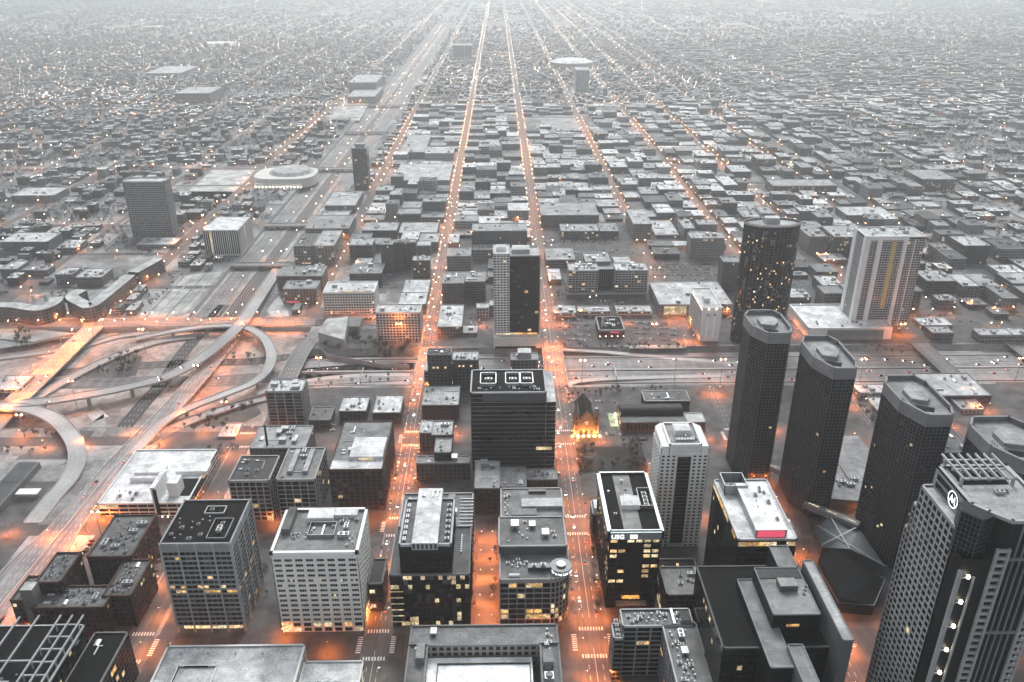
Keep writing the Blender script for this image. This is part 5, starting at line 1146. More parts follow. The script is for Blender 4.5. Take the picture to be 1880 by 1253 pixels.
# blocks beyond, over the expressway edge
grid_mid('white gridded loft block with frosted roof and dark vents near the expressway', 779, 682, 866, 664, h=22, rc=.45, bay=5.5, fh=3.6, pier=1, band=1, c=(1.2, 1.2, 1.2, .5), nind=40, n=8, gmix=.4)
mid('black roofed stepped loft block beside the left central avenue bridge', 784, 652, 828, 634, h=44, wc=.08, rc=.04, n=4, dy=14)
mid('mixed roof penthouse block right of the black roofed stepped loft', 830, 662, 878, 634, h=36, wc=.08, rc=.38, n=9, dy=20)
r_, b_ = mid('slim grey tower topped by stepped penthouse between the two central avenues', 938, 662, 988, 634, h=42, wc=.14, rc=.25, n=3, dy=16)
x0, x1, y0, y1, h = b_; pbox(r_, 'penthouse', x0+7, x1-7, y0+3, y1-2, h, h+7, 'conc', (.9, .9, .9, .5), .4)
# landmark tower with white side strip and black glass face
def two_tone_tower():
    x0, x1, y0, y1, h = R(906, 472, 992, 460, vb=636); y1 = y0+34
    r = root_for('apartment_tower', 'tall two tone tower with white balcony strip and black glass face on glowing pale podium', 'apartment tower', rp(x0, x1, y0, y1))
    poly = rp(x0+2, x1-1, y0+2, y1-2); core(r, poly, 12, h)
    W_ = x1-x0; wa = rp(x0, x0+.34*W_, y0+1, y1); wb = rp(x1-.18*W_, x1, y0+2.5, y1-1)
    facade(r, poly, 15, h-6, bay=4, fh=3.2, pier=.12, band=.3, dep=.2, mat='darkmetal', c=(1.5, 1.5, 1.5, .5), lit=.012, gmix=.04, nind=40)
    core(r, wa, 12, h+2, 'darkmetal', name='balcony_stack'); facade(r, wa, 12, h+2, bay=3.4, fh=3.1, pier=.9, band=1.3, dep=.5, mat='white', c=(1, 1, 1, .5), lit=.01, nind=50, gmix=.3)
    core(r, wb, 12, h-2, 'darkmetal', name='balcony_stack'); facade(r, wb, 12, h-2, bay=3.4, fh=3.1, pier=.5, band=.8, dep=.5, mat='conc', c=(.9, .9, .9, .5), lit=.01, nind=10)
    roofslab(r, wa, h+2.3, .45, par=1); roofslab(r, poly, h, .35, par=1); pbox(r, 'penthouse', x0+.4*W_, x1-.22*W_, y0+10, y1-8, h, h+5, 'conc', (1.1, 1.1, 1.1, .5), .4); pbox(r, 'penthouse', x0+3, x0+14, y0+12, y0+22, h+2, h+7, 'white', (1, 1, 1, .5), .45)
    q = MB(); q.box(x0-1, x1+1, y0-6, y1+4, 0, 14.5, 0, (1.1, 1.08, 1.05, .5), top=1, tc=(.4, .4, .4, .5)); bld(q, 'podium', [M['stone'], M['roof']], r)
    q = MB(); q.box(x0+2, x1-2, y0+.5, y0+1.9, 14.6, 16.2, 0); bld(q, 'lit_base', [M['orangestrip']], r)
    q = MB(); q.box(x0+.6, x1-4, y0-6.3, y0-6.05, .2, 2.5, 0); bld(q, 'podium_shade_strip', [M['darkmetal']], r)  # raised dark strip that paints shade along the podium foot
two_tone_tower()
# white office blocks left of the avenue
r_, b_ = grid_mid('white punched window office block with glowing rooftop terrace', 593, 538, 686, 518, vb=577, rc=.42, mat='stone', bay=3.4, fh=3.3, pier=.9, band=1.2, c=(1.15, 1.15, 1.15, .5), nind=90, n=6, gmix=.1, lit=.01)
x0, x1, y0, y1, h = b_; q = MB(); q.box(x0+20, x1-2, y0+.6, y0+1, h+.2, h+2.4, 0); bld(q, 'lit_terrace', [M['litwhite']], r_)
grid_mid('cream apartment block with dark punched windows and cluttered pale roof behind parking strip', 690, 575, 771, 560, vb=626, rc=.42, mat='stone', bay=3.6, fh=3.4, pier=1.2, band=1.4, c=(.8, .78, .75, .5), nind=70, n=10, lit=.02)
def angular():
    ps = [at(584, 612, 12), at(632, 624, 12), at(640, 584, 18), at(598, 582, 18)]; ps2 = ccw(ps); r = root_for('angular_hall', 'angular concrete museum hall with folded pale roof above the leafless bank', 'museum', ps2)
    q = MB(); q.prism(ps2, 0, 14, 0, (.9, .9, .9, .5), zs=[13, 12, 20, 15], top=1, tc=(.35, .35, .35, .5)); bld(q, 'wall', [M['conc'], M['roof']], r)
    a = at(665, 590, 6); b = at(632, 604, 6); pbox(r, 'low_wing', b[0], a[0], b[1], a[1]+6, 0, 9, 'conc', (.7, .7, .7, .5), .15)
    q = MB(); q.box(ps[0][0]+9, ps[0][0]+16, ps[0][1]-2.6, ps[0][1]-2.3, 5, 8, 0); bld(q, 'window', [M['darkmetal']], r)
angular()
mid('wide brick loft with neon edged lower wing near the curved pale lot', 507, 508, 590, 489, vb=536, wc=.13, rc=.2, brick=True, n=6, mat='wall')
r_, b_ = mid('red lit brick loft wing in front of the wide brick loft', 519, 531, 580, 516, vb=557, wc=.2, rc=.24, brick=True, n=5, mat='wallwarm')
x0, x1, y0, y1, h = b_; q = MB(); q.box(x0+3, x0+20, y0-.6, y0-.1, 1, 2.6, 0); bld(q, 'red_strip_light', [M['redsign']], r_)
D_ = [('tan gridded corner block with warm windows by the left highway', 538, 452, 574, 430, 486, .26, .1, .7, 'wallwarm'), ('tan gridded block with lit upper windows right of its darker roofed twin', 576, 452, 613, 424, 486, .26, .3, .72, 'wallwarm'),
 ('broad grey block at the orange junction behind the tan gridded blocks', 560, 420, 640, 396, 440, .2, .22, .4, 'wall'), ('brick warehouse with pale roof left of the loft row', 641, 503, 700, 485, 525, .12, .2, .3, 'wall'),
 ('dark brick loft with pale roof left end of the loft row', 641, 451, 683, 438, 478, .1, .36, .3, 'wall'), ('narrow dark loft first of the tall loft row', 698, 450, 721, 441, 502, .09, .2, .2, 'wall'),
 ('narrow dark loft second of the tall loft row', 723, 446, 741, 440, 499, .07, .22, .6, 'wall'), ('narrow loft third of the tall loft row beside pale roofs', 743, 446, 763, 440, 496, .1, .2, .9, 'wall'),
 ('pale roofed loft at the right end of the loft row', 765, 452, 790, 443, 474, .14, .38, .5, 'wall'), ('corner loft with orange lit shopfront under the loft row', 757, 479, 789, 471, 512, .09, .4, .1, 'wallwarm'),
 ('dark wide roofed block in front of the orange cross street', 665, 424, 728, 409, 440, .12, .3, .3, 'wall'), ('broad pale roofed hall left of the avenue before the orange cross street', 732, 428, 802, 409, 442, .2, .34, .3, 'wall'),
 ('gridded concrete office right of the avenue with light stair bay', 820, 471, 864, 456, 499, .2, .26, .5, 'wall'), ('grey panelled block at avenue corner with pale penthouse', 822, 446, 842, 430, 456, .3, .42, .5, 'wall'),
 ('wide glazed office with horizontal bands behind the gridded concrete office', 866, 425, 968, 411, 470, .1, .26, .05, 'wall'), ('windowed low slab joining the wide glazed office', 868, 459, 905, 450, 480, .3, .28, .4, 'wall'),
 ('large brown brick block with plain side left of the two tone tower', 811, 521, 852, 500, 557, .12, .22, .5, 'wall'), ('large brown brick block with recessed bays beside the two tone tower', 854, 518, 891, 499, 553, .11, .24, .3, 'wall'),
 ('low pale roofed row right of the avenue with orange brick front', 803, 601, 848, 561, 617, .2, .42, .4, 'wall'), ('small cream villa like block with lit windows left of two tone tower', 875, 566, 897, 558, 584, .45, .42, .4, 'wallwarm'),
 ('small pale box building beside the cream villa like block', 899, 562, 906, 552, 580, .3, .4, .4, 'wall'), ('low grey service building in front of the cream villa', 850, 612, 876, 598, 618, .2, .36, .4, 'wall'),
 ('small square roofed building right of the two tone tower', 1007, 514, 1031, 494, 523, .14, .42, .4, 'wall'), ('ribbed grey block with rooftop court behind the small square roof', 1003, 478, 1056, 456, 494, .14, .28, .4, 'wall'),
 ('long grey brick block behind the frosted lot with lit windows', 1030, 425, 1100, 412, 440, .13, .3, .4, 'wallwarm'), ('dark brick block at the right end of the long grey block', 1102, 425, 1136, 410, 439, .1, .24, .2, 'wall'),
 ('very long grey block lining the second central street', 993, 396, 1100, 372, 418, .15, .26, .3, 'wall'), ('pale concrete apartment block with corner balconies by the third lit street', 1163, 412, 1197, 385, 440, .22, .34, .6, 'wall'),
 ('pale low roofed supermarket beside the concrete apartment block', 1203, 432, 1247, 405, 438, .24, .42, .4, 'wallwarm'), ('large courtyard block with white window grid right of centre', 1269, 438, 1332, 428, 476, .26, .34, .5, 'wall'),
 ('left wing of the large courtyard block', 1256, 420, 1276, 404, 445, .2, .36, .5, 'wall'), ('rear wing of the large courtyard block with pale roof', 1282, 413, 1318, 404, 425, .2, .36, .5, 'wall'),
 ('dark narrow apartment block left of the round dark tower', 1329, 482, 1361, 471, 536, .1, .22, .2, 'wall'), ('gridded grey apartment block just right of the round dark tower', 1486, 435, 1520, 412, 466, .24, .24, .5, 'wall'),
 ('dark stepped loft left of the white ribbed tower', 1532, 436, 1580, 415, 474, .07, .32, .2, 'wallwarm'), ('pale boxy building with scribbled roof drawing of vents left of the white tower', 1510, 525, 1550, 507, 543, .12, .45, .6, 'wall'),
 ('flat grey block with yellow lit shopfront beside the round dark tower', 1452, 547, 1490, 530, 563, .1, .42, .4, 'wall'), ('pale low roof between round dark tower and the scribble roofed box', 1455, 506, 1484, 500, 512, .2, .44, .4, 'wall'),
 ('grey roofed workshop behind the scribble roofed box', 1510, 478, 1556, 466, 486, .14, .4, .4, 'wall'), ('brown brick block with red lit roof terrace right of the white tower', 1703, 517, 1756, 497, 544, .1, .34, .3, 'wall'),
 ('dark cube shaped office with pale roof right of the white ribbed tower', 1770, 452, 1820, 434, 485, .06, .4, .2, 'wall'), ('stepped concrete office below the red lit roof terrace block', 1724, 552, 1758, 542, 569, .18, .34, .4, 'wall'),
 ('low dark warehouse with yellow lamp row along its roof edge', 1778, 560, 1812, 548, 568, .08, .2, .4, 'wall'), ('curved fronted low block right of the lamp edged warehouse', 1825, 577, 1853, 566, 586, .14, .16, .5, 'wall'),
 ('white low supermarket in front of the concrete office by the frontage road', 1692, 598, 1750, 584, 606, .3, .5, .4, 'wallwarm'), ('white flat hall at the right edge', 1836, 502, 1885, 487, 512, .3, .5, .4, 'wall'),
 ('brick low building beside the expressway bridge at right', 1712, 612, 1752, 600, 626, .14, .34, .4, 'wall'), ('long pale low shop row at the right edge beside the expressway', 1800, 616, 1890, 604, 630, .25, .4, .4, 'wall'),
 ('dark slatted office block with glowing floor band at far right', 1694, 330, 1758, 312, 356, .07, .26, .05, 'wallwarm'), ('stepped upper part office behind the dark slatted block', 1706, 312, 1762, 304, 322, .1, .32, .05, 'wall'),
 ('wide low block with lamp strewn roof terrace right of centre far', 1420, 342, 1538, 330, 358, .08, .28, .2, 'wallwarm'), ('square dark office with glowing window patch right of centre far', 1391, 293, 1427, 284, 318, .08, .42, .2, 'wallwarm'),
 ('small pale topped office in front of the square dark office', 1344, 316, 1380, 304, 328, .12, .42, .5, 'wall'), ('long dark brick school far right with many windows', 1555, 396, 1640, 380, 408, .2, .4, .5, 'wall'),
 ('long roofed distribution hall with black skylight slots between highway and avenue', 722, 332, 825, 301, 346, .24, .36, .4, 'wall'), ('square dark brick tower in front of the long hall with skylight slots', 717, 325, 738, 318, 352, .09, .22, .2, 'wall'),
 ('broad grey terraced block right of the slim dark tower', 596, 378, 652, 352, 392, .2, .34, .4, 'wall'), ('low frost roofed shed before the broad terraced block', 580, 396, 640, 382, 402, .2, .3, .4, 'wall'),
 ('long dark hospital slab beside the far highway corridor', 640, 152, 690, 138, 176, .22, .36, .1, 'wall'), ('round roofed hospital wing in front of the hospital slab', 637, 178, 688, 160, 190, .24, .34, .4, 'wall'),
 ('ribbed white tower far away near the arena dome', 1058, 129, 1082, 124, 170, .5, .4, .0, 'wall'), ('dark slab building left of the far avenue', 832, 84, 852, 80, 108, .22, .3, .3, 'wall'), ('grey slab twin left of the far avenue', 853, 84, 866, 80, 107, .26, .3, .3, 'wall'),
 ('white low square building on the left avenue past the brick blocks', 853, 276, 878, 270, 294, .4, .42, .3, 'wall'), ('long low courthouse like block with columns left of the avenue', 780, 282, 832, 270, 294, .4, .38, .1, 'wall'),
 ('dark block of flats at the avenue corner right of the highway', 735, 280, 780, 248, 292, .16, .3, .3, 'wall'), ('far campus slab with piers on the left skyline of haze', 320, 172, 384, 160, 190, .22, .36, .1, 'wall'),
 ('far narrow campus hall left of the large car park', 265, 135, 330, 122, 141, .3, .4, .1, 'wall'), ('low long library with striped facade at left edge', 0, 445, 86, 428, 464, .22, .42, .0, 'wall'),
 ('small square laboratory with sloped dark side near the striped library', 104, 456, 138, 441, 466, .16, .4, .4, 'wall'), ('pale roofed campus hall with white entrance tower beside curved brick flats', 138, 510, 186, 494, 526, .18, .4, .5, 'wall'),
 ('campus hall with frosted roof left of the entrance tower hall', 100, 505, 132, 492, 524, .2, .4, .5, 'wall'), ('long low campus hall in front of the library', 26, 497, 86, 488, 508, .16, .26, .5, 'wall'), ('tilted low campus block with frosted roof near left edge', 0, 495, 30, 480, 512, .16, .34, .5, 'wall'),
 ('flat podium hall around the slab tower foot', 250, 450, 320, 437, 457, .2, .36, .2, 'wall'), ('low pale roofed school left of the slab tower', 20, 360, 98, 345, 372, .22, .4, .4, 'wall'),
 ('pale roofed industrial shed at the left edge by the bright diagonal bridge', -20, 716, 34, 690, 722, .3, .42, .4, 'wallwarm'), ('tiny gatehouse left of the loop ramp by parking', 400, 803, 432, 778, 806, .3, .4, .4, 'wall'),
 ('dark brick factory with roof houses at the right side by the expressway', 1712, 728, 1822, 686, 742, .04, .36, .3, 'wall'), ('pale walled annex with open roof box behind the third chamfered tower', 1765, 752, 1808, 733, 760, .35, .3, .5, 'wall'),
 ('black gym block with lit ticker strip behind third chamfered tower', 1728, 832, 1790, 766, 848, .03, .09, .5, 'wall'), ('low orange lit market hall behind second chamfered tower', 1578, 722, 1640, 706, 732, .3, .5, .5, 'wallwarm'),
 ('low shed with red side left of the third chamfered tower', 1612, 756, 1640, 730, 762, .2, .4, .5, 'wall')]
for lb, ul, vf, ur, vr, vb, wc, rc, sd, mt in D_: mid(lb, ul, vf, ur, vr, vb=vb, wc=wc, rc=rc, seed=sd, mat=mt, n=5 if ur-ul > 30 else 2)
# twin lofts with glazed link
def twin_lofts():
    x0, x1, y0, y1, h = R(1045, 498, 1099, 484, vb=545); g = 'pair of white apartment lofts joined by black glazing'
    r = root_for('loft_apartments', 'pair of white balconied apartment lofts joined by a black glazed link', 'apartment block', rp(x0, R(1132, 501, 1191, 484, h)[1], y0, y1+30))
    a0, a1, b0, b1, _ = R(1132, 501, 1191, 484, h)
    for p in (rp(x0, x1, y0, y1), rp(a0, a1, y0, y1)):
        core(r, p, 6, h); facade(r, p, 6, h, bay=4.2, fh=3.3, pier=.7, band=1.1, dep=.5, mat='conc', c=(1.2, 1.2, 1.2, .5), lit=.03, nind=40, gmix=.2); roofslab(r, p, h, .42, par=1); clutter(r, p[0][0]+2, p[1][0]-2, y0+2, y1-2, h, 5, int(p[0][0]), ('air_handler', 'stair_house', 'fan_unit'))
    p = rp(x1+.5, a0-.5, y0+14, y1); core(r, p, 6, h-3, 'darkmetal', name='link_wall'); roofslab(r, p, h-3, .3, par=.6)
    q = MB()
    for k in range(9): q.box(x1+.5+(a0-x1-1)*k/8-.15, x1+.5+(a0-x1-1)*k/8+.15, y0+13.6, y0+14, 8, h-4, 0, (1, 1, 1, .5))
    bld(q, 'glazing_bar', [M['metal']], r)
    p = rp(x1-14, a0-4, y1+.5, y1+34); core(r, p, 6, h+2, 'conc', (.4, .4, .4, .5), name='rear_wing_wall'); roofslab(r, p, h+2, .34, par=.8); clutter(r, p[0][0]+1, p[1][0]-1, p[0][1]+2, p[2][1]-2, h+2, 9, 5)
    p = rp(a0+4, a0+26, y1+.5, y1+38); core(r, p, 6, h-4, 'conc', (.5, .5, .5, .5), name='rear_wing_wall'); roofslab(r, p, h-4, .42, par=.8)
    p = rp(x0-2, a1-2, y0-7, y1+30); core(r, p, 0, 6.3, 'conc', (.35, .35, .35, .5), name='podium'); roofslab(r, rp(x0-2, a1-2, y0-7, y0-.1), 6.3, .14, par=.7)
twin_lofts()
def restaurant():
    x0, x1, y0, y1, h = R(1100, 608, 1147, 583, vb=622); r = root_for('restaurant', 'square black roofed restaurant with red sign and lamp lit walls on a parking lot', 'restaurant', rp(x0, x1, y0, y1))
    core(r, rp(x0, x1, y0, y1), 0, h, 'brick', (.8, .5, .5, .5)); roofslab(r, rp(x0, x1, y0, y1), h, mat='membrane', par=1.3, pc=(1, 1, 1, .5), pt=1); clutter(r, x0+3, x1-3, y0+3, y1-3, h, 8, 5, ('fan_unit', 'air_handler'))
    q = MB(); q.box(x0+13, x0+24, y0-.7, y0-.4, h-2.5, h-1, 0); bld(q, 'red_sign', [M['redsign']], r)
    for k in range(5): q = MB(); q.cyl(x0+1+k*(x1-x0-2)/4, y0-.9, .3, 3, 3.7, 6, 0); bld(q, 'wall_lamp', [M['lensw']], r)
    for lb, a in (('row of low restaurants with cream canopies behind the red signed restaurant', (1062, 573, 1120, 563)), ('low row with red fascia and pale roof right of the cream canopies', (1132, 573, 1197, 562)), ('low shop with pale roof left of the cream canopy row', (1018, 576, 1058, 562))):
        rr, b = mid(lb, *a, h=7, wc=.3, rc=.42, mat='wallwarm', n=5)
        q = MB(); q.box(b[0], b[1], b[2]-1.2, b[2]-.2, 3, 3.5, 0, (1.2, .8, .7, .5), bottom=True); bld(q, 'canopy', [M['stone']], rr)
restaurant()
def hotel():
    h = 42; a = at(1291, 567, h); x0, x1 = a[0], at(1323, 567, h)[0]+2; y0 = a[1]; y1 = at(1271, 531, h)[1]; poly = rp(x0, x1, y0, y1)
    r = root_for('hotel', 'slim white hotel slab with uplit vertical ribs along its left side', 'hotel', poly); core(r, poly, 0, h, 'stone', (1.1, 1.1, 1.1, .5)); roofslab(r, poly, h, .42, par=1.2, pm='stone', pc=(1.2, 1.2, 1.2, .5)); pbox(r, 'penthouse', x0+5, x0+12, y0+18, y0+30, h, h+5, 'stone', (1, 1, 1, .5), .45)
    q = MB(); n = int((y1-y0)/5)
    for k in range(n+1): q.box(x0-.9, x0-.02, y0+k*5-.4, y0+k*5+.4, 0, h+1, 0, (1.3, 1.3, 1.3, .5))
    bld(q, 'facade_ribs', [M['stone']], r)
    for k in range(n): 
        q = MB(); q.box(x0-.35, x0-.05, y0+k*5+1, y0+k*5+4, 2, h-2, 0); bld(q, 'window_strip', [M['glass']], r)
        q = MB(); q.box(x0-1.1, x0-.9, y0+k*5-.2, y0+k*5+.2, h-1.6, h-.6, 0); bld(q, 'rib_lamp', [M['roofLamp']], r)
    for k in (.3, .65): q = MB(); q.box(x0+(x1-x0)*k-.6, x0+(x1-x0)*k+.6, y0-.25, y0-.02, 4, h-10, 0, (1.5, 1.5, 1.5, .5)); q.box(x0+(x1-x0)*k-.8, x0+(x1-x0)*k+.8, y0-.3, y0-.05, h-9, h-7, 1); bld(q, 'window_strip', [M['stone'], M['glass']], r)
    for k in (.3, .7): q = MB(); q.cyl(x0+(x1-x0)*k, y0-.6, .4, h-.8, h, 8, 0); bld(q, 'sign_lamp', [M['roofLamp']], r)
    rr, b = mid('broad garage behind the hotel with yellow lit glass wall and frosted top deck', 1211, 560, 1345, 518, h=14, wc=.3, rc=.4, n=9, mat='wall')
    q = MB(); q.box(b[0]+6, b[0]+34, b[2]-.5, b[2]-.1, 1, 12, 0); bld(q, 'lit_glass_wall', [M['litwhite']], rr)
hotel()
def round_tower():
    h = 146; cx_, cy2 = at(1419, 404, h); rx, ry = 31, 17; n = 40
    pl = [(cx_+rx*math.cos(2*math.pi*i/n), cy2+ry*math.sin(2*math.pi*i/n)) for i in range(n)]
    r = root_for('elliptical_tower', 'dark glass elliptical tower sprinkled with warm lit windows and a ring crown', 'apartment tower', pl)
    core(r, pl, 0, h-4, 'darkmetal'); rnd = random.Random(5); win = MB(); k_ = 0; fl = 44
    fr = MB()
    for j in range(fl): ring(fr, pl, 2+j*3.15, 2.25+j*3.15, .1, 0, (.3, .3, .3, .5), .25)
    cnt = 0
    for i, (p, d, nn, L) in enumerate(edges(pl)):
        stt = rnd.random(); fr.obox(p, d, nn, -.12, .12, 1, h-4, 0, .35, 0, (.35, .35, .36, .5))
        for j in range(fl-1):
            if rnd.random() < .4: stt = rnd.random()
            for hf in (0, 1):
                u_ = rnd.random(); zz = 2.5+j*3.15; a0_ = L*(.05+.5*hf); a1_ = L*(.48+.48*hf)
                m = 2 if (stt > .86 and u_ > .4) else (1 if stt > .62 and u_ > .3 else 0)
                win.obox(p, d, nn, a0_, a1_, zz, zz+2.7, .02, .14, m, (.45, .45, .46, .5))
                pl_ = .93 if abs(i-30) < 4 else .965
                if rnd.random() > pl_ and nn.y < 0 and cnt < 95:
                    cnt += 1; q = MB(); w_ = rnd.uniform(.5, 1.6); q.obox(p, d, nn, a0_+.2, a0_+.2+w_, zz+.5, zz+1.9, .15, .22, 0); bld(q, 'lit_window', [M['warmwin']], r)
    o = bld(fr, 'mullions', [M['metal']], r); o['kind'] = 'stuff'
    o = bld(win, 'windows', [M['glass'], M['glassmid'], M['metal']], r); o['kind'] = 'stuff'
    q = MB(); ring(q, pl, h-3.5, h-1.8, 2.2, 0, (1.3, 1.3, 1.3, .5), 1.0); bld(q, 'crown_ring', [M['conc']], r); roofslab(r, pl, h-3.8, .3, par=0)
    pbox(r, 'penthouse', cx_-9, cx_+7, cy2-4, cy2+6, h-4, h+3, 'conc', (1, 1, 1, .5), .42); q = MB(); q.box(cx_-18, cx_+16, cy2-15.5, cy2-12, h-3.8, h-3.2, 0, (1.3, 1.3, 1.3, .5)); bld(q, 'terrace', [M['conc']], r)
round_tower()
def ribbed_white_tower():
    h = 118; a = at(1592, 436, h); x0 = a[0]; x1 = at(1702, 436, h)[0]; y0 = a[1]; y1 = y0+36; poly = rp(x0, x1, y0, y1)
    r = root_for('apartment_tower', 'broad white ribbed apartment tower with a yellow panel stripe on a white podium', 'apartment tower', poly); W_ = x1-x0
    core(r, rp(x0+.5, x1-.5, y0+2, y1), 8, h)
    facade(r, rp(x0+.5, x1-.5, y0+1.5, y1-1), 8, h-3, bay=3.3, fh=3.0, pier=.5, band=.9, dep=.5, mat='conc', c=(1.45, 1.45, 1.45, .5), lit=.01, gmix=.3, nind=90)
    q = MB()
    for k, w in ((0, 5), (.2, 5.5), (.64, 4.5)): q.box(x0+k*W_, x0+k*W_+w, y0-.4, y0+1.4, 6, h+1, 0)
    q.box(x0+.0*W_, x0+.72*W_, y0-.2, y0+1.4, h-4, h+1.2, 0); q.box(x0-.6, x0+.4, y0, y0+7, 6, h, 0); q.box(x0-.6, x0+.4, y1-9, y1, 6, h, 0); q.box(x0+.83*W_, x0+.84*W_, y0+.3, y0+1.4, 6, h-3, 0)
    bld(q, 'white_fins', [M['white']], r); q = MB(); q.box(x0+.45*W_, x0+.53*W_, y0+.1, y0+1.3, 30, h-6, 0); bld(q, 'yellow_panel', [M['yellowstrip']], r)
    q = MB(); z = 32
    while z < h-6: q.box(x0+.45*W_-.1, x0+.53*W_+.1, y0, y0+.3, z, z+.7, 0, (.9, .85, .6, .5), bottom=True); z += 3
    bld(q, 'balcony_slabs', [M['conc']], r)['kind'] = 'stuff'
    roofslab(r, poly, h, .38, par=1, pm='white'); clutter(r, x0+4, x1-4, y0+6, y1-3, h, 6, 3)
    pa = rp(at(1457, 570, 14)[0], at(1640, 604, 14)[0], at(1545, 604, 14)[1], y1+12)
    core(r, pa, 0, 14, 'stone', (1.1, 1.1, 1.1, .5), name='podium'); roofslab(r, pa, 14, .5, par=1.4, pm='white', pc=(1, 1, 1, .5), pt=1)
    q = MB(); px0, px1 = pa[0][0]+22, pa[1][0]-10
    for k in range(8): q.box(px0, px1, pa[0][1]-1.0, pa[0][1]-.6, 1.6+k*1.5, 2.2+k*1.5, 0, (.35, .35, .35, .5))
    bld(q, 'louver', [M['conc']], r); clutter(r, pa[0][0]+6, px1-20, pa[0][1]+6, y0-3 if y0-3 > pa[0][1]+20 else pa[0][1]+26, 14, 4, 5, ('fan_unit', 'roof_vent'))
ribbed_white_tower()
def far_landmarks():
    x0, x1, y0, y1, h = R(225, 335, 300, 320, vb=436); h *= 1.0; poly = rp(x0, x1, y0, y0+26)
    r = root_for('slab_tower', 'concrete slab tower with deep window grid rising from the left campus', 'office tower', poly); core(r, poly, 0, h); facade(r, poly, 0, h, bay=4.4, fh=3.6, pier=.9, band=1.3, dep=.6, c=(.85, .85, .85, .5), nind=100, lit=.0, gmix=.3, top=1); roofslab(r, poly, h, .4, par=1.5, pt=1.5, pc=(1.1, 1.1, 1.1, .5), out=1)
    x0, x1, y0, y1, h = R(372, 424, 436, 398, vb=470); poly = rp(x0, x1, y0, y0+70)
    r = root_for('white_office_block', 'white clinic block with vertical ribs and clean pale roof left of the highway', 'office block', poly); core(r, poly, 0, h, 'stone', (.9, .9, .9, .5)); facade(r, poly, 2, h, bay=3, fh=h, pier=.9, band=.8, dep=.5, mat='stone', c=(1.1, 1.1, 1.1, .5), nind=20, gmix=.6); roofslab(r, poly, h, .52, par=.8)
    h = 18; cx_, cy2 = at(526, 318, h); r = root_for('arena', 'low arena with rounded pale roof and lamp lit front left of the highway', 'arena', rp(cx_-62, cx_+62, cy2-58, cy2+52))
    pl = [(cx_+60*math.copysign(abs(math.cos(t_))**.6, math.cos(t_)), cy2+50*math.copysign(abs(math.sin(t_))**.6, math.sin(t_))) for t_ in [2*math.pi*i/36 for i in range(36)]]
    q = MB(); q.prism(pl, 0, h, 0, (.9, .88, .84, .5)); q.cyl(cx_+8, cy2+10, 44, h, h+6, 30, 1, (.34, .34, .34, .5), r2=36); bld(q, 'bowl', [M['stone'], M['roof']], r); q = MB(); q.box(cx_-50, cx_+40, cy2-56, cy2-48, 0, 10, 0, (1, .98, .92, .5), top=1, tc=(.5, .5, .5, .5)); bld(q, 'front_hall', [M['stone'], M['roof']], r)
    for k in range(14): q = MB(); q.cyl(cx_-48+k*6.8, cy2-57, .5, 4, 5, 6, 0); bld(q, 'wall_lamp', [M['lensw']], r)
    x0, x1, y0, y1, h = R(645, 273, 672, 266, vb=350); poly = rp(x0, x1, y0, y0+26); r = root_for('dark_tower', 'slim dark glass tower standing beside the left highway corridor', 'apartment tower', poly)
    core(r, poly, 0, h, 'darkmetal'); facade(r, poly, 0, h, bay=5, fh=3.3, pier=.3, band=.5, dep=.3, mat='metal', c=(.5, .5, .5, .5), nind=60, lit=.03, gmix=.3); roofslab(r, poly, h, .35, par=1); pbox(r, 'penthouse', x0+6, x1-4, y0+6, y0+18, h, h+7, 'conc', (.7, .7, .7, .5), .35)
    h = 22; cx_, cy2 = at(1050, 113, h); r = thing('arena', 'distant round arena with pale domed roof beside the third lit street', 'arena', (cx_, cy2, 0)); occ(rp(cx_-90, cx_+90, cy2-70, cy2+70))
    q = MB(); 
    for k, (s_, z0, z1, s2) in enumerate(((88, 0, h, 88), (84, h, h+8, 60), (60, h+8, h+11, 1))): q.cyl(0, 0, s_, z0, z1, 30, 0 if k == 0 else 1, (.6, .6, .6, .5), r2=s2)
    q.build('bowl', [M['conc'], M['roof']], r)
    # bright box store far away
    for lb, u, v, w, d, hh in (('brightly lit white box store in the hazy far left', 402, 84, 150, 120, 14), ('tiny glowing depot at far right in the haze', 1342, 48, 120, 60, 12), ('tiny lit roof far upper left in the haze', 278, 52, 120, 50, 10)):
        x, y = at(u, v, 0); r = root_for('box_store', lb, 'store', rp(x-w/2, x+w/2, y-d/2, y+d/2)); q = MB(); q.box(x-w/2, x+w/2, y-d/2, y+d/2, 0, hh, 0, (1, 1, 1, .5), top=1, tc=(.6, .6, .6, .5)); bld(q, 'wall', [M['white'], M['roof']], r); q = MB(); q.box(x-w/2, x+w/2, y-d/2-.6, y-d/2-.1, 3, hh-2, 0); bld(q, 'lit_sign_band', [M['litwhite']], r)
far_landmarks()
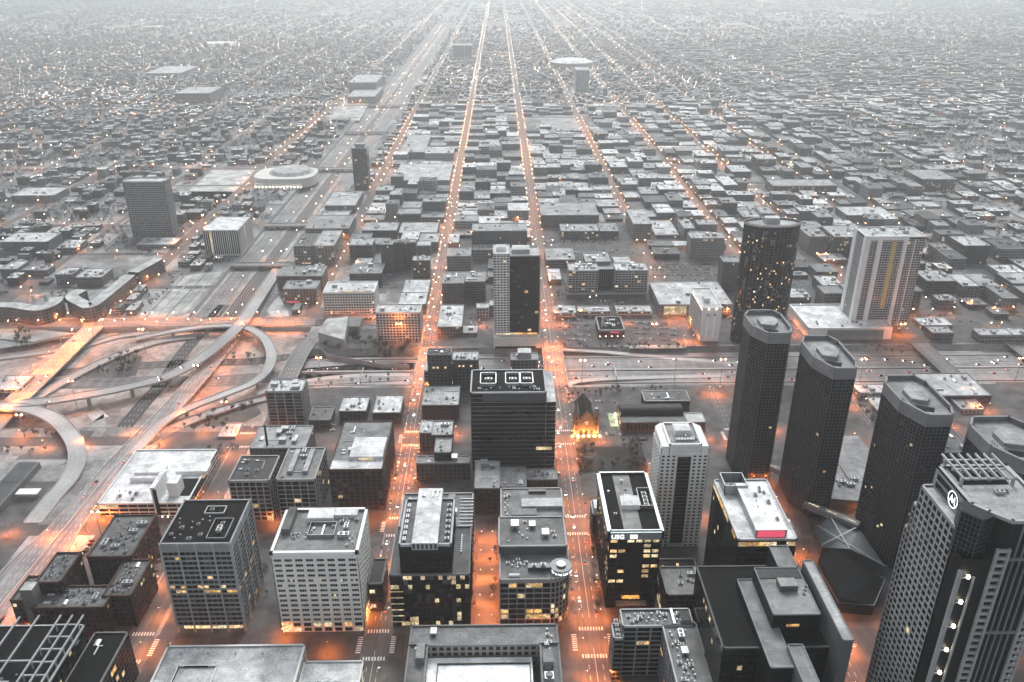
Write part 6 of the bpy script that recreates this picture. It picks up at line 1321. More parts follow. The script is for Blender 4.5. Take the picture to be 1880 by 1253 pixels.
def curved_flats():
    def band(px, z, w): return smooth([(*at(u, v, z), z) for u, v in px]), w
    for lb, px, w, h in (('curved brick apartment block bending round the campus corner beside the orange road', [(238, 505), (200, 536), (168, 560), (150, 556), (132, 544), (150, 532)], 15, 20), ('long curved brick apartment block along the orange road at left', [(-40, 562), (20, 560), (70, 566), (98, 556), (104, 546)], 15, 20), ('straight brick wing of the curved apartments climbing to the right', [(244, 500), (292, 474)], 14, 20)):
        pts = [(*at(u, v, h), h) for u, v in px]; pts = smooth(pts) if len(pts) > 2 else pts; xs = [p[0] for p in pts]; ys = [p[1] for p in pts]
        r = root_for('curved_apartments', lb, 'apartment block', rp(min(xs)-8, max(xs)+8, min(ys)-8, max(ys)+8))
        q = MB(); q.ribbon(pts, w, h, 0, (.17, .14, .125, .35)); bld(q, 'wall', [M['wall']], r); q = MB(); q.ribbon([(a, b, c+.15) for a, b, c in pts], w+.6, .2, 0, (.36, .36, .36, .5)); bld(q, 'roof', [M['roof']], r)
curved_flats()
def church():
    # gothic-revival church with uplit facade, two unequal towers and steep dark roof
    x0, x1 = at(1052, 795, 0)[0]+1, at(1096, 795, 0)[0]; y0 = at(1070, 797, 0)[1]; y1 = y0+42; cx_ = (x0+x1)/2
    r = root_for('church', 'old brick church with orange uplit gabled front, twin unequal turrets and steep dark roof', 'church', rp(x0, x1, y0, y1))
    nx0, nx1 = x0+4, x1-3; m_ = (nx0+nx1)/2
    q = MB(); q.prism(rp(nx0, nx1, y0+2, y1), 0, 12, 0, (2.2, 1.9, 1.6, .5)); bld(q, 'nave_wall', [M['brick']], r)
    q = MB(); q.face([(nx0-.5, y0+1.5, 12), (m_, y0+1.5, 21), (m_, y1, 21), (nx0-.5, y1, 12)][::-1], 0); q.face([(nx1+.5, y0+1.5, 12), (nx1+.5, y1, 12), (m_, y1, 21), (m_, y0+1.5, 21)][::-1], 0); q.face([(nx0, y1, 12), (nx1, y1, 12), (m_, y1, 21)][::-1], 0); bld(q, 'roof', [M['darkmetal']], r)
    q = MB(); q.prism(rp(nx0-.5, nx1+.5, y0, y0+2), 0, 13, 0, (2.6, 2.2, 1.8, .5))
    for k, hgt in enumerate((15, 17.5, 20.5, 23, 20.5, 17.5, 15)): w = (nx1-nx0+1)/7; q.box(nx0-.5+k*w, nx0-.5+(k+1)*w, y0, y0+2, 13, hgt, 0, (2.6, 2.2, 1.8, .5))
    bld(q, 'gable_front', [M['brick']], r)
    for tx, hh, sp in ((x0+1.5, 22, 14), (x1-1.5, 22, 5)):
        q = MB(); q.box(tx-2.6, tx+2.6, y0-1, y0+4.4, 0, hh, 0, (2.4, 2.1, 1.7, .5)); bld(q, 'tower', [M['brick']], r)
        q = MB(); q.cyl(tx, y0+1.7, 3.1 if sp > 6 else 3.0, hh, hh+sp, 8, 0, (.8, .85, .8, .5), r2=.1 if sp > 6 else 1.2); bld(q, 'spire', [M['metal']], r)
        for k in range(3): q = MB(); q.box(tx-.6, tx+.6, y0-1.2, y0-1.02, 4+k*6, 7+k*6, 0); bld(q, 'window', [M['glass']], r)
    for k in range(3): q = MB(); X_ = m_-5+k*5; q.prism([(X_-1.1, y0-.35), (X_+1.1, y0-.35), (X_+1.1, y0-.05), (X_-1.1, y0-.05)], 0, 4, 0); bld(q, 'door', [M['darkmetal']], r)
    q = MB(); q.cyl(0, 0, 2, 0, .3, 16, 0); me = q.mesh('rose', [M['litwin']]); o = link('rose_window', me, r); o.location = (m_-r.location.x, y0-.1-r.location.y, 12); o.rotation_euler = (math.pi/2, 0, 0)
    for k in range(6): q = MB(); q.box(x0-2+k*(x1-x0+4)/5-.3, x0-2+k*(x1-x0+4)/5+.3, y0-4.6, y0-4, .1, .6, 0); bld(q, 'floodlight', [M['flood']], r)
    # school with barrel roof
    a = at(1133, 795, 0); sx0, sx1 = a[0]+4, at(1285, 795, 0)[0]; sy0 = a[1]+2
    r = root_for('school_building', 'brick school with long dark barrel roof and arched windows right of the church', 'school', rp(sx0, sx1, sy0, sy0+52))
    q = MB(); q.prism(rp(sx0, sx1-12, sy0, sy0+36), 0, 10, 0, (1.3, 1.15, 1.05, .5), top=1, tc=(.12, .12, .12, .5)); bld(q, 'wall', [M['brick'], M['roof']], r)
    q = MB(); n = 10; ya, yb = sy0+11, sy0+30
    for k in range(n):
        t0, t1 = math.pi*k/n, math.pi*(k+1)/n; f_ = lambda t_: ((ya+yb)/2-(yb-ya)/2*math.cos(t_), 10+6.5*math.sin(t_))
        (p0, z0), (p1, z1) = f_(t0), f_(t1); q.face([(sx0+.5, p0, z0), (sx1-14, p0, z0), (sx1-14, p1, z1), (sx0+.5, p1, z1)])
    q.face([(sx0+.5, *((ya+yb)/2-(yb-ya)/2*math.cos(math.pi*k/n), 10+6.5*math.sin(math.pi*k/n))) for k in range(n+1)]); q.face([(sx1-14, *((ya+yb)/2-(yb-ya)/2*math.cos(math.pi*k/n), 10+6.5*math.sin(math.pi*k/n))) for k in range(n, -1, -1)]); bld(q, 'barrel_roof', [M['darkmetal']], r)
    nb = 15
    for k in range(nb): q = MB(); X_ = sx0+6+k*(sx1-sx0-20)/nb; q.box(X_-1, X_+1, sy0-.2, sy0-.02, 2.4, 7.4, 0); q.cyl(X_, sy0-.11, .95, 7.4, 7.9, 6, 0); bld(q, 'window', [M['glass']], r)
    roofslab(r, rp(sx1-11.8, sx1+6, sy0+3, sy0+20), 8, .4, par=.6); q = MB(); q.prism(rp(sx1-11.8, sx1+6, sy0+3, sy0+20), 0, 7.6, 0, (1, .9, .9, .5)); q.prism(rp(sx0+28, sx1-2, sy0+37, sy0+58), 0, 12, 0, (.6, .6, .6, .5)); bld(q, 'annex_wall', [M['brick']], r); roofslab(r, rp(sx0+28, sx1-2, sy0+37, sy0+58), 12.2, .11, par=.6); clutter(r, sx0+34, sx1-8, sy0+40, sy0+54, 12.2, 7, 3)
    q = MB(); q.box(sx0-9, sx0-1, sy0+8, sy0+34, .2, .5, 0, (1.3, 1.4, 1.1, .5)); bld(q, 'courtyard_paving', [M['lawn']], r)
    for k in range(2): q = MB(); q.cyl(sx0-3+k*.5, sy0+12+k*14, .5, 3.8, 4.6, 8, 0); q.cyl(sx0-3+k*.5, sy0+12+k*14, .12, .3, 3.8, 6, 0); bld(q, 'court_lamp', [M['courtlamp']], r)
M['flood'] = emit('flood_light', (1, .5, .16), 700.); M['courtlamp'] = emit('court_lamp_glow', (.95, 1, .6), 90.)
church()
def plaza_bits():
    # low deck between the chamfered towers, faceted black hall, skybridges
    pl = ccw([at(1512, 802, 9), at(1575, 800, 9), at(1607, 838, 9), at(1588, 921, 9), at(1506, 914, 9)])
    r = root_for('deck_building', 'low deck building with stained grey roof panels between second and third chamfered towers', 'building', pl); q = MB(); q.prism(pl, 0, 9, 0, (.4, .4, .4, .5), top=1, tc=(.2, .2, .205, .5)); bld(q, 'wall', [M['conc'], M['roof']], r)
    c = at(1540, 872, 9)
    for k in range(6): unit(r, 'air_handler' if k % 2 else 'fan_unit', c[0]-6+k*3.2, c[1]-16+(k % 3)*4, 9)
    for dx in (-6, 6): q = MB(); q.box(c[0]+dx-.4, c[0]+dx+.4, c[1]-10, c[1]+22, 9, 10, 0, (.5, .5, .5, .5)); bld(q, 'roof_curb', [M['metal']], r)
    pl = ccw([at(1529, 1003, 16), at(1628, 1050, 16), at(1605, 1110, 10), at(1540, 1105, 10), at(1503, 1028, 14)])
    r = root_for('faceted_hall', 'black faceted glass hall between the slab complex and third chamfered tower', 'hall', pl); q = MB(); q.prism(pl, 0, 14, 0, zs=[16, 14, 9, 9, 14]); bld(q, 'glass_shell', [M['darkmetal']], r)
    q = MB(); 
    for p, d, n, L in edges(pl): q.obox(p, d, n, 0, L, 9, 9.5, -.2, .4, 0, (.8, .8, .8, .5))
    bld(q, 'edge_beam', [M['metal']], r)
    pl = ccw([at(1500, 965, 12), at(1524, 948, 12), at(1578, 966, 12), at(1625, 1040, 12), at(1560, 1008, 12), at(1510, 1000, 12)])
    r = root_for('atrium_roof', 'dark faceted glass atrium roof with pale ridge lines below the lit footbridge', 'atrium', pl); q = MB(); q.prism(pl, 0, 10, 0, (.35, .37, .38, .5), zs=[9, 12, 12, 10, 12, 9]); bld(q, 'shell', [M['metal']], r)
    for i in range(3):
        p0 = pl[i]; p1 = pl[i+3]; q = MB(); q.ribbon([(p0[0], p0[1], 12.2), (p1[0], p1[1], 12.4)], .6, .3, 0, (1.4, 1.4, 1.4, .5)); bld(q, 'ridge', [M['metal']], r)
    for lb, p0, p1 in (('lit enclosed footbridge between the second and third chamfered towers', (1478, 921), (1578, 962)), ('short lit enclosed footbridge between the first and second chamfered towers', (1400, 850), (1436, 862))):
        a = at(*p0, 14); b = at(*p1, 14); r = thing('footbridge', lb, 'footbridge', (a[0], a[1], 0)); q = MB(); q.ribbon([(a[0], a[1], 14), (b[0], b[1], 14)], 6.5, 4.5, 0, (.7, .7, .72, .5)); bld(q, 'walkway', [M['conc']], r)
        n = 3 if p1[0] > 1500 else 1
        for k in range(n):
            t0 = (k+.2)/n; t1 = (k+.8)/n; q = MB(); q.ribbon([(a[0]+(b[0]-a[0])*t0, a[1]+(b[1]-a[1])*t0, 14.1), (a[0]+(b[0]-a[0])*t1, a[1]+(b[1]-a[1])*t1, 14.1)], 1.2, .05, 0); bld(q, 'lit_skylight', [M['litwhite']], r)
    # park with round plaza
    q = MB(); ps = [at(1062, 868, 0), at(1056, 822, 0), at(1178, 820, 0), at(1192, 866, 0)]; q.prism(ccw(ps), .16, .3, 0, (.2, .21, .2, .5)); q2 = q.build('lawn', [M['lawn']]); tag(q2, kind='structure'); occ(ps)
    cx_, cy2 = at(1079, 832, .3); r = thing('round_plaza', 'round paved plaza with dark planted centre in the park corner', 'plaza', (cx_, cy2, 0)); q = MB(); q.cyl(0, 0, 8.5, .25, .42, 28, 0); q.cyl(0, 0, 5.2, .42, .8, 24, 1, (.3, .3, .3, .5)); q.build('paving', [M['pavement'], M['lawn']], r)
    q = MB(); q.prism(ccw([at(663, 797, 0), at(634, 803, 0), at(640, 763, 0), at(660, 765, 0)]), .15, .25, 0, (.3, .32, .3, .5)); o = q.build('lawn', [M['lawn']]); tag(o, kind='structure')
plaza_bits()
# ------------------------------------------------------------------ the rest of the city
rg = random.Random(11)
def vis(x, y, z=0, m=40):
    u, v = proj(x, y, z); return -m < u < 1880+m and -m < v < 1253+m
def clear(x0, x1, y0, y1):
    for a, b, c, d in OCC:
        if x0 < b and x1 > a and y0 < d and y1 > c: return False
    if x0 < 2500 and x1 > -230 and y0 < 868 and y1 > 762: return False
    if x0 < -222 and x1 > -645 and y0 < 960 and y1 > 685: return False
    if x0 < -288 and x1 > -396 and y0 < 6000 and y1 > 925: return False
    return True
for us in ([(252, 583), (330, 508), (400, 500), (335, 584)], [(318, 366), (392, 308), (470, 308), (430, 366)], [(598, 222), (640, 180), (682, 182), (660, 222)], [(985, 236), (1000, 212), (1070, 212), (1075, 236)], [(1190, 480), (1185, 478), (1330, 478), (1330, 512)], [(1025, 635), (1030, 582), (1068, 582), (1262, 640)], [(1190, 490), (985, 452), (1140, 452), (1140, 490)], [(140, 470), (300, 470), (300, 500), (140, 500)]):
    occ([at(u, v) for u, v in us], 0)
xs_ = [e[0] for e in EW if e[0] not in (-11, 133)]; EWd = {e[0]: e for e in EW}
lots = []       # (x0,x1,y0,y1,h,wall tone,roof tone,seed)
def split(x0, x1, y0, y1, mx, my, out):
    w, d = x1-x0, y1-y0
    if w > mx and w/mx >= d/my: c = x0+w*rg.uniform(.38, .62); split(x0, c, y0, y1, mx, my, out); split(c, x1, y0, y1, mx, my, out)
    elif d > my: c = y0+d*rg.uniform(.38, .62); split(x0, x1, y0, c, mx, my, out); split(x0, x1, c, y1, mx, my, out)
    else: out.append((x0, x1, y0, y1))
grid_x = sorted(xs_+[-382, -302, -1850])
grid_x = sorted(grid_x+list(range(-9000, -3500, 260))+[-3150, 3150, -2450, 2680]+list(range(3660, 9000, 260)))
grid_y = [952, 1060, 1200, 1346, 1470, 1610, 1749, 1950, 2150, 2350, 2560, 2770, 2980, 3190, 3390, 3700, 4000, 4300, 4700, 5050, 5500, 6000, 6650, 7500, 8400, 9600]
TREES = []; LITES = []; PARK = []
for j in range(len(grid_y)-1):
    ya, yb = grid_y[j]+9, grid_y[j+1]-9
    for i in range(len(grid_x)-1):
        xa, xb = grid_x[i]+10, grid_x[i+1]-10
        cx_, cy2 = (xa+xb)/2, (ya+yb)/2
        if not (vis(cx_, cy2, 0, 150) or vis(xa, ya) or vis(xb, yb)): continue
        lf = []
        dense = -240 < cx_ < 760 and cy2 < 2650
        campus = cx_ < -450 and cy2 < 2300
        indus = cx_ > 760 and cy2 < 4200
        green = (not dense) and rg.random() < (.24 if campus else .16 if cy2 < 4500 else .12)
        if dense: split(xa, xb, ya, yb, 44, 50, lf); cov = .93
        elif campus: split(xa, xb, ya, yb, 30, 26, lf); cov = .5
        elif indus: split(xa, xb, ya, yb, 40, 38, lf); cov = .8
        elif cy2 < 3000: split(xa, xb, ya, yb, 24, 30, lf); cov = .62
        elif cy2 < 4800: split(xa, xb, ya, yb, 24, 32, lf); cov = .6
        elif cy2 < 6700: split(xa, xb, ya, yb, 34, 46, lf); cov = .5
        else: split(xa, xb, ya, yb, 60, 66, lf); cov = .45
        tone_b = rg.uniform(.75, 1.2)
        for a, b, c, d in lf:
            if green and rg.random() < .8:
                if cy2 < 5500:
                    for _ in range(int((b-a)*(d-c)/110)): TREES.append((rg.uniform(a, b), rg.uniform(c, d)))
                continue
            if rg.random() > cov:
                if rg.random() < (.6 if not dense else .15):
                    for _ in range(min(6, int((b-a)*(d-c)/180))): TREES.append((rg.uniform(a, b), rg.uniform(c, d)))
                elif cy2 < 2300 and rg.random() < .75: PARK.append((a, b, c, d))
                elif rg.random() < .35: LITES.append((rg.uniform(a, b), rg.uniform(c, d)))
                continue
            m = .25 if dense else 1.0 if indus else (2.5 if cy2 < 4800 else 8)
            a += m*rg.random(); b -= m*rg.uniform(.4, 2); c += m*rg.random(); d -= m*rg.uniform(.4, 2.5)
            if b-a < 7 or d-c < 7 or not clear(a, b, c, d): continue
            if dense: h = rg.choice((5, 6, 7, 8, 9, 11, 13, 16, 19, 24)) * (1 if cy2 < 1700 else .8)
            elif campus: h = rg.choice((5, 7, 9, 12, 14))
            elif indus: h = rg.choice((5, 6, 6, 7, 8, 10, 14))
            else: h = rg.uniform(6, 10) if rg.random() < .96 else rg.uniform(12, 26)
            h *= rg.uniform(.9, 1.15)
            rt_ = rg.choice((.1, .16, .22, .27, .32, .38, .44, .5))*tone_b if cy2 < 2700 else rg.choice((.1, .13, .17, .2, .24, .34))*tone_b
            lots.append((a, b, c, d, h, rg.choice((.06, .09, .12, .16, .2, .3)) if cy2 < 2300 else rg.choice((.12, .16, .2, .26)), min(rt_, .55), rg.random()))
            if rg.random() < .5 and not dense and not indus and cy2 < 5500: TREES.append((b+2, (c+d)/2)); TREES.append((a+(b-a)*rg.random(), d+2))
lots = [l for l in lots if vis((l[0]+l[1])/2, (l[2]+l[3])/2, l[4], 60)]
def score(l):
    cx_, cy2 = (l[0]+l[1])/2, (l[2]+l[3])/2; return -((l[1]-l[0])*(l[3]-l[2])+l[4]*(l[1]-l[0]))/(cy2*cy2)
lots.sort(key=score)
NIND = 125
near_l, far_l = lots[:NIND], lots[NIND:]
# labels that single each out: row beyond the expressway, street gap, order from the left, roof tone
rows = [(952, 1060, 'first row past the expressway'), (1060, 1200, 'second row past the expressway'), (1200, 1346, 'third row past the expressway'), (1346, 1470, 'fourth row past the expressway'), (1470, 1610, 'fifth row past the expressway'), (1610, 1749, 'sixth row past the expressway'), (1749, 1950, 'seventh row past the expressway'), (1950, 2150, 'eighth row past the expressway'), (2150, 20000, 'far rows past the expressway')]
cols_ = [(-9000, -450, 'left of the highway'), (-450, -83, 'between highway and left avenue'), (-83, 60, 'between the two central avenues'), (60, 360, 'right of centre'), (360, 669, 'behind the white ribbed tower'), (669, 9000, 'toward the right edge')]
cells = {}
for l in near_l:
    cx_, cy2 = (l[0]+l[1])/2, (l[2]+l[3])/2
    k = (next(i for i, r_ in enumerate(rows) if cy2 < r_[1]), next(i for i, c_ in enumerate(cols_) if cx_ < c_[1])); cells.setdefault(k, []).append(l)
ordn = ['first', 'second', 'third', 'fourth', 'fifth', 'sixth', 'seventh', 'eighth', 'ninth', 'tenth', 'eleventh', 'twelfth', 'thirteenth', 'fourteenth', 'fifteenth', 'sixteenth', 'seventeenth', 'eighteenth', 'nineteenth', 'twentieth']
for k, ls in cells.items():
    ls.sort(key=lambda l: l[0])
    for q_, (a, b, c, d, h, wc, rc, sd) in enumerate(ls):
        tn = 'dark' if rc < .2 else ('grey' if rc < .32 else 'pale')
        sz = 'low' if h < 10 else ('mid-height' if h < 18 else 'tall')
        lb = f"{tn}-roofed {sz} building, {ordn[min(q_, 19)]} from left, {rows[k[0]][2]}, {cols_[k[1]][2]}"
        r = thing('city_building', lb, 'building', ((a+b)/2, (c+d)/2, 0), 0, 'flat roofed buildings of the city grid')
        q = MB(); q.prism(rp(a, b, c, d), 0, h-.3, 0, (wc, wc*1.0, wc*1.02, sd)); bld(q, 'wall', [M['wallwarm'] if sd > .93 else M['wall']], r)
        roofslab(r, rp(a, b, c, d), h, rc, par=.8, pt=.5, pc=(1, 1, 1, .5), out=.1)
        rr_ = random.Random(int(a*13+c))
        if b-a > 14 and rr_.random() < .5: X_ = rr_.uniform(a+3, b-8); Y_ = rr_.uniform(c+2, max(c+2.1, d-7)); pbox(r, 'penthouse', X_, X_+5, Y_, min(Y_+4, d-.5), h, h+3, 'conc', (.8, .8, .8, .5), min(.5, rc*1.3))
        for _ in range(rr_.randint(1, 3)): unit(r, rr_.choice(('fan_unit', 'roof_vent', 'air_handler' if b-a > 12 else 'fan_unit')), rr_.uniform(a+2.4, max(a+2.5, b-2.4)), rr_.uniform(c+2.4, max(c+2.5, d-2.4)), h)
fb = MB()
for a, b, c, d, h, wc, rc, sd in far_l:
    W4 = (wc, wc, wc*1.02, sd); R4 = (rc, rc*1.005, rc*1.01, .5)
    if c < 2300 and b-a > 10:
        fb.box(a, b, c, d, 0, h, 0, W4, top=1, tc=(rc*.6, rc*.6, rc*.6, .5)); e = .5
        fb.box(a+e, b-e, c+e, d-e, h-.5, h+.02, 1, R4)
        n_ = int(sd*6)
        for k in range(n_):
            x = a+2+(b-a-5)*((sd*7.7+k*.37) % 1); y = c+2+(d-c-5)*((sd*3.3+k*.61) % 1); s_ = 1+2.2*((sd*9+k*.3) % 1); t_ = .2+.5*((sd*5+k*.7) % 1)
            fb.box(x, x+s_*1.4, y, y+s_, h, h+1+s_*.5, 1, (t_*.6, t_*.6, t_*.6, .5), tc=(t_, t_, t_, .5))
    elif sd > .55 and c > 1300 and not (-240 < a < 760 and c < 2650) and h < 11:
        # pitched house roof
        n = len(fb.v); fb.prism(rp(a, b, c, d), 0, h*.7, 0, W4, cap=False); m_ = (a+b)/2; z = h*.7
        fb.face([(a, c, z), (m_, c, h), (m_, d, h), (a, d, z)][::-1], 1, R4); fb.face([(b, c, z), (b, d, z), (m_, d, h), (m_, c, h)][::-1], 1, R4); fb.face([(a, c, z), (b, c, z), (m_, c, h)], 0, W4); fb.face([(b, d, z), (a, d, z), (m_, d, h)], 0, W4)
    else:
        fb.box(a, b, c, d, 0, h, 0, W4, top=1, tc=R4)
        if sd > .3: x = a+(b-a)*sd*.6; fb.box(x, x+(b-a)*.18, c+(d-c)*.4, c+(d-c)*.6, h, h+2, 1, R4)
o = fb.build('distant_city_blocks', [M['wall'], M['roof']]); tag(o, 'endless low rise city blocks fading into haze toward the horizon', 'buildings', kind='stuff')

# ---- trees: bare winter crowns
def tree_proto(seed, H_=9., Rr=3.6, n=150):
    r = random.Random(seed); tr = MB(); cr = MB()
    tr.cyl(0, 0, .32, 0, H_*.4, 7, 0, r2=.2)
    tips = []
    for k in range(7):
        a = k*2.4+r.random(); l = r.uniform(.5, .9)*Rr; z1 = H_*r.uniform(.6, .92); p0 = Vector((0, 0, H_*r.uniform(.3, .42))); p1 = Vector((math.cos(a)*l, math.sin(a)*l, z1)); tips.append((p0, p1))
        d = (p1-p0); s = d.cross(Vector((0, 0, 1))).normalized()
        tr.face([p0-s*.13, p0+s*.13, p1+s*.03, p1-s*.03]); u_ = s.cross(d).normalized(); tr.face([p0-u_*.13, p0+u_*.13, p1+u_*.03, p1-u_*.03])
    for k in range(n):
        p0, p1 = r.choice(tips); b = p0+(p1-p0)*r.uniform(.35, 1.0); v = Vector((r.gauss(0, 1), r.gauss(0, 1), r.gauss(.5, .8))).normalized(); L = r.uniform(.8, 2.0)
        s = v.cross(Vector((r.random(), r.random(), r.random()))).normalized()*r.uniform(.05, .12); e = b+v*L; cr.face([b-s, b+s, e+s*1.6, e-s*1.6])
    return tr.mesh('trunk', [M['bark']]), cr.mesh('crown', [M['twig']])
TP = [tree_proto(1), tree_proto(2, 11, 4.2, 190), tree_proto(3, 7, 3, 120)]
tcount = [0]
def tree(x, y, z, k, s, label, group):
    tcount[0] += 1
    r = thing('bare_tree', label, 'tree', (x, y, z), rg.uniform(0, 6), group); r.scale = (s, s, s)
    link('trunk', TP[k][0], r); link('crown', TP[k][1], r)
def scatter(us, n, z, label, s=(.7, 1.1)):
    ps = [at(u, v, z) for u, v in us]; xs = [p[0] for p in ps]; ys = [p[1] for p in ps]; k = 0; t_ = 0
    while k < n and t_ < n*30:
        t_ += 1; x, y = rg.uniform(min(xs), max(xs)), rg.uniform(min(ys), max(ys)); ins = False
        for i in range(len(ps)):
            (x1, y1), (x2, y2) = ps[i], ps[i-1]
            if (y1 > y) != (y2 > y) and x < (x2-x1)*(y-y1)/(y2-y1)+x1: ins = not ins
        if ins: tree(x, y, z, rg.randrange(3), rg.uniform(*s), label, label); k += 1
scatter([(1062, 866), (1058, 826), (1090, 824), (1085, 866)], 14, .2, 'bare dark tree at the left side of the park', (.6, .9))
scatter([(1160, 866), (1150, 824), (1180, 824), (1190, 866)], 12, .2, 'bare dark tree at the right side of the park', (.6, .9))
scatter([(1070, 812), (1070, 824), (1190, 822), (1185, 812)], 9, .2, 'bare street tree between the park and the church street', (.5, .7))
scatter([(583, 618), (600, 640), (720, 662), (770, 640), (660, 620)], 46, -1, 'leafless tree on the dark bank under the cream apartment block', (.8, 1.2))
scatter([(188, 672), (170, 690), (240, 690), (262, 652), (226, 648)], 26, -5.5, 'leafless tree on the reddish mound inside the interchange', (.6, .9))
scatter([(330, 790), (400, 800), (470, 745), (430, 740)], 20, 0, 'scrubby bare tree beside the lower curved ramp', (.6, .9))
scatter([(400, 655), (410, 665), (475, 668), (470, 652)], 10, -5.5, 'bare tree within the right loop ramp', (.5, .8))
scatter([(560, 700), (570, 716), (740, 700), (740, 690)], 12, 0, 'scrub tree along the near edge of the expressway left of the avenue', (.4, .7))
scatter([(60, 790), (20, 800), (60, 812), (120, 800)], 8, 0, 'bare tree inside the left loop ramp', (.5, .8))
scatter([(260, 600-8), (330, 512), (345, 500), (250, 575)], 14, 0, 'bare tree along the dark wall of the frosted lot', (.5, .7))
scatter([(1060, 866), (1058, 850), (1180, 850), (1188, 866)], 16, .2, 'bare dark tree along the near edge of the park', (.6, .9))
scatter([(1040, 730), (1040, 716), (1240, 716), (1250, 722)], 22, 0, 'bare tree along the near wall of the expressway behind the school', (.5, .8))
scatter([(8, 630), (20, 612), (60, 605), (60, 640)], 12, 0, 'tree clump in the left edge meadow', (.8, 1.2))
scatter([(1030, 640), (1030, 632), (1260, 636), (1260, 645)], 26, 0, 'bare tree along the expressway edge of the restaurant lot', (.5, .8))
scatter([(1548, 715), (1560, 712), (1625, 785), (1610, 790)], 12, .2, 'bare tree in the orange lit row beside third chamfered tower', (.6, .8))
scatter([(1560, 642), (1600, 636), (1680, 640), (1660, 655)], 10, -3, 'scrub tree on the bank below the white podium', (.4, .6))
scatter([(1080, 1000), (1090, 1000), (1105, 1120), (1095, 1120)], 12, .2, 'bare street tree on the pavement beside the striped roof tower', (.5, .7))
scatter([(866, 1000), (872, 1000), (872, 1130), (864, 1130)], 7, .2, 'bare tree in the alley right of the black glass office', (.6, .8)); scatter([(900, 1000), (910, 1000), (910, 1130), (900, 1130)], 6, .2, 'bare tree in the alley left of round cornered office', (.5, .8))
scatter([(0, 835), (0, 826), (120, 826), (120, 836)], 9, 0, 'bare tree in the row above the sawtooth shed', (.5, .8))
scatter([(360, 826), (370, 822), (440, 824), (430, 832)], 6, 0, 'bare tree in the row behind the low white complex', (.5, .7))
scatter([(276, 1000), (290, 985), (300, 1030), (285, 1060)], 5, .2, 'bare tree in the dark lot beside the brick lofts', (.5, .7))
scatter([(1500, 965), (1460, 972), (1480, 1020), (1520, 1010)], 8, .2, 'bare tree on the pale plaza beside the faceted hall', (.4, .6))
scatter([(470, 995), (486, 990), (500, 1090), (490, 1110)], 5, .2, 'bare tree in dark alley between grid tower and cream block', (.5, .6))
TV = [t for t in TREES if vis(t[0], t[1], 5, 10) and clear(t[0]-2, t[0]+2, t[1]-2, t[1]+2)]
TV.sort(key=lambda t: t[1]); left = max(0, 300-tcount[0])
for x, y in TV[:left]:
    w_ = 'left of the highway' if x < -450 else ('between highway and right streets' if x < 760 else 'toward the right edge')
    tree(x, y, 0, rg.randrange(3), rg.uniform(.7, 1.15), f'bare tree among the low buildings {w_}', f'bare trees among low buildings {w_}')
TV = TV[left:]
nT = len(TV); npr = np.random.RandomState(3); K = 20
if nT:
    P0 = np.array(TV, dtype=np.float32); P0 = P0[: 30000]; nT = len(P0)
    sc = npr.uniform(3.2, 5.6, nT).astype(np.float32)
    c0 = np.repeat(np.stack([P0[:, 0], P0[:, 1], sc*1.05], 1), K, 0)
    dr = npr.normal(size=(nT*K, 3)).astype(np.float32); dr /= np.linalg.norm(dr, axis=1, keepdims=True); rad = npr.uniform(.35, 1.0, (nT*K, 1)).astype(np.float32)*np.repeat(sc, K)[:, None]*.8
    ctr = c0+dr*rad
    t1 = npr.normal(size=(nT*K, 3)).astype(np.float32)*np.repeat(sc, K)[:, None]*.26; t2 = npr.normal(size=(nT*K, 3)).astype(np.float32)*np.repeat(sc, K)[:, None]*.26
    V = np.stack([ctr, ctr+t1, ctr+t2], 1).reshape(-1, 3); V[:, 2] = np.maximum(V[:, 2], .5)
    me = bpy.data.meshes.new('distant_trees'); me.vertices.add(len(V)); me.vertices.foreach_set('co', V.ravel()); nf = nT*K
    me.loops.add(nf*3); me.loops.foreach_set('vertex_index', np.arange(nf*3, dtype=np.int32)); me.polygons.add(nf); me.polygons.foreach_set('loop_start', np.arange(0, nf*3, 3, dtype=np.int32)); me.polygons.foreach_set('loop_total', np.full(nf, 3, dtype=np.int32)); me.materials.append(M['twig']); me.update(calc_edges=True)
    tag(link('distant_trees', me), 'distant leafless trees scattered among far low houses', 'trees', kind='stuff')

# ---- street lamps
def octa(mb, x, y, z, r, m=0):
    n = len(mb.v); mb.v += [(x+r, y, z), (x, y+r, z), (x-r, y, z), (x, y-r, z), (x, y, z+r), (x, y, z-r)]
    for a, b, c in ((0, 1, 4), (1, 2, 4), (2, 3, 4), (3, 0, 4), (1, 0, 5), (2, 1, 5), (3, 2, 5), (0, 3, 5)): mb.f.append((n+a, n+b, n+c)); mb.m.append(m); mb.c.append((1, 1, 1, .5))
def lamp_protos():
    P = MB(); P.cyl(0, 0, .16, 0, 9.2, 8, 0, (.6, .6, .6, .5), r2=.09); P.cyl(0, 0, .3, 0, .6, 8, 0, (.5, .5, .5, .5)); pole = P.mesh('pole', [M['metal']])
    P = MB(); P.box(0, 2.0, -.06, .06, 9.0, 9.14, 0, (.6, .6, .6, .5), bottom=True); P.box(1.85, 3.15, -.32, .32, 9.02, 9.2, 0, (.7, .7, .7, .5)); arm = P.mesh('lamp_arm', [M['metal']])
    P = MB(); P.face([(2, -.2, 8.98), (2, .2, 8.98), (3, .2, 8.98), (3, -.2, 8.98)]); em = P.mesh('lamp', [M['lamp']]); P = MB(); P.face([(2, -.2, 8.98), (2, .2, 8.98), (3, .2, 8.98), (3, -.2, 8.98)]); emw = P.mesh('lamp', [M['lampw']])
    P = MB(); octa(P, 3.25, 0, 9.0, .3); lens = P.mesh('lens', [M['lens']]); P = MB(); octa(P, 3.25, 0, 9.0, .3); lensw = P.mesh('lens', [M['lensw']])
    return pole, arm, em, emw, lens, lensw
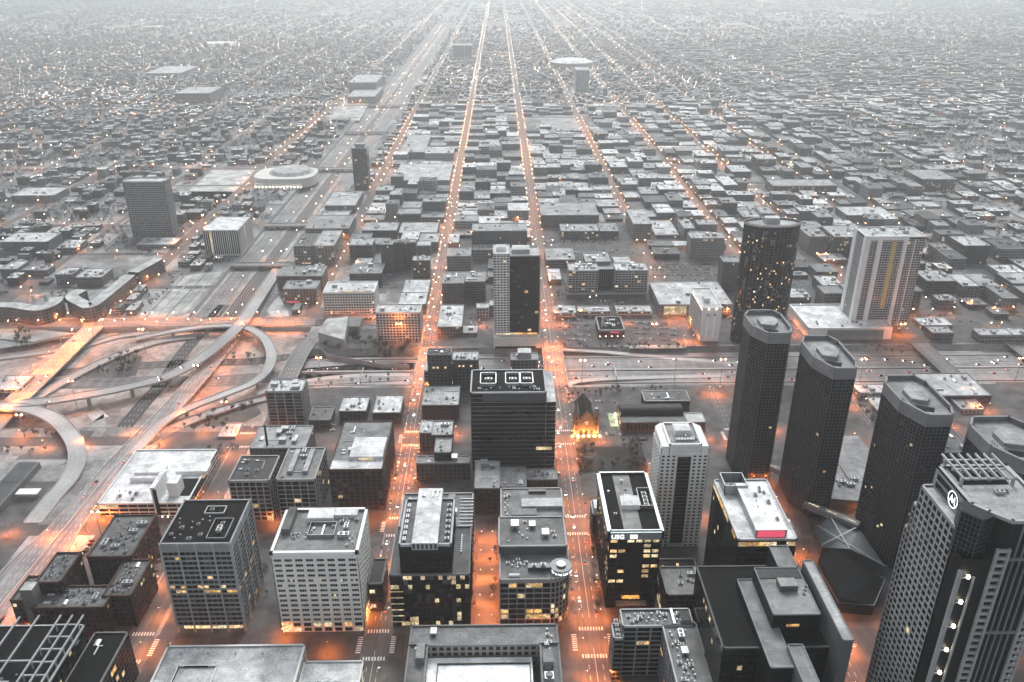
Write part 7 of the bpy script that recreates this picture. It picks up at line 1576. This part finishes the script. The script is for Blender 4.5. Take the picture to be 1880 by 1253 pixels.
LP = lamp_protos(); ALL = []
STN = {-11: 'the alley between the two office blocks', 133: 'the dark alley right of centre', -83: 'the left central avenue', 60: 'the right central avenue', 221: 'the third central street', 360: 'the street between the chamfered towers', -240: 'the street right of the highway', -497: 'the bright diagonal road at left', 480: 'the street right of the round dark tower', 600: 'the right-hand streets', 669: 'the right-hand streets'}
for x, hw, hr, k, y0, y1, sp in EW:
    if not k: continue
    y = max(y0, 300); i = 0
    while y < min(y1, 9500):
        yy = y+rg.uniform(-3, 3)
        if not (766 < yy < 866 and x > -230) and not (690 < yy < 925 and -450 < x < -230) and rg.random() < (.9 if k == 'O' else .8):
            for s_ in (-1, 1):
                if (k == 'o' or yy > 2400) and (i+(s_ > 0)) % 2: continue
                ALL.append((x+s_*(hw+1.4), yy, 0 if s_ < 0 else math.pi, 'w' if (yy > 2700 and rg.random() < .5) or rg.random() < .04 else 'o', STN.get(x, 'the outer streets')))
        y += sp*(1 if y < 1200 else 1.45); i += 1
NSN = {409: 'the nearest cross street', 533: 'the second cross street', 665: 'the third cross street', 937: 'the wide road past the expressway', 1346: 'the orange cross street far left'}
for y, hw, hr, k in NS:
    sp = {'O': 26, 'o': 34, '': 70}[k]
    x = -XN(y)
    while x < XN(y):
        if rg.random() < (.93 if k else .5) and not any(abs(x-e[0]) < 9 for e in EW) and not (-392 < x < -292 and y > 960) and not (-640 < x < -230 and 690 < y < 925):
            far_ = y > 3000 or x > 700
            if not (k == '' and y < 937): ALL.append((x+rg.uniform(-2, 2), y+(hw+1.2)*(1 if rg.random() < .5 else -1), math.pi/2 if rg.random() < .5 else -math.pi/2, 'w' if (k == '' and rg.random() < .6) or (far_ and rg.random() < .5) else 'o', NSN.get(y, 'the distant cross streets')))
        x += sp*(1 if y < 3400 else 1.8)
for x, y in LITES: ALL.append((x, y, 0, 'w' if rg.random() < .8 else 'o', 'the distant parking lots'))
for _ in range(1000):
    y = 950+8500*rg.random()**1.3; x = rg.uniform(-1, 1)*(y*.75+100)
    if clear(x-1, x+1, y-1, y+1): ALL.append((x, y, 0, 'w' if rg.random() < .78 else 'o', 'the distant parking lots'))
# clusters of floodlit yards
for u, v, n, su, sv in ((115, 175, 130, 160, 90), (60, 60, 50, 400, 200), (700, 60, 30, 200, 150), (250, 100, 60, 250, 60), (1560, 120, 60, 260, 160), (880, 150, 40, 90, 60), (1330, 150, 40, 160, 90), (1800, 165, 60, 500, 30), (1720, 40, 35, 700, 400), (400, 85, 40, 220, 160), (1300, 60, 40, 500, 200), (860, 130, 16, 60, 60), (1650, 380, 8, 40, 30)):
    cx_, cy2 = at(u, v)
    for _ in range(n): ALL.append((cx_+rg.gauss(0, su), cy2+rg.gauss(0, sv), 0, 'w', 'the distant parking lots'))
EXTRA = [(*at(u, v, 0), 0, 'o', w) for u, v, w in [(170, 660-20, 'the bright diagonal road at left')] if False]
bridge_l = []
for y in range(470, 930, 24):
    for s_ in (-1, 1): ALL.append((-497+s_*12.5, y, 0 if s_ < 0 else math.pi, 'o', 'the bright diagonal road at left'))
for x in range(-640, -225, 26):
    for s_ in (-1, 1): ALL.append((x, 940+s_*12.6, math.pi/2 if s_ < 0 else -math.pi/2, 'o', 'the wide road past the expressway'))
for y in range(780, 862, 26):
    for x in (-83, 60): 
        for s_ in (-1, 1): ALL.append((x+s_*9.5, y, 0 if s_ < 0 else math.pi, 'o', 'the avenue bridges over the expressway'))
for y in range(975, 5600, 52):
    for x in (-357, -329):
        if (y//52+x) % 3: ALL.append((x, y, 0, 'o' if rg.random() < .6 else 'w', 'the left highway corridor'))
for pts, w in RAMPS[11:12]:
    for i in range(0, len(pts), 2):
        x, y, z = pts[i]
        if 400 < y < 900: ALL.append((x+21, y, math.pi, 'o', 'the wide boulevard at left')); 
ALL = [a for a in ALL if vis(a[0], a[1], 9, 6)]
ALL.sort(key=lambda a: a[1]+(abs(a[0])*.2))
NL = 290
for x, y, rz, c, w in ALL[:NL]:
    nm = 'white street lamp' if c == 'w' else 'orange street lamp'
    r = thing('street_lamp', f'{nm} along {w}', 'street lamp', (x, y, .1), rz, f'{nm}s along {w}')
    link('pole', LP[0], r); a_ = link('lamp_arm', LP[1], r); link('lamp', LP[3] if c == 'w' else LP[2], a_); link('lens', LP[5] if c == 'w' else LP[4], a_)
fl = MB()
for x, y, rz, c, w in ALL[NL:]:
    s_ = .36 if y < 1600 else (.42 if y < 3000 else .5)
    xx = x+math.cos(rz)*2; yy = y+math.sin(rz)*2
    octa(fl, xx, yy, 9.25, s_*rg.uniform(.75, 1.15), 4 if c == 'w' else 3)
    fl.face([(xx-.3, yy-.3, 8.7), (xx-.3, yy+.3, 8.7), (xx+.3, yy+.3, 8.7), (xx+.3, yy-.3, 8.7)], 1 if c == 'w' else (5 if y < 2700 else 0)); fl.face([(xx-.6, yy-.6, 8.76), (xx+.6, yy-.6, 8.76), (xx+.6, yy+.6, 8.76), (xx-.6, yy+.6, 8.76)], 2, (.6, .6, .6, .5))
    if y < 2200: fl.box(x-.12, x+.12, y-.12, y+.12, 0, 9.1, 2, (.6, .6, .6, .5))
tag(fl.build('distant_street_lamps', [M['lampfar'], M['lampfarw'], M['metal'], M['lensfar'], M['lensfarw'], M['lampmid']]), 'countless street lamps glittering along the far avenues', 'street lamps', kind='stuff')
# tall highway masts
P = MB(); P.cyl(0, 0, .35, -6, 26, 8, 0, (.9, .9, .9, .5), r2=.18); mpole = P.mesh('mast', [M['metal']]); P = MB(); P.box(-2.4, 2.4, -.15, .15, 25.6, 26, 0, (.8, .8, .8, .5), bottom=True); marm = P.mesh('cross_arm', [M['metal']])
P = MB(); octa(P, 0, 0, 25.9, .6, 0); P.face([(-.5, -.5, 25.1), (-.5, .5, 25.1), (.5, .5, 25.1), (.5, -.5, 25.1)], 1); mhead = P.mesh('lamp_head', [M['lens'], M['mastlamp']])
for lb, u, v, on in (('tall lamp mast beside the loop ramp in front of cream apartments', 590, 705, 1), ('tall lamp mast in the parking strip before the cream apartment block', 735, 640, 1), ('tall lamp mast at the near side of the expressway right of the avenue', 1068, 710, 1), ('tall lamp mast in the restaurant lot', 1198, 640, 1), ('tall lamp mast near side of expressway left of first chamfered tower', 1322, 708, 1), ('tall unlit sign mast standing in the expressway', 1237, 712, 0), ('tall lamp mast between the chamfered towers at the expressway', 1577, 708, 1), ('tall lamp mast before the white tower podium', 1648, 640, 1), ('tall lamp mast at the far right of the expressway', 1862, 706, 1), ('tall lamp mast inside the interchange by the boulevard', 368, 720, 1), ('tall lamp mast inside the left loop ramp', 50, 815, 1), ('tall lamp mast beside the lower curved ramp', 420, 790, 1), ('tall lamp mast at the foot of the boulevard', 190, 1000, 1), ('tall lamp mast next to the grey flyover pier', 142, 750, 1), ('tall lamp mast in the middle of the interchange', 268, 650, 1)):
    x, y = at(u, v, -6); r = thing('highway_mast', lb, 'lamp mast', (x, y, 0), 0, 'tall lamp masts of the expressway'); link('mast', mpole, r); link('cross_arm', marm, r)
    if on:
        for s_ in (-2.3, 2.3): link('lamp_head', mhead, r, (s_, 0, 0))

# ---- cars
def car_protos():
    out = {}
    for nm, m in (('white', 'carw'), ('black', 'carb'), ('grey', 'carg'), ('red', 'carr')):
        b = MB(); b.box(-.9, .9, -2.2, 2.2, .35, .85, 0); 
        n = len(b.v); b.v += [(-.85, -1.7, .85), (.85, -1.7, .85), (.85, 1.2, .85), (-.85, 1.2, .85), (-.7, -1.1, 1.42), (.7, -1.1, 1.42), (.7, .5, 1.42), (-.7, .5, 1.42)]
        b.f.append((n+4, n+5, n+6, n+7)); b.m.append(0); b.c.append((1, 1, 1, .5)); body = b.mesh('body', [M[m]])
        g_ = MB(); g_.v = [(-.85, -1.7, .85), (.85, -1.7, .85), (.85, 1.2, .85), (-.85, 1.2, .85), (-.7, -1.1, 1.41), (.7, -1.1, 1.41), (.7, .5, 1.41), (-.7, .5, 1.41)]
        for f_ in ((0, 1, 5, 4), (1, 2, 6, 5), (2, 3, 7, 6), (3, 0, 4, 7)): g_.f.append(f_); g_.m.append(0); g_.c.append((1, 1, 1, .5))
        out[nm] = (body, g_.mesh('cabin_glass', [M['glass']]))
    w = MB(); w.box(-.12, .12, -.33, .33, 0, .66, 0, (.1, .1, .1, .5)); hd = MB(); hd.box(-.22, .22, -.06, .03, .52, .75, 0); tl = MB(); tl.box(-.2, .2, -.03, .06, .55, .75, 0)
    return out, w.mesh('wheel', [M['darkmetal']]), hd.mesh('headlight', [M['head']]), tl.mesh('taillight', [M['tail']])
CP, WH, HD, TLm = car_protos()
def car(x, y, z, rz, colr, label, group, lights=True, wheels=True):
    r = thing('car', label, 'car', (x, y, z), rz, group); link('body', CP[colr][0], r); link('cabin_glass', CP[colr][1], r)
    if wheels:
        for a in (-.85, .85):
            for b in (-1.4, 1.4): link('wheel', WH, r, (a, b, 0))
    if lights:
        for a in (-.6, .6): link('headlight', HD, r, (a, -2.2, 0)); link('taillight', TLm, r, (a, 2.2, 0))
rc_ = random.Random(9); cc = ['white', 'black', 'grey', 'grey', 'black', 'white', 'red']
for X_, nm in ((-83, 'left central avenue'), (60, 'right central avenue')):
    y = 420
    while y < 1500:
        y += rc_.uniform(9, 34) if y < 1000 else rc_.uniform(20, 60)
        d_ = rc_.choice((-1, 1)); c_ = rc_.choice(cc); near_ = 'near end of the' if y < 660 else ('middle stretch of the' if y < 960 else 'far stretch of the')
        car(X_+d_*rc_.choice((2.2, 5.4)), y, .08, 0 if d_ < 0 else math.pi, c_, f'{c_} car driving on the {near_} {nm}', f'cars driving on the {nm}', True, y < 700)
for X_, nm in ((-91.6, 'left kerb of left central avenue'), (-74.6, 'right kerb of left central avenue'), (50.4, 'left kerb of right central avenue'), (69.6, 'right kerb of right central avenue')):
    y = 430
    while y < 760:
        y += rc_.choice((5.8, 6.4, 12, 24, 30))
        if any(abs(y-n_) < 18 for n_ in (533, 665)): continue
        c_ = rc_.choice(cc); car(X_, y, .08, 0, c_, f'{c_} car parked along the {nm}', f'cars parked along the {nm}', False, False)
for yl in (787.6, 791.5, 795, 799, 802.5, 807, 820, 823.5, 827, 831, 834.5, 839):
    x = -220
    while x < 700:
        x += rc_.uniform(45, 200); c_ = rc_.choice(cc); sec = 'left part of the' if x < -83 else ('middle part of the' if x < 60 else 'right part of the')
        if x < 650: car(x, yl, -5.85, math.pi/2 if yl < 812 else -math.pi/2, c_, f'{c_} car on the {sec} sunken expressway', f'cars on the sunken expressway', True, False)
for pts, w in (RAMPS[3], RAMPS[6], RAMPS[9], RAMPS[11], RAMPS[11], RAMPS[13]):
    for _ in range(7):
        i = rc_.randrange(2, len(pts)-3); a, b = Vector(pts[i]), Vector(pts[i+1]); d_ = b-a; nn = Vector((-d_.y, d_.x, 0)).normalized(); p = a+d_*rc_.random()+nn*rc_.choice((-1, 1))*w_/1 if False else a+d_*rc_.random()+nn*rc_.choice((-1, 1))*((w if not isinstance(w, list) else w[i])*.22)
        if vis(p.x, p.y, p.z, 0): c_ = rc_.choice(cc); car(p.x, p.y, p.z+.08, math.atan2(d_.y, d_.x)-math.pi/2+(math.pi if rc_.random() < .5 else 0), c_, f'{c_} car on the roads of the interchange', 'cars on the roads of the interchange', True, False)
def lot(us, rows_, nper, nm, z=.16):
    (u0, v0), (u1, v1), (u2, v2) = us; a = Vector(at(u0, v0)); b = Vector(at(u1, v1)); c = Vector(at(u2, v2))
    for i in range(rows_):
        for j in range(nper):
            if rc_.random() < .42: continue
            p = a+(b-a)*((j+.5)/nper)+(c-a)*((i+.5)/rows_); c_ = rc_.choice(cc); car(p.x, p.y, z, rc_.choice((0, math.pi)) if abs((b-a).x) > abs((b-a).y) else math.pi/2, c_, f'{c_} car parked in the {nm}', f'cars parked in the {nm}', False, False)
lot([(692, 634), (768, 633), (692, 627)], 2, 15, 'strip before the cream apartment block'); lot([(1028, 630), (1080, 630), (1024, 585)], 4, 9, 'lot left of the restaurant'); lot([(604, 798), (606, 762), (616, 798)], 1, 8, 'small lot behind the tall brick loft'); lot([(252, 1160), (290, 1010), (268, 1160)], 1, 16, 'dark lot beside the brick lofts'); lot([(140, 1030), (170, 985), (150, 1030)], 1, 7, 'lit lot left of the brick lofts')
lot([(1205, 500), (1310, 500), (1205, 482)], 3, 12, 'open lot right of the twin lofts')

# cars too many and too far to tell apart: kerbs and lots beyond the expressway
pc_ = MB(); ct = [(.5, .5, .5, .5), (.03, .03, .03, .5), (.15, .15, .16, .5), (.3, .3, .3, .5), (.06, .06, .07, .5), (.2, .04, .03, .5)]; npk = [0]
def fcar(x, y, z, ax):
    if not vis(x, y, z, 0): return
    npk[0] += 1; c_ = rc_.choice(ct); c3 = (c_[0]*.3, c_[1]*.3, c_[2]*.3, .5)
    a, b = (.9, 2.2) if ax == 'y' else (2.2, .9); pc_.box(x-a, x+a, y-b, y+b, z+.3, z+.85, 0, c_)
    a, b = (.75, 1.1) if ax == 'y' else (1.1, .75); pc_.box(x-a, x+a, y-b, y+b, z+.85, z+1.4, 0, c3, tc=c_)
for a, b, c, d in PARK:
    y = c+3
    while y < d-2:
        x = a+1.6
        while x < b-1.5:
            if rc_.random() < .5 and clear(x, x+1, y, y+1): fcar(x, y, 0, 'y')
            x += 2.8
        y += 11 if int(y) % 2 else 6
for e in EW:
    if not (-500 < e[0] < 800) or e[4] < 1000: continue
    for s_ in (-1, 1):
        y = 960
        while y < 2100:
            y += rc_.choice((5.6, 5.6, 6, 14, 30))
            if not any(abs(y-n_[0]) < 14 for n_ in NS): fcar(e[0]+s_*(e[1]-1.2), y, .06, 'y')
for n_ in NS:
    if not 930 < n_[0] < 1900: continue
    for s_ in (-1, 1):
        x = -230
        while x < 900:
            x += rc_.choice((5.6, 6, 14, 30))
            if not any(abs(x-e[0]) < 14 for e in EW): fcar(x, n_[0]+s_*(n_[1]-1.2), .06, 'x')
for us, rows_ in (([(1040, 630), (1090, 632), (1080, 585), (1030, 582)], 5), ([(1160, 628), (1250, 632), (1240, 590), (1160, 588)], 4), ([(1200, 508), (1320, 508), (1310, 484), (1195, 484)], 5), ([(1000, 448), (1130, 448), (1130, 442), (1000, 442)], 2), ([(645, 520), (690, 520), (690, 508), (650, 508)], 2), ([(860, 606), (900, 606), (896, 590), (860, 590)], 2), ([(1050, 742), (1140, 744), (1140, 734), (1050, 732)], 1), ([(1115, 792+6), (1200, 806), (1200, 801), (1112, 797)], 1)):
    A_, B_, C_, D2_ = [Vector(at(u, v, 0)) for u, v in us]
    for i in range(rows_):
        t_ = (i+.5)/rows_; P0_ = A_+(D2_-A_)*t_; P1_ = B_+(C_-B_)*t_; n_ = int((P1_-P0_).length/3)
        for j in range(n_):
            if rc_.random() < .6: q_ = P0_+(P1_-P0_)*(j/n_); fcar(q_.x, q_.y, .1, 'y')
print('parked', npk[0])
tag(pc_.build('distant_parked_cars', [simple('distant_car_paint', (1, 1, 1), .35, .05, .5, usecol=True)]), 'rows of small parked cars in lots and kerbs beyond the expressway', 'cars', kind='stuff')
# ---- labels that single each repeat out: order from the near end or from the left
ONES = ['', 'first', 'second', 'third', 'fourth', 'fifth', 'sixth', 'seventh', 'eighth', 'ninth', 'tenth', 'eleventh', 'twelfth', 'thirteenth', 'fourteenth', 'fifteenth', 'sixteenth', 'seventeenth', 'eighteenth', 'nineteenth']
TENS = ['', '', 'twent', 'thirt', 'fort', 'fift', 'sixt', 'sevent', 'eight', 'ninet']
def ordw(n):
    if n < 20: return ONES[n]
    t_, o_ = divmod(n, 10); return TENS[t_]+('ieth' if o_ == 0 else 'y-'+ONES[o_])
by = {}
for o in list(col.objects):
    if o.parent is None and o.get('label') and o.get('category') in ('car', 'tree', 'street lamp'): by.setdefault(o['label'], []).append(o)
for lb, os_ in by.items():
    if len(os_) < 2: continue
    xs = [o.location.x for o in os_]; ys = [o.location.y for o in os_]
    if max(xs)-min(xs) > .8*(max(ys)-min(ys)): os_.sort(key=lambda o: proj(o.location.x, o.location.y, 0)[0]); w_ = 'from left'
    else: os_.sort(key=lambda o: -proj(o.location.x, o.location.y, 0)[1]); w_ = 'from near end'
    for i, o in enumerate(os_):
        if i < 99: o['label'] = f'{lb}, {ordw(i+1)} {w_}'
# ------------------------------------------------------------------ haze
HAZE = 0.000145
t = NT('haze_air'); t.n.remove(t.b); pvn = t.new('ShaderNodeVolumePrincipled'); pvn.inputs['Density'].default_value = HAZE
pvn.inputs['Color'].default_value = (.88, .905, .92, 1); pvn.inputs['Anisotropy'].default_value = .74
out = [n for n in t.n if n.type == 'OUTPUT_MATERIAL'][0]; t.l.new(pvn.outputs[0], out.inputs['Volume'])
t.mat.cycles.homogeneous_volume = True
hz = MB(); hz.box(-15900, 15900, -590, 17900, -7.5, 430, 0, bottom=True)
o = hz.build('haze', [t.mat]); tag(o, kind='stuff')
